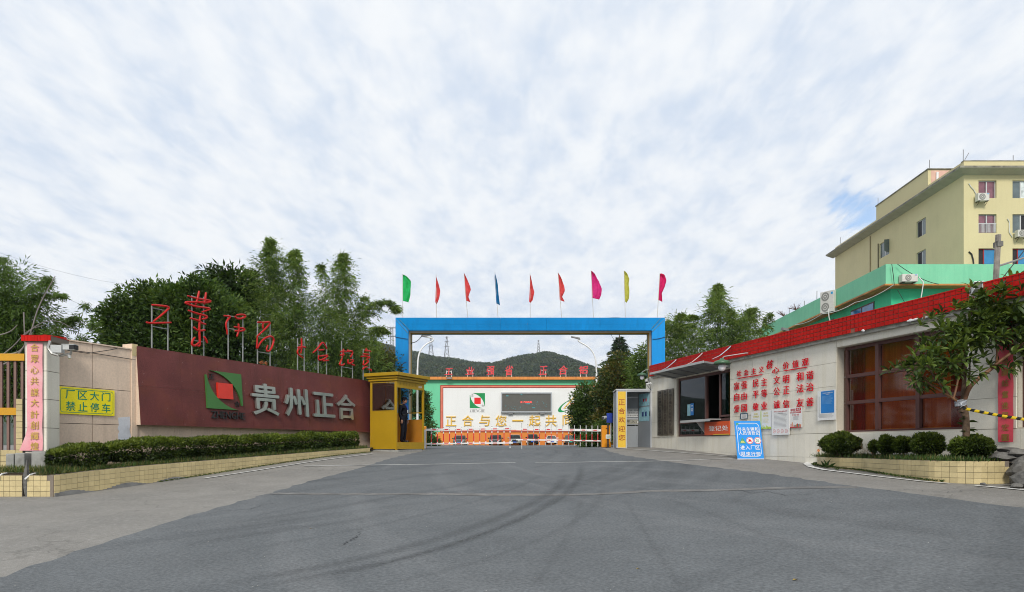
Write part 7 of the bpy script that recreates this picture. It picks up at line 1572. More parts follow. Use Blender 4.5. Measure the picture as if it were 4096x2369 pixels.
def pylon(px, ytop, ybot, lab, arms, wb):
    X = (px-CX)/kh; z0 = hill(X, YH)+2; z1 = (HZ-ytop)/kh; h_ = z1-z0; fr = Frame(X, YH, 0, z0); t = thing('pylon', lab, 'pylon', fr, 'pylons along the hill top'); b = B(); n = 7; r = .28
    wd = lambda u: wb*(1-u)**1.2+.7
    for i in range(n):
        u, v = i/n, (i+1)/n
        for (sx, sy) in ((1, 1), (1, -1), (-1, -1), (-1, 1)):
            bars(b, [(sx*wd(u), sy*wd(u), z0+h_*u), (sx*wd(v), sy*wd(v), z0+h_*v)], r)
        for (s0, s1) in (((1, 1), (1, -1)), ((1, -1), (-1, -1)), ((-1, -1), (-1, 1)), ((-1, 1), (1, 1))):
            bars(b, [(s0[0]*wd(u), s0[1]*wd(u), z0+h_*u), (s1[0]*wd(v), s1[1]*wd(v), z0+h_*v)], r*.6); bars(b, [(s1[0]*wd(u), s1[1]*wd(u), z0+h_*u), (s0[0]*wd(v), s0[1]*wd(v), z0+h_*v)], r*.6)
    obj('lattice_tower', b, m_grey, t)
    for (u, L_) in arms:
        z = z0+h_*u; obj('crossarm', B().tube([(-L_, 0, z), (0, 0, z+1.0), (L_, 0, z)], .3, 4).tube([(-L_, 0, z), (L_, 0, z)], .25, 4), m_grey, t)
pylon(1724, 1346, 1416, 'lattice pylon on the hill, first of the pair seen through the gate', ((.97, 3.2), (.78, 4.2), (.60, 5.0)), 4.5)
pylon(1787, 1346, 1416, 'lattice pylon on the hill, taller-looking one nearer the gate middle', ((.97, 3.2), (.80, 4.4), (.62, 5.2)), 4.8)
pylon(2154, 1361, 1410, 'small lattice pylon alone on the summit', ((.96, 1.6), (.8, 1.8)), 3.2)
X = (1567-CX)/kh; z0 = hill(X, YH)+1; fr = Frame(X, YH, 0, z0); t = thing('antenna_mast', 'lattice antenna mast with two ring platforms on the hill, left of the gate', 'mast', fr); b = B(); z1 = (HZ-1302)/kh; h_ = z1-z0
for i in range(9):
    u, v = i/9, (i+1)/9; wd = lambda u: 3.0-1.2*u
    for (sx, sy) in ((1, 1), (1, -1), (-1, -1), (-1, 1)): bars(b, [(sx*wd(u), sy*wd(u), z0+h_*u*.92), (sx*wd(v), sy*wd(v), z0+h_*v*.92)], .3)
    for s in (1, -1): bars(b, [(-wd(u), s*wd(u), z0+h_*u*.92), (wd(v), s*wd(v), z0+h_*v*.92)], .22); bars(b, [(wd(u), s*wd(u), z0+h_*u*.92), (-wd(v), s*wd(v), z0+h_*v*.92)], .22)
obj('lattice_tower', b, m_grey, t); obj('platform', B().box(-7, 7, -3, 3, z0+h_*.90, z0+h_*.915).box(-7, -6.2, -1, 1, z0+h_*.86, z0+h_*.97).box(6.2, 7, -1, 1, z0+h_*.86, z0+h_*.97).box(-2.5, -1.8, -4, -3, z0+h_*.86, z0+h_*.97).box(2.5, 3.2, -4, -3, z0+h_*.86, z0+h_*.97), m_grey, t)
obj('platform', B().box(-6.5, 6.5, -3, 3, z0+h_*.58, z0+h_*.595).box(-6.5, -5.8, -1, 1, z0+h_*.54, z0+h_*.65).box(5.8, 6.5, -1, 1, z0+h_*.54, z0+h_*.65), m_grey, t)
# overhead wires on the left
for i, (a, c) in enumerate((((-60, 990), (560, 1145)), ((260, 1190), (560, 1265)), ((330, 1300), (560, 1350)), ((345, 1320), (560, 1375)), ((340, 1345), (560, 1395)))):
    cable([W(*a, 34), W(*c, 44)], .006 if i else .0045, m_wire, ['thin high wire crossing the sky at the left photo edge', 'thin wire above the gap between the two left trees', 'upper of three low wires between bamboo and broadleaf tree', 'middle of three low wires between bamboo and broadleaf tree', 'lowest of three low wires between bamboo and broadleaf tree'][i], .3)
cable([W(1625, 1374, 31.6), W(1648, 1372, 32), W(1690, 1340, 38)], .02, m_wire, 'cables from the gate leg to the left street lamp', .1)
cable([W(2690, 1315, 33.5), W(2800, 1325, 33.5), W(2970, 1325, 33.5)], .014, m_whitewire, 'pale wire hanging in front of the right bamboo', .1)
cable([W(2445, 1340, 40), W(2500, 1370, 38), W(2590, 1380, 33)], .012, m_wire, 'thin wire hanging between gate leg and conifer', .3)
# ================================================================ vegetation
def nrm(a): return a/np.maximum(np.linalg.norm(a, axis=1, keepdims=True), 1e-9)
def leaf_mesh(name, c, d, L_, Wd, mats, idx, parent=None, fr=None, fold=.25, kind=None, **kw):
    """pointed leaves: 6 vertices and 4 triangles-worth of face each, bent along the middle"""
    n = len(c); d = nrm(d); r = nrm(RNG.normal(size=(n, 3))+np.array([0, 0, .8])); s = nrm(np.cross(d, r)); u = np.cross(s, d)
    L_ = np.broadcast_to(L_, (n,))[:, None]; Wd = np.broadcast_to(Wd, (n,))[:, None]
    v = np.empty((n, 4, 3)); v[:, 0] = c; v[:, 1] = c+d*L_*.45+s*Wd*.5+u*Wd*fold; v[:, 2] = c+d*L_-u*L_*.10; v[:, 3] = c+d*L_*.45-s*Wd*.5+u*Wd*fold
    v = v.reshape(-1, 3); dz = np.zeros(3)
    if fr is not None: dz = np.array([fr.x, fr.y, fr.z])
    elif parent is not None: dz = np.array(parent.location)
    v = v-dz
    me = bpy.data.meshes.new(name); me.vertices.add(len(v)); me.vertices.foreach_set('co', v.astype(np.float32).ravel())
    me.loops.add(4*n); me.loops.foreach_set('vertex_index', np.arange(4*n, dtype=np.int32)); me.polygons.add(n); me.polygons.foreach_set('loop_start', np.arange(0, 4*n, 4, dtype=np.int32))
    for m_ in mats: me.materials.append(m_)
    me.polygons.foreach_set('material_index', idx.astype(np.int32)); me.update(calc_edges=True)
    o = bpy.data.objects.new(name, me); COL.objects.link(o)
    if parent: o.parent = parent
    if fr is not None: o.location = (fr.x, fr.y, fr.z)
    return props(o, kw.get('label'), kw.get('cat'), kw.get('group'), kind)
def crown(blobs, nsub, per, sub_r, L_, Wd, droop=0.0, shell=.5, nm=3, thresh=None, out=.7, flat=.75):
    """leaves in small sprays spread over the blobs; returns positions, directions, lengths, widths, material index"""
    vol = np.array([b[3]*b[5]+b[4]*b[5]+b[3]*b[4] for b in blobs]); pr = vol/vol.sum(); C, D, I = [], [], []
    k = RNG.choice(len(blobs), nsub, p=pr); bb = np.array([b[:6] for b in blobs])[k]
    q = nrm(RNG.normal(size=(nsub, 3))); rad = (shell+(1-shell)*RNG.random(nsub)**.5)*(1+.10*np.sin(q[:, 0]*7+q[:, 2]*5+k))
    sc = bb[:, :3]+q*bb[:, 3:]*rad[:, None]
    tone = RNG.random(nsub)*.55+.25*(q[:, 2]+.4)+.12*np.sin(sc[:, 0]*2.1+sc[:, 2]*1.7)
    C = np.repeat(sc, per, 0); qq = np.repeat(q, per, 0); o = RNG.normal(size=C.shape)*sub_r*np.array([1, 1, flat]); C = C+o*.55
    D = nrm(o)*.8+qq*out+RNG.normal(size=C.shape)*.35; D[:, 2] -= droop
    t = np.repeat(tone, per)+RNG.random(len(C))*.25
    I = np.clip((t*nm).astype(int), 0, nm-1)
    n = len(C); return C, D, L_*(.65+.6*RNG.random(n)), Wd*(.7+.5*RNG.random(n)), I
def wb(px, py, Y, r, rz=None, ry=None):    # a crown blob given by its photo place, depth and radius in photo pixels
    p = W(px, py, Y); k = Y/F; return (p.x, p.y, p.z, r*k, (ry or r)*k, (rz or r)*k)
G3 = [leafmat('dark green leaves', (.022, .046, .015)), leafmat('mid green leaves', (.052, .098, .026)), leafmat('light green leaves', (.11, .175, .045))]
BM3 = [leafmat('dark bamboo leaves', (.040, .078, .020)), leafmat('mid bamboo leaves', (.098, .168, .034)), leafmat('light bamboo leaves', (.18, .26, .06))]
M3 = [leafmat('dark magnolia leaves', (.024, .044, .014)), leafmat('olive magnolia leaves', (.062, .090, .022)), leafmat('rusty magnolia leaves', (.14, .12, .030))]
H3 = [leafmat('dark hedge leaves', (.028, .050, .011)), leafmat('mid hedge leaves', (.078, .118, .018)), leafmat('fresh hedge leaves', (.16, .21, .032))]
C3 = [leafmat('dark cedar needles', (.020, .042, .024)), leafmat('mid cedar needles', (.040, .075, .042)), leafmat('pale cedar needles', (.07, .11, .065))]
L3 = [leafmat('dark loquat leaf', (.044, .076, .017), trans=.25), leafmat('mid loquat leaf', (.12, .175, .036), trans=.3), leafmat('young loquat leaf', (.21, .27, .065), trans=.3)]
def tree(name, lab, cat, X, Y, crown_args, mats, limbs, group=None, kind='crown', tr=.14, base=None, leafn='crown'):
    z0 = G(X, Y) if base is None else base; fr = Frame(X, Y, 0, z0); t = thing(name, lab, cat, fr, group)
    cs = [crown(*a[0], **a[1]) for a in crown_args]
    C, D, L_, Wd, I = [np.concatenate([c[i] for c in cs]) for i in range(5)]
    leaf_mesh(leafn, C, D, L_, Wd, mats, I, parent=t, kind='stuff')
    b = B()
    for pts, r0, r1 in limbs:
        P = smooth_path([Vector((p[0]-X, p[1]-Y, p[2])) for p in pts], 2); n = len(P); b.tube(P, [r0+(r1-r0)*i/(n-1) for i in range(n)], 7)
    obj('trunk', b, m_bark, t, smooth=True); return t
def limbs_to(X, Y, z0, targets, r0, split=.35):
    out = [([(X, Y, z0), (X+.05, Y, z0+(targets[0][2]-z0)*.5), (targets[0][0], targets[0][1], targets[0][2])], r0, r0*.25)]
    for (x, y, z) in targets[1:]:
        s = (X+(targets[0][0]-X)*.3, Y, z0+(z-z0)*split); out.append(([s, ((s[0]+x)/2, (s[1]+y)/2, s[2]+(z-s[2])*.6), (x, y, z)], r0*.55, r0*.12))
    return out
# ---- big broadleaf tree behind the maroon sign
bl = [wb(525, 1320, 24, 110), wb(620, 1240, 24, 95), wb(705, 1260, 24, 110), wb(800, 1230, 24, 95), wb(880, 1290, 24, 110), wb(600, 1400, 24, 140), wb(760, 1400, 24, 150), wb(930, 1400, 24, 120), wb(470, 1420, 24, 65), wb(820, 1170, 24, 48)]
X, Y = bl[6][0], 24.6
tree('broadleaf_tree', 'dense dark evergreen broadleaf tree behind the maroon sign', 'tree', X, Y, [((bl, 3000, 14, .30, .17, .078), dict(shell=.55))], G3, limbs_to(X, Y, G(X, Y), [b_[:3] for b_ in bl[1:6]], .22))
# sprigs at its left
sp = [wb(420, 1270, 23.5, 20), wb(450, 1250, 23.5, 26), wb(500, 1170, 23.5, 26), wb(570, 1165, 23.5, 24), wb(450, 1330, 23.5, 30), wb(770, 1130, 23.5, 20), wb(480, 1215, 23.5, 22), wb(440, 1470, 23.5, 45)]
X2, Y2 = wb(480, 1400, 23.5, 10)[:2]
tree('broadleaf_sapling', 'loose leafy shoots at the left edge of the dark broadleaf tree', 'tree', X2, Y2, [((sp, 150, 12, .22, .17, .07), dict(shell=.2))], G3[1:]+G3[:1], limbs_to(X2, Y2, G(X2, Y2), [b_[:3] for b_ in sp], .05, .5))
# ---- loquat top behind it
bl = [wb(915, 1130, 27, 60), wb(960, 1170, 27, 70), wb(835, 1100, 27, 28, 34), wb(880, 1180, 27, 70), wb(930, 1250, 27, 80)]
X, Y = bl[4][0], 27.4
tree('loquat_tree', 'dark brownish loquat tree with long leaves, left of the bamboo plumes', 'tree', X, Y, [((bl, 420, 10, .25, .30, .085), dict(shell=.4, droop=.3))], [G3[0], M3[0], G3[1]], limbs_to(X, Y, G(X, Y), [b_[:3] for b_ in bl], .18))
# ---- bamboo: arching culms with side twigs and sprays of narrow leaves
def bamboo(name, lab, X, Y, culms, tw_n, mats=BM3, lsz=(.17, .026), blobs=None, nb=1000, group=None, fill=(.17, .026), blob_mats=None):
    z0 = G(X, Y); fr = Frame(X, Y, 0, z0); t = thing(name, lab, 'bamboo', fr, group); C, D, I, LL = [], [], [], []; b = B()
    for (pts, spread, dens) in culms:
        P = smooth_path([Vector(p) for p in pts], 3); n = len(P); b.tube([(p.x-X, p.y-Y, p.z) for p in P], [.022-(.018*i/(n-1)) for i in range(n)], 5)
        for k in range(int(tw_n*dens)):
            u = .98*random.random()**1.05; i = min(n-2, int(u*(n-1))); p = P[i].lerp(P[i+1], random.random()); a = random.uniform(0, 2*math.pi)
            ln = spread*1.25*(1-u)**.85*random.choice((.35, .6, .9, 1.15, 1.35))+.05; dv = Vector((math.cos(a), math.sin(a)*.8, .42-.2*(1-u)))
            tone = random.random()*.5+.3*u
            for j in range(int(3+ln*6)):
                s = (j+1)/(3+ln*6); q = p+dv*ln*s+Vector((0, 0, -.62*ln*s*s))
                for m_ in range(4):
                    C.append((q.x+random.gauss(0, .03), q.y+random.gauss(0, .03), q.z+random.gauss(0, .03))); D.append((dv.x*.7+random.gauss(0, .5), dv.y*.7+random.gauss(0, .5), -.45+random.gauss(0, .40))); I.append(min(2, int((tone+random.random()*.3)*3))); LL.append(1)
    C, D, I = np.array(C), np.array(D), np.array(I); n = len(C); L_ = lsz[0]*(.6+.7*RNG.random(n)); Wd = lsz[1]*(.7+.6*RNG.random(n))
    if blobs:
        c = crown(blobs, nb, 14, .30, fill[0], fill[1], droop=.5, shell=.45); C = np.concatenate([C, c[0]]); D = np.concatenate([D, c[1]]); L_ = np.concatenate([L_, c[2]]); Wd = np.concatenate([Wd, c[3]]); I = np.concatenate([I, c[4]])
    leaf_mesh('foliage', C, D, L_, Wd, mats, I, parent=t, kind='stuff'); obj('culm', b, mat('bamboo cane', (.14, .16, .05)) if 'bamboo cane' not in MATS else MATS['bamboo cane'], t, kind='stuff'); return t
def cul(pxs, Y, g0=None):
    P = [W(px, py, Y+random.uniform(-.3, .3)) for px, py in pxs]; return [tuple(p) for p in P]
YB1 = 27.0
cl_ = [(cul([(1120, 1700), (1110, 1400), (1090, 1150), (1080, 955)], YB1), .85, 1.5), (cul([(1150, 1700), (1170, 1350), (1185, 1120), (1178, 1002)], YB1), .75, 1.1), (cul([(1100, 1700), (1070, 1350), (1030, 1180), (1000, 1080)], YB1), .6, .7),
       (cul([(1260, 1700), (1330, 1400), (1370, 1180), (1375, 1015)], YB1+1), .95, 1.5), (cul([(1250, 1700), (1290, 1350), (1310, 1150), (1280, 1060)], YB1+1), .5, .5), (cul([(1300, 1700), (1400, 1400), (1480, 1220), (1560, 1200), (1592, 1250)], YB1+1.5), .55, .8),
       (cul([(1300, 1700), (1400, 1450), (1450, 1250), (1460, 1190)], YB1+1.5), .5, .5), (cul([(1330, 1700), (1440, 1430), (1510, 1300), (1545, 1330)], YB1+1), .5, .6)]
blb = [wb(1090, 1050, YB1, 42, 75), wb(1150, 1100, YB1, 62, 70), wb(1365, 1120, YB1+1, 50, 85), wb(1330, 1210, YB1+1, 80, 70), wb(1030, 1150, YB1, 55, 55), wb(1430, 1240, YB1+1.5, 60, 50), wb(1080, 1130, YB1, 75, 110), wb(1130, 1230, YB1, 110), wb(1040, 1290, YB1, 85, 120), wb(1180, 1330, YB1, 120), wb(1290, 1330, YB1+.5, 120), wb(1100, 1420, YB1, 150), wb(1280, 1450, YB1+.5, 150), wb(1400, 1400, YB1+1, 110), wb(1450, 1460, YB1+1, 100)]
bamboo('bamboo_clump', 'tall feathery bamboo clump with two high plumes behind the maroon sign', *wb(1200, 1500, YB1, 1)[:2], cl_, 270, blobs=blb, nb=3200, lsz=(.18, .032))
bl = [wb(1500, 1440, 31, 55), wb(1550, 1470, 31, 55), wb(1450, 1500, 31, 60), wb(1560, 1560, 31, 60), wb(1600, 1440, 33, 18)]
X, Y = bl[0][0], 31.4
tree('olive_shrub_tree', 'olive coloured shrub tree next to the left leg of the blue gate', 'tree', X, Y, [((bl, 600, 12, .3, .15, .06), dict(shell=.4))], M3, limbs_to(X, Y, G(X, Y), [b_[:3] for b_ in bl[:4]], .1))
# ---- far-left leaning bamboo with bare branches
YL = 19.0
cl_ = [(cul([(30, 1600), (80, 1350), (120, 1200), (200, 1110)], YL), .7, 1.2), (cul([(0, 1600), (20, 1300), (20, 1120), (5, 1030)], YL), .8, 1.0), (cul([(60, 1600), (140, 1400), (230, 1300), (300, 1270)], YL), .55, .9),
       (cul([(60, 1600), (200, 1440), (300, 1400), (400, 1330), (352, 1215)][:3]+[(330, 1250), (345, 1212)], YL), .28, .35), (cul([(80, 1600), (180, 1480), (300, 1400), (385, 1290)], YL), .3, .5), (cul([(80, 1600), (200, 1480), (330, 1420), (410, 1380)], YL), .3, .35), (cul([(80, 1600), (180, 1500), (300, 1450), (400, 1445)], YL), .3, .4), (cul([(40, 1600), (100, 1300), (180, 1180), (250, 1180)], YL), .45, .7)]
blb = [wb(40, 1170, YL, 110, 110), wb(-40, 1200, YL, 130), wb(100, 1260, YL, 100), wb(30, 1330, YL, 130), wb(-60, 1420, YL, 140), wb(110, 1380, YL, 70), wb(60, 1550, YL, 90, 150)]
t = bamboo('bamboo_shrub', 'bushy bamboo with bare grey branches above the far-left fence', *wb(40, 1500, YL, 1)[:2], cl_, 160, lsz=(.15, .024), blobs=blb, nb=1300, fill=(.15, .03), mats=[BM3[0], BM3[1], BM3[1]])
m_twig = mat('bare grey branch', (.21, .19, .17), rough=.8, var=.2)
X, Y = t.location.x, t.location.y; b = B()
for pts, r in (([(-20, 1470), (60, 1440), (120, 1350), (150, 1230), (221, 1105)], .028), ([(0, 1418), (50, 1418), (90, 1400), (130, 1330)], .03), ([(-20, 1345), (40, 1330), (70, 1300)], .02), ([(10, 1420), (60, 1380), (110, 1320), (180, 1300)], .018), ([(95, 1250), (98, 1330), (100, 1420)], .02), ([(100, 1340), (160, 1290), (230, 1280), (300, 1320)], .014)):
    P = smooth_path([W(px, py, 17.6)-Vector((X, Y, 0)) for px, py in pts], 2); b.tube(P, [r*(1-.7*i/len(P)) for i in range(len(P))], 6)
obj('bare_branch', b, m_twig, t, smooth=True, kind='stuff')
# ---- right-hand bamboo above the gatehouse
YR = 33.0
cl_ = [(cul([(2870, 1600), (2865, 1400), (2862, 1250), (2870, 1140)], YR), .95, 1.7), (cul([(2730, 1600), (2715, 1400), (2710, 1320), (2725, 1258)], YR), .75, 1.0), (cul([(2800, 1600), (2790, 1350), (2760, 1270), (2690, 1265)][:3]+[(2770, 1265)], YR), .6, .7), (cul([(2930, 1600), (2950, 1400), (2980, 1280), (3010, 1235)], YR), .8, 1.0), (cul([(2940, 1600), (2960, 1420), (2930, 1290), (2920, 1235)], YR), .6, .7), (cul([(2960, 1600), (3010, 1400), (3060, 1300), (3082, 1255)], YR), .5, .6), (cul([(2680, 1600), (2670, 1400), (2668, 1280)], YR), .4, .5)]
blb = [wb(2868, 1225, YR, 42, 60), wb(2720, 1300, YR, 50, 40), wb(2985, 1280, YR, 55, 40), wb(2720, 1350, YR, 70, 70), wb(2870, 1300, YR, 75, 90), wb(2960, 1330, YR, 80, 70), wb(2720, 1450, YR, 90, 80), wb(2860, 1430, YR, 110), wb(2990, 1400, YR, 90, 70), wb(2690, 1540, YR, 100), wb(2860, 1520, YR, 120)]
bamboo('bamboo_clump', 'bamboo clump with one pointed plume rising behind the red tiled gatehouse roof', *wb(2850, 1500, YR, 1)[:2], cl_, 230, blobs=blb, nb=1700, lsz=(.20, .036), fill=(.19, .03))
# ---- trees right of the yard
bl = [wb(2330, 1660, 44, 42, 60), wb(2350, 1590, 44, 48), wb(2360, 1720, 44, 60), wb(2310, 1640, 44, 22), wb(2320, 1700, 44, 24)]
X, Y = bl[2][0], 44.5; tree('dark_shrub_tree', 'dark rounded evergreen at the right end of the mural', 'tree', X, Y, [((bl, 900, 12, .35, .19, .09), dict(shell=.5))], G3, limbs_to(X, Y, G(X, Y), [b_[:3] for b_ in bl[:3]], .14))
bl = [wb(2470, 1500, 41, 55), wb(2440, 1580, 41, 60), wb(2520, 1560, 41, 65), wb(2480, 1650, 41, 75), wb(2540, 1680, 41, 80), wb(2430, 1700, 41, 60), wb(2480, 1445, 41, 30), wb(2570, 1620, 41, 70)]
X, Y = bl[3][0], 41.5; tree('magnolia_tree', 'rusty green magnolia in front of the conifer, right of the street lamp', 'tree', X, Y, [((bl, 1500, 12, .35, .21, .095), dict(shell=.5))], M3, limbs_to(X, Y, G(X, Y), [b_[:3] for b_ in bl[:5]], .18))
bl = [wb(2560, 1470, 38, 45), wb(2600, 1440, 38, 55), wb(2570, 1530, 38, 50), wb(2640, 1500, 38, 60), wb(2580, 1600, 38, 60), wb(2700, 1560, 38, 60)]
X, Y = bl[4][0], 38.4; tree('bushy_tree', 'mid green bushy tree by the right leg of the blue gate', 'tree', X, Y, [((bl, 900, 13, .35, .20, .06), dict(shell=.45, droop=.3))], BM3, limbs_to(X, Y, G(X, Y), [b_[:3] for b_ in bl[:5]], .16))
bl = [wb(2380, 1760, 36, 36, 30), wb(2350, 1765, 36, 30, 25), wb(2410, 1740, 36, 34, 50)]
X, Y = bl[0][0], 36.3; tree('low_shrub', 'low green shrub behind the right half of the barrier', 'shrub', X, Y, [((bl, 420, 12, .25, .14, .06), dict(shell=.4))], G3, limbs_to(X, Y, G(X, Y), [b_[:3] for b_ in bl], .05))
bl = [wb(2300, 1385, 75, 8)]
# cedar: tiered drooping boughs
Xc, Yc = W(2478, 1700, 52)[:2]; zc0 = G(Xc, Yc); fr = Frame(Xc, Yc, 0, zc0); t = thing('cedar_tree', 'pointed cedar with tiered drooping boughs seen through the gate', 'tree', fr)
ztop = (HZ-1336)/F*52; b = B().tube([(0, 0, zc0), (0, 0, ztop)], [.25, .03], 8); C, D, I = [], [], []; lim = B()
for i in range(150):
    u = (i/150)**.85; z = zc0+2.2+(ztop-zc0-2.4)*u; R_ = (2.9*(1-u)**.8+.10)*random.uniform(.65, 1.15); a = i*2.4+random.uniform(-.3, .3); dv = Vector((math.cos(a), math.sin(a), 0)); tone = random.random()*.6
    P = [dv*R_*s+Vector((0, 0, z+.38*R_*s-.42*R_*s*s)) for s in (0, .33, .66, 1)]; lim.tube(P, [.04, .03, .02, .008], 4)
    for j in range(int(26+R_*46)):
        s = random.random()**.6; q = dv*R_*s+Vector((0, 0, z+.38*R_*s-.42*R_*s*s)); sd_ = Vector((-dv.y, dv.x, 0))*random.gauss(0, .20*R_*(.35+s*.6)); q = q+sd_
        C.append((Xc+q.x, Yc+q.y, q.z-abs(random.gauss(0, .07)))); D.append((dv.x+sd_.x*.9+random.gauss(0, .25), dv.y+sd_.y*.9+random.gauss(0, .25), -.45+random.gauss(0, .25))); I.append(min(2, int((tone+random.random()*.45)*3)))
leaf_mesh('crown', np.array(C), np.array(D), .26*(.6+.7*RNG.random(len(C))), .055, C3, np.array(I), parent=t, kind='stuff'); obj('trunk', b, m_bark, t); obj('bough', lim, m_bark, t, kind='stuff')
# left shrub by the mural
bl = [wb(1715, 1770, 55, 26, 30), wb(1712, 1710, 55, 20, 30), wb(1705, 1650, 55, 16, 35), wb(1735, 1775, 55, 20, 22), wb(1690, 1600, 55, 22, 40), wb(1668, 1620, 55, 30, 60)]
X, Y = bl[0][0], 55.2; tree('slender_shrub', 'slender dark shrub before the green factory wall, right of the booth', 'shrub', X, Y, [((bl, 620, 11, .3, .20, .09), dict(shell=.2))], G3, limbs_to(X, Y, G(X, Y), [b_[:3] for b_ in bl], .07))
# ---- clipped hedges on the long planter
def hedge(lab, u0, u1, tz, seed):
    (x, y), a, z = pa.at((u0+u1)/2); fr = Frame(x, y, 0, z); t = thing('hedge', lab, 'hedge', fr, 'clipped hedges on the long planter'); rs = np.random.default_rng(seed); C = []; D = []; T = []; n = int((u1-u0)*5200)
    us = u0+(u1-u0)*rs.random(n); v = rs.random(n)*2*np.pi; rr = .55+.45*rs.random(n)**.35
    bs = B()
    for uu, vv, r in zip(us, v, rr):
        (px_, py_), a_, zz = pa.at(uu); e = min(1, (uu-u0)/.35+.12, (u1-uu)/.35+.12)**.5; f_ = uu/pa.S[-1]; dist = .62-.12*f_
        lump = 1+.12*math.sin(uu*3.1+seed)+.08*math.sin(uu*7.3)+.07*math.sin(uu*15.1+c_*3 if False else uu*15.1); hw, hh = (.40-.13*f_)*e, tz(f_)*.5*e*(1+.05*math.sin(uu*2.3))
        c_, s_ = math.cos(vv), math.sin(vv); c2, s2 = math.copysign(abs(c_)**.6, c_), math.copysign(abs(s_)**.6, s_)
        lx = dist+hw*c2*r*lump; lz = zz+.08+tz(f_)*.5+hh*s2*r*lump; X_c = px_-lx*math.sin(a_); Y_c = py_+lx*math.cos(a_)
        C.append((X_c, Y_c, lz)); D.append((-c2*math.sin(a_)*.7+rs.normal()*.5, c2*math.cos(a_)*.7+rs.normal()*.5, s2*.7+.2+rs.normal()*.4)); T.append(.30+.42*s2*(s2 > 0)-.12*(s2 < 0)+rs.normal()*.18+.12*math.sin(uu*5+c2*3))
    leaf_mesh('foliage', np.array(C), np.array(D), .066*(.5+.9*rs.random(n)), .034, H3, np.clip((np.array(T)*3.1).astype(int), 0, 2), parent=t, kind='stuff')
    for i in range(int((u1-u0)*9)):
        uu = u0+.2+(u1-u0-.4)*random.random(); (px_, py_), a_, zz = pa.at(uu); lx = .5+random.uniform(-.15, .1); X_c = px_-lx*math.sin(a_)-fr.x; Y_c = py_+lx*math.cos(a_)-fr.y
        bs.tube([(X_c, Y_c, zz-.05), (X_c+random.uniform(-.08, .08), Y_c+random.uniform(-.1, .05), zz+.2), (X_c+random.uniform(-.15, .15), Y_c, zz+.4)], [.010, .006, .004], 4)
    obj('stem', bs, m_bark, t, kind='stuff')
u_ = lambda px: min(range(0, 1000), key=lambda i: abs(CX+F*(pa.at(pa.S[-1]*i/1000)[0][0]-.6)/(pa.at(pa.S[-1]*i/1000)[0][1]+.4)-px))/1000*pa.S[-1]
zt_f = lambda f_: .50-.03*f_
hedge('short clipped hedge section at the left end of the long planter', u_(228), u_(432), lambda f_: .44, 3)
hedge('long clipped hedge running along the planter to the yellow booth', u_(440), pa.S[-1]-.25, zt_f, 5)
# grass and weeds at the planter foot and top
m_gr = [leafmat('green grass blade', (.05, .10, .02)), leafmat('yellow grass blade', (.16, .15, .05)), leafmat('dark weed leaf', (.03, .06, .015))]
def tufts(name, pts, n, sp, L_, Wd, lab, dv=.4, parent=None, w_=(.5, .3, .2)):
    pts = np.array(pts); k = RNG.integers(0, len(pts), n); C = pts[k]+RNG.normal(size=(n, 3))*np.array([sp, sp, 0]); C[:, 2] += RNG.random(n)*.02
    D = RNG.normal(size=(n, 3))*dv; D[:, 2] = abs(D[:, 2])+.7; return leaf_mesh(name, C, D, L_*(.4+.9*RNG.random(n)), Wd, m_gr, RNG.choice(3, n, p=w_), fr=Frame(*pts.mean(0)[:2], 0, pts[:, 2].min()), kind='stuff', label=lab)
P = []
for i in range(160): (x, y), a, z = pa.at(pa.S[-1]*i/160); P.append((x-.22*math.sin(a), y+.22*math.cos(a), z-.02))
tufts('grass', P, 9000, .10, .13, .010, 'tufts of grass and weeds between hedge and planter tiles')
P = []
for i in range(60): (x, y), a, z = pa.at(pa.S[-1]*(.22+.78*i/60)); P.append((x+.05*math.sin(a), y-.05*math.cos(a), G(x, y)))
tufts('moss', P, 2600, .03, .03, .016, 'moss and tiny weeds at the foot of the long planter', dv=.9)
P = [(W(px, 1885, 13.9).x, 13.9, W(px, 1893, 13.9).z) for px in range(-10, 260, 12)]
tufts('grass', P, 1800, .12, .16, .010, 'weeds growing behind the short tiled planter blocks', w_=(.45, .4, .15))
P = []
for i in range(100): (x, y), a, z = par.at(par.S[-1]*(.03+.92*i/100)); P += [(x-.25*math.sin(a), y+.25*math.cos(a), z-.02), (x-.5*math.sin(a), y+.5*math.cos(a), z)]
tufts('weeds', P, 4200, .16, .11, .016, 'low weeds and grass filling the curved tiled bed', w_=(.5, .2, .3))
P = []
for i in range(70): (x, y), a, z = par.at(par.S[-1]*(.02+.8*i/70)); P.append((x+.07*math.sin(a), y-.07*math.cos(a), G(x, y)+.01))
tufts('moss', P, 2600, .03, .03, .016, 'moss strip at the foot of the curved tiled bed', dv=.9, w_=(.3, .2, .5))
# little weeds in front of the right bed
def weed(px, py, r, n, L_, Wd, lab, cat='weed', up=.8, mi=0):
    x, y = gp(px, py); z = G(x, y); C = np.tile([x, y, z+.01], (n, 1))+RNG.normal(size=(n, 3))*np.array([r*.15, r*.15, 0]); D = RNG.normal(size=(n, 3)); D[:, 2] = abs(D[:, 2])*.3+up
    leaf_mesh('weed', C, D, L_*(.6+.6*RNG.random(n)), Wd, m_gr, np.full(n, mi), fr=Frame(x, y, 0, z), label=lab, cat=cat)
weed(3308, 1873, .1, 14, .22, .06, 'broad-leaved weed at the left curve of the tiled bed', up=.5, mi=2); weed(3347, 1882, .05, 26, .10, .012, 'fresh green tuft beside the broad-leaved weed at the bed'); weed(3622, 1905, .05, 26, .15, .018, 'small upright weed against the middle of the curved tiles'); weed(3686, 1917, .05, 20, .11, .018, 'tiny light green weed against the curved tiles, right of the upright one'); weed(3768, 1930, .05, 16, .06, .014, 'flat mossy weed at the foot of the curved bed')
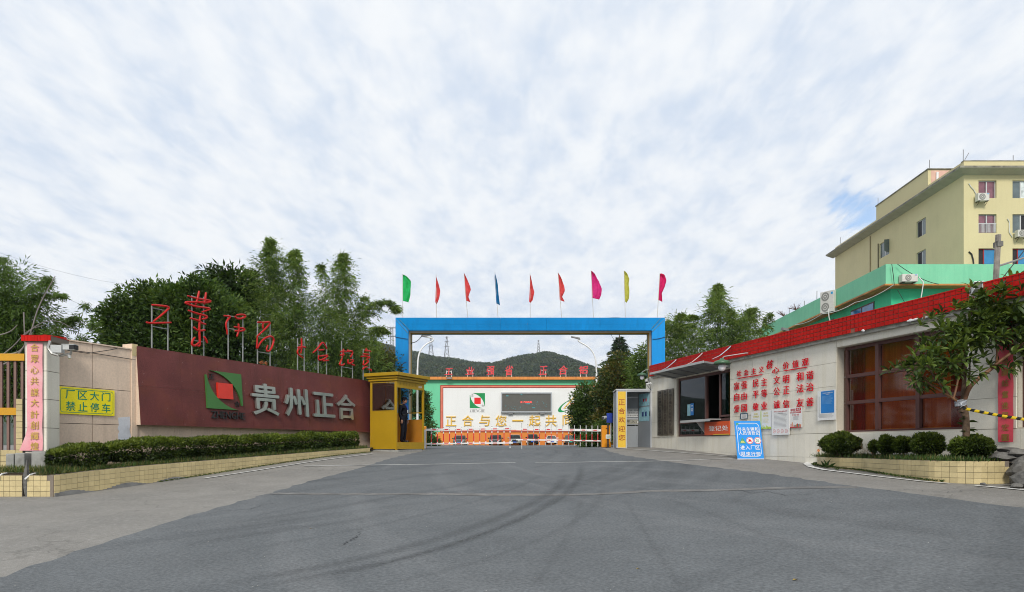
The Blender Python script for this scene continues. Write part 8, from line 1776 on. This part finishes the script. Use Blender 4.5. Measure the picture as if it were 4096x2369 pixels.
# ---- round shrubs in the right-hand bed
def shrub(lab, px, py, rx, rz, off, n, seed, squash=1.0, cat='shrub'):
    s_ = RB.at(px, off); wx, wy, _ = RB.w(s_, -off); k = wy/F; z0 = Ztop-.01; zc_ = (HZ-py)*k; fr = Frame(wx, wy, 0, z0); t = thing('round_shrub', lab, cat, fr, 'clipped shrubs in the curved bed'); rs = np.random.default_rng(seed)
    q = nrm(rs.normal(size=(n, 3))); r = (.62+.38*rs.random(n)**.4)*(1+.09*np.sin(q[:, 0]*6+seed)+.07*np.sin(q[:, 2]*8+q[:, 1]*5)); C = np.array([wx, wy, zc_])+q*r[:, None]*np.array([rx*k*.92, rx*k*.8, rz*k*.90]); D = q*.8+rs.normal(size=q.shape)*.5; D[:, 2] += .25
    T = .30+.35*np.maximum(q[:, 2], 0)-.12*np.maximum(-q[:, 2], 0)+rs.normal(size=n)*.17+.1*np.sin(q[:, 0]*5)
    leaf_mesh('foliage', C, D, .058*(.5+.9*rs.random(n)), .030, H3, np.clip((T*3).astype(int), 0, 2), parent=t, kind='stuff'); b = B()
    for i in range(14): a = random.uniform(0, 6.28); rr = rx*k*.6*random.random()**.5; b.tube([(rr*.3*math.cos(a), rr*.3*math.sin(a), z0-.05), (rr*.8*math.cos(a), rr*.8*math.sin(a), z0+(zc_-z0)*.5), (rr*math.cos(a), rr*math.sin(a), zc_)], [.011, .008, .004], 5)
    obj('stem', b, m_bark, t, kind='stuff'); return t
shrub('wide dense shrub at the left end of the curved bed, below the blue notice', 3365, 1776, 78, 46, .62, 8500, 1)
shrub('small low shrub second from the left in the curved bed', 3497, 1787, 19, 22, .6, 1200, 2); shrub('round shrub under the middle of the brown window, with a smaller one touching it', 3548, 1781, 36, 38, .66, 3200, 3)
shrub('slightly smaller round shrub touching the left side of the ball shrub', 3612, 1780, 36, 31, .66, 3000, 4); shrub('ball-shaped shrub between the round pair and the leafy tree', 3712, 1778, 62, 46, .7, 6500, 5); shrub('wide dense shrub standing below the leafy tree at the bed end', 3890, 1790, 82, 46, .72, 9000, 6)
# flowers
m_of = mat('orange flower', (.75, .20, .02), rough=.6)
for i, (px, py, lb) in enumerate(((3273, 1802, 'orange flower on the bare stems at the bed corner, lower'), (3297, 1769, 'orange flower against the wall left of the first shrub'), (3300, 1800, 'orange flower half hidden beside the first shrub'), (3490, 1810, 'single orange flower between the first and second shrub'), (3278, 1768, 'faded orange flower highest at the bed corner'))):
    s_ = RB.at(px, .35); wx, wy, _ = RB.w(s_, -.35); k = wy/F; z = (HZ-py)*k; fr = Frame(wx, wy, 0, Ztop); t = thing('orange_flower', lb, 'flower', fr, 'orange flowers in the bed')
    b = B()
    for a in range(6): c_, s2_ = math.cos(a*1.047), math.sin(a*1.047); b.add([(0, 0, z), (c_*.03-s2_*.012, -.012, z+s2_*.03+c_*.012), (c_*.042, -.016, z+s2_*.042), (c_*.03+s2_*.012, -.012, z+s2_*.03-c_*.012)], [(0, 1, 2, 3)])
    obj('blossom', b, m_of, t); obj('stem', B().tube([(0, 0, Ztop-.02), (.02, .02, (z+Ztop)/2), (0, .003, z)], .004, 4), H3[1], t)
# dry stalks by the shrub
b = B(); x0_, y0_, _ = RB.w(RB.at(3290, .3), -.3)
for i in range(34):
    u = random.random(); s_ = RB.at(3275+u*90 if i % 2 else 3430+u*60, .25); wx, wy, _ = RB.w(s_, -.25-random.random()*.2); b.tube([(wx-x0_, wy-y0_, Ztop-.02), (wx-x0_+random.uniform(-.06, .06), wy-y0_, Ztop+.12), (wx-x0_+random.uniform(-.15, .15), wy-y0_, Ztop+.15+.2*random.random())], [.004, .003, .002], 4)
obj('dry_stalks', b, mat('dry straw stalks', (.26, .18, .09)), fr=Frame(x0_, y0_, 0, Ztop), kind='stuff', label='dry straw-coloured stalks among the shrubs of the curved bed')
# ---- big-leaved tree in the right bed
YT = 12.55; TX, TY = W(3866, 1800, YT)[:2]
TF = Frame(TX, TY, 0, Ztop); tt = thing('leafy_tree', 'small tree with large glossy leaves and striped tape tied to its trunk', 'tree', TF)
m_tb = mat('mottled tree bark', (.10, .065, .04), rough=.85, var=.5, vs=14, bump=.5, bs=40); m_lb2 = mat('reddish smooth limb', (.21, .10, .05), rough=.6, var=.3, vs=6)
def lm(pts, r0, r1, m_, y0=0, y1=0, nm='limb'):
    n0 = len(pts); P = [W(px, py, YT)+Vector((-TX, -TY+y0+(y1-y0)*i/(n0-1), 0)) for i, (px, py) in enumerate(pts)]; P = smooth_path(P, 2); n = len(P)
    return obj(nm, B().tube(P, [r0+(r1-r0)*i/(n-1) for i in range(n)], 9), m_, tt, smooth=True)
lm([(3868, 1815), (3865, 1740), (3862, 1660), (3852, 1620), (3845, 1598)], .062, .060, m_tb, nm='trunk')
lm([(3845, 1650), (3856, 1590), (3864, 1500), (3870, 1420), (3880, 1330), (3900, 1240)], .050, .014, m_tb, 0, .1)
lm([(3858, 1600), (3870, 1550), (3905, 1512), (3945, 1480), (3965, 1455), (4010, 1420), (4060, 1372), (4090, 1340)], .040, .022, m_lb2, 0, -.3)
lm([(3962, 1455), (3962, 1420), (3952, 1360)], .020, .012, m_lb2, -.15, -.2)
lm([(3838, 1612), (3800, 1590), (3750, 1565), (3690, 1530), (3650, 1470)], .022, .010, m_lb2, 0, -.15)
lm([(3845, 1610), (3790, 1570), (3740, 1500), (3715, 1430), (3720, 1350)], .026, .010, m_tb, 0, .15)
lm([(3800, 1592), (3785, 1550), (3765, 1510), (3750, 1450)], .022, .010, m_lb2, .05, -.1)
lm([(3812, 1600), (3830, 1550), (3842, 1500), (3836, 1400), (3820, 1330)], .022, .010, m_lb2, 0, .1)
lm([(3868, 1560), (3880, 1520), (3893, 1500), (3900, 1430), (3940, 1300), (4000, 1220)], .022, .010, m_tb, 0, .25)
lm([(4010, 1420), (4020, 1330), (4060, 1230), (4100, 1120)], .02, .01, m_tb, -.2, 0)
def biglf(nm, L_, W_, m_):
    # ovate, arched, keeled leaf
    b = B(); n = 6
    for i in range(n+1):
        u = i/n; w_ = W_*.5*(math.sin(math.pi*min(1, u*1.02))**.75)*(.75+.5*u)*(1 if i < n else .04); x = L_*u; z = .10*L_*math.sin(u*2.0)-.18*L_*u*u
        b.v += [(x, -w_, z+w_*.30), (x, 0, z), (x, w_, z+w_*.30)]
    b.f = [(3*i+k, 3*i+k+3, 3*i+k+4, 3*i+k+1) for i in range(n) for k in (0, 1)]; b.m = [0]*len(b.f)
    me = mesh_of(nm, b, m_); me.polygons.foreach_set('use_smooth', [True]*len(me.polygons)); return me
LV = [[biglf('leaf', .20, .058, m_), biglf('leaf', .165, .062, m_), biglf('leaf', .23, .060, m_)] for m_ in L3]
areas = [(3690, 1500, 65, 62, 26), (3640, 1470, 42, 40, 10), (3735, 1425, 75, 70, 28), (3800, 1450, 85, 80, 30), (3870, 1400, 80, 80, 26), (3800, 1330, 75, 60, 20), (3740, 1320, 45, 50, 9), (3920, 1330, 90, 80, 30), (3990, 1400, 70, 60, 18), (3890, 1250, 80, 60, 20), (3960, 1220, 95, 65, 30), (4060, 1260, 90, 80, 30), (4060, 1180, 70, 60, 22), (4100, 1130, 50, 55, 12), (4090, 1370, 60, 60, 14), (3850, 1220, 50, 60, 8), (4160, 1250, 90, 130, 26), (3940, 1460, 50, 40, 6), (4030, 1310, 90, 70, 26), (3960, 1290, 90, 60, 24), (3870, 1340, 80, 60, 18)]
ros = []
for (cx_, cy_, rx, ry, n) in areas:
    for i in range(int(n*.84)):
        a = random.uniform(0, 6.283); r = random.random()**.5; dy = random.uniform(-.55, .45); p = W(cx_+rx*r*math.cos(a), cy_+ry*r*math.sin(a), YT)+Vector((0, dy, 0)); top = (cy_+ry*r*math.sin(a)) < cy_; ros.append((p, dy, cx_, cy_, a, r))
leaves = []
for (p, dy, cx_, cy_, a, r) in ros:
    up = Vector((math.cos(a)*.5*r, -.35, .35-.5*math.sin(a)*r)).normalized(); young = random.random() < (.30 if cx_ < 3860 and cy_ < 1500 else .18) and math.sin(a) < .3
    nl = random.randint(7, 11); ph = random.random()*6
    for j in range(nl):
        t_ = j/nl; az = ph+j*2.4; tilt = .35+1.0*t_ if not young else .25+.5*t_
        side = up.cross(Vector((.3, .2, 1))).normalized(); s2 = up.cross(side); d = (up*math.cos(tilt)+(side*math.cos(az)+s2*math.sin(az))*math.sin(tilt)).normalized(); d.z -= .30*(0 if young else 1)*random.random()-.0; d.normalize()
        mi = 2 if young and t_ < .6 else (1 if random.random() < (.55 if d.z > -.1 else .3) else 0)
        leaves.append((p.y, p+d*.01, d, mi, random.randrange(3), random.uniform(.75, 1.1)*(.75 if young else 1)))
leaves.sort(key=lambda q: q[0])
restb = [B(), B(), B()]; cnt = 0
def lmat(d, p, s):
    x = d; z = Vector((0, 0, 1))-x*x.z
    if z.length < .05: z = Vector((0, -1, 0))
    z.normalize(); z = (z+Vector((random.gauss(0, .35), random.gauss(0, .35), random.gauss(0, .35)))).normalized(); y = z.cross(x).normalized(); z = x.cross(y)
    m_ = Matrix((x, y, z)).transposed().to_4x4(); return Matrix.Translation(p) @ m_ @ Matrix.Scale(s, 4)
base = Vector((TX, TY, Ztop))
for (yy, p, d, mi, vi, s) in leaves:
    m_ = lmat(d, p-base, s); px = CX+F*p.x/p.y
    if cnt < 292 and px < 4110 and -.55 < (p.y-YT) and random.random() < .55:
        o = bpy.data.objects.new('leaf', LV[mi][vi]); COL.objects.link(o); o.parent = tt; o.matrix_local = m_; cnt += 1
    else:
        me = LV[mi][vi]; b = restb[mi]; k = len(b.v); b.v += [tuple(m_ @ v.co+Vector((0, 0, Ztop))) for v in me.vertices]; b.f += [tuple(i+k for i in q.vertices) for q in me.polygons]; b.m += [0]*len(me.polygons)
for mi in range(3): obj('foliage', restb[mi], L3[mi], tt, smooth=True, kind='stuff')
b = B()
for (px, py, n) in ((3850, 1700, 5), (3880, 1690, 5), (3870, 1745, 4), (3750, 1590, 6)):
    pass
bl_ = []
for (px, py) in ((3848, 1705), (3880, 1690), (3885, 1720), (3850, 1735), (3876, 1745), (3860, 1680)):
    for j in range(3):
        sg_ = 1 if px > 3865 else -1; d = Vector((sg_*random.uniform(.6, 1), random.uniform(-.6, .2), random.uniform(-.1, .5))).normalized(); p = W(3865, py, YT)-base
        m_ = lmat(d, p, random.uniform(.7, 1.0)); me = LV[0][0]; k = len(b.v); b.v += [tuple(m_ @ v.co+Vector((0, 0, Ztop))) for v in me.vertices]; b.f += [tuple(i+k for i in q.vertices) for q in me.polygons]; b.m += [0]*len(me.polygons)
obj('trunk_shoots', b, L3[0], tt, smooth=True, kind='stuff')
# tape tied to the trunk
m_ytape = bpy.data.materials.new('black and yellow tape'); m_ytape.use_nodes = True; t = m_ytape.node_tree; p = t.nodes['Principled BSDF']; p.inputs['Roughness'].default_value = .3
at = t.nodes.new('ShaderNodeAttribute'); at.attribute_name = 'stripe'; rp = t.nodes.new('ShaderNodeValToRGB'); rp.color_ramp.interpolation = 'CONSTANT'; rp.color_ramp.elements[0].color = (.80, .55, .01, 1); rp.color_ramp.elements[1].position = .5; rp.color_ramp.elements[1].color = (.012, .012, .012, 1)
t.links.new(at.outputs['Fac'], rp.inputs[0]); t.links.new(rp.outputs[0], p.inputs['Base Color'])
p0, p1 = W(3852, 1633, YT-.12), W(4300, 1700, YT-1.6); d = (p1-p0); n = 120; b = B(); R_ = .026
for i in range(n+1):
    c = p0+d*(i/n)+Vector((0, 0, -.12*4*(i/n)*(1-i/n)*.3))
    for j in range(8): a = 2*math.pi*j/8; b.v.append((c.x-p0.x, c.y-p0.y+R_*.5*math.cos(a), c.z+R_*math.sin(a)))
b.f = [(i*8+j, i*8+(j+1) % 8, (i+1)*8+(j+1) % 8, (i+1)*8+j) for i in range(n) for j in range(8)]; b.m = [0]*len(b.f)
o = obj('barrier_tape', b, m_ytape, fr=Frame(p0.x, p0.y, 0, p0.z), label='twisted black and yellow tape stretched from the leafy tree out of the frame', cat='tape', smooth=True)
at_ = o.data.attributes.new('stripe', 'FLOAT', 'FACE'); at_.data.foreach_set('value', [((i*.32+j*.25) % 2 < 1)*1.0*.0+(1.0 if (i/5.2+j/8*1.0) % 2 < 1 else 0.0) for i in range(n) for j in range(8)])
b = B(); pk = W(3843, 1612, YT)
for i in range(9):
    a0 = .3*i; w_ = .085
    P = [Vector((w_*math.cos(t_)*1.1, w_*math.sin(t_), pk.z+.045-.011*i+.014*math.sin(t_*2+i)+.02*math.cos(t_))) for t_ in [k*.5+a0 for k in range(13)]]; b.tube(P, .008, 4)
b.tube([(-.06, -.07, pk.z), (-.03, -.09, pk.z-.06), (-.07, -.08, pk.z-.10)], [.02, .012, .003], 5)
obj('wrapped_film', b, mat('crumpled silver film', (.42, .45, .50), rough=.3, spec=.7, var=.3, vs=20), fr=Frame(pk.x, pk.y, 0, pk.z-.15), smooth=True, label='crumpled silver-grey film wrapped round the fork of the leafy tree', cat='wrap')
# ---- forest on the hill
NT = 9000; C = []; xs_ = RNG.uniform(-235, 260, NT*2); ys_ = YH-RNG.random(NT*2)**1.4*420; keep = []
T_ = []
for x, y in zip(xs_, ys_):
    px = CX+F*x/y
    if 1380 < px < 2750: T_.append((x, y))
    if len(T_) >= NT: break
T_ = np.array(T_); zz = np.array([hill(x, y) for x, y in T_]); n = len(T_); R_ = RNG.uniform(2.6, 5.2, n); per = 26
ctr = np.column_stack([T_, zz+R_*.9]); q = nrm(RNG.normal(size=(n*per, 3))); q[:, 2] = np.abs(q[:, 2])*1.0-.15; C = np.repeat(ctr, per, 0)+q*np.repeat(R_, per)[:, None]*np.array([1, 1, 1.05])*(.8+.3*RNG.random(n*per))[:, None]
D = nrm(np.cross(q, RNG.normal(size=q.shape)))+q*.2; tone = np.repeat(RNG.random(n), per)
F4 = [leafmat('dark forest foliage', (.022, .040, .016), vs=.05), leafmat('forest foliage', (.048, .078, .026), vs=.05), leafmat('ochre forest foliage', (.080, .085, .030), vs=.05), leafmat('bright forest foliage', (.085, .11, .045), vs=.05)]
I = np.where(tone < .36, 0, np.where(tone < .76, 1, np.where(tone < .9, 2, 3)))
leaf_mesh('forest', C, D, 1.9*(.7+.6*RNG.random(len(C))), 1.5, F4, I, fr=Frame(0, YH, 0, 0), kind='stuff', label='mixed woodland covering the hill behind the factory', fold=.15)
# ================================================================ air: a thin even haze over the whole site
hb = B().box(-1750, 1950, -310, 3450, -3.2, 210)
m_hz = bpy.data.materials.new('thin haze'); m_hz.use_nodes = True; t = m_hz.node_tree; t.nodes.clear()
v = t.nodes.new('ShaderNodeVolumePrincipled'); v.inputs['Color'].default_value = (.80, .88, .98, 1); v.inputs['Density'].default_value = .00013; v.inputs['Anisotropy'].default_value = .2
o = t.nodes.new('ShaderNodeOutputMaterial'); t.links.new(v.outputs[0], o.inputs['Volume'])
obj('haze', hb, m_hz, fr=Frame(0, 0, 0, 0), kind='stuff', label='thin pale haze in the air')
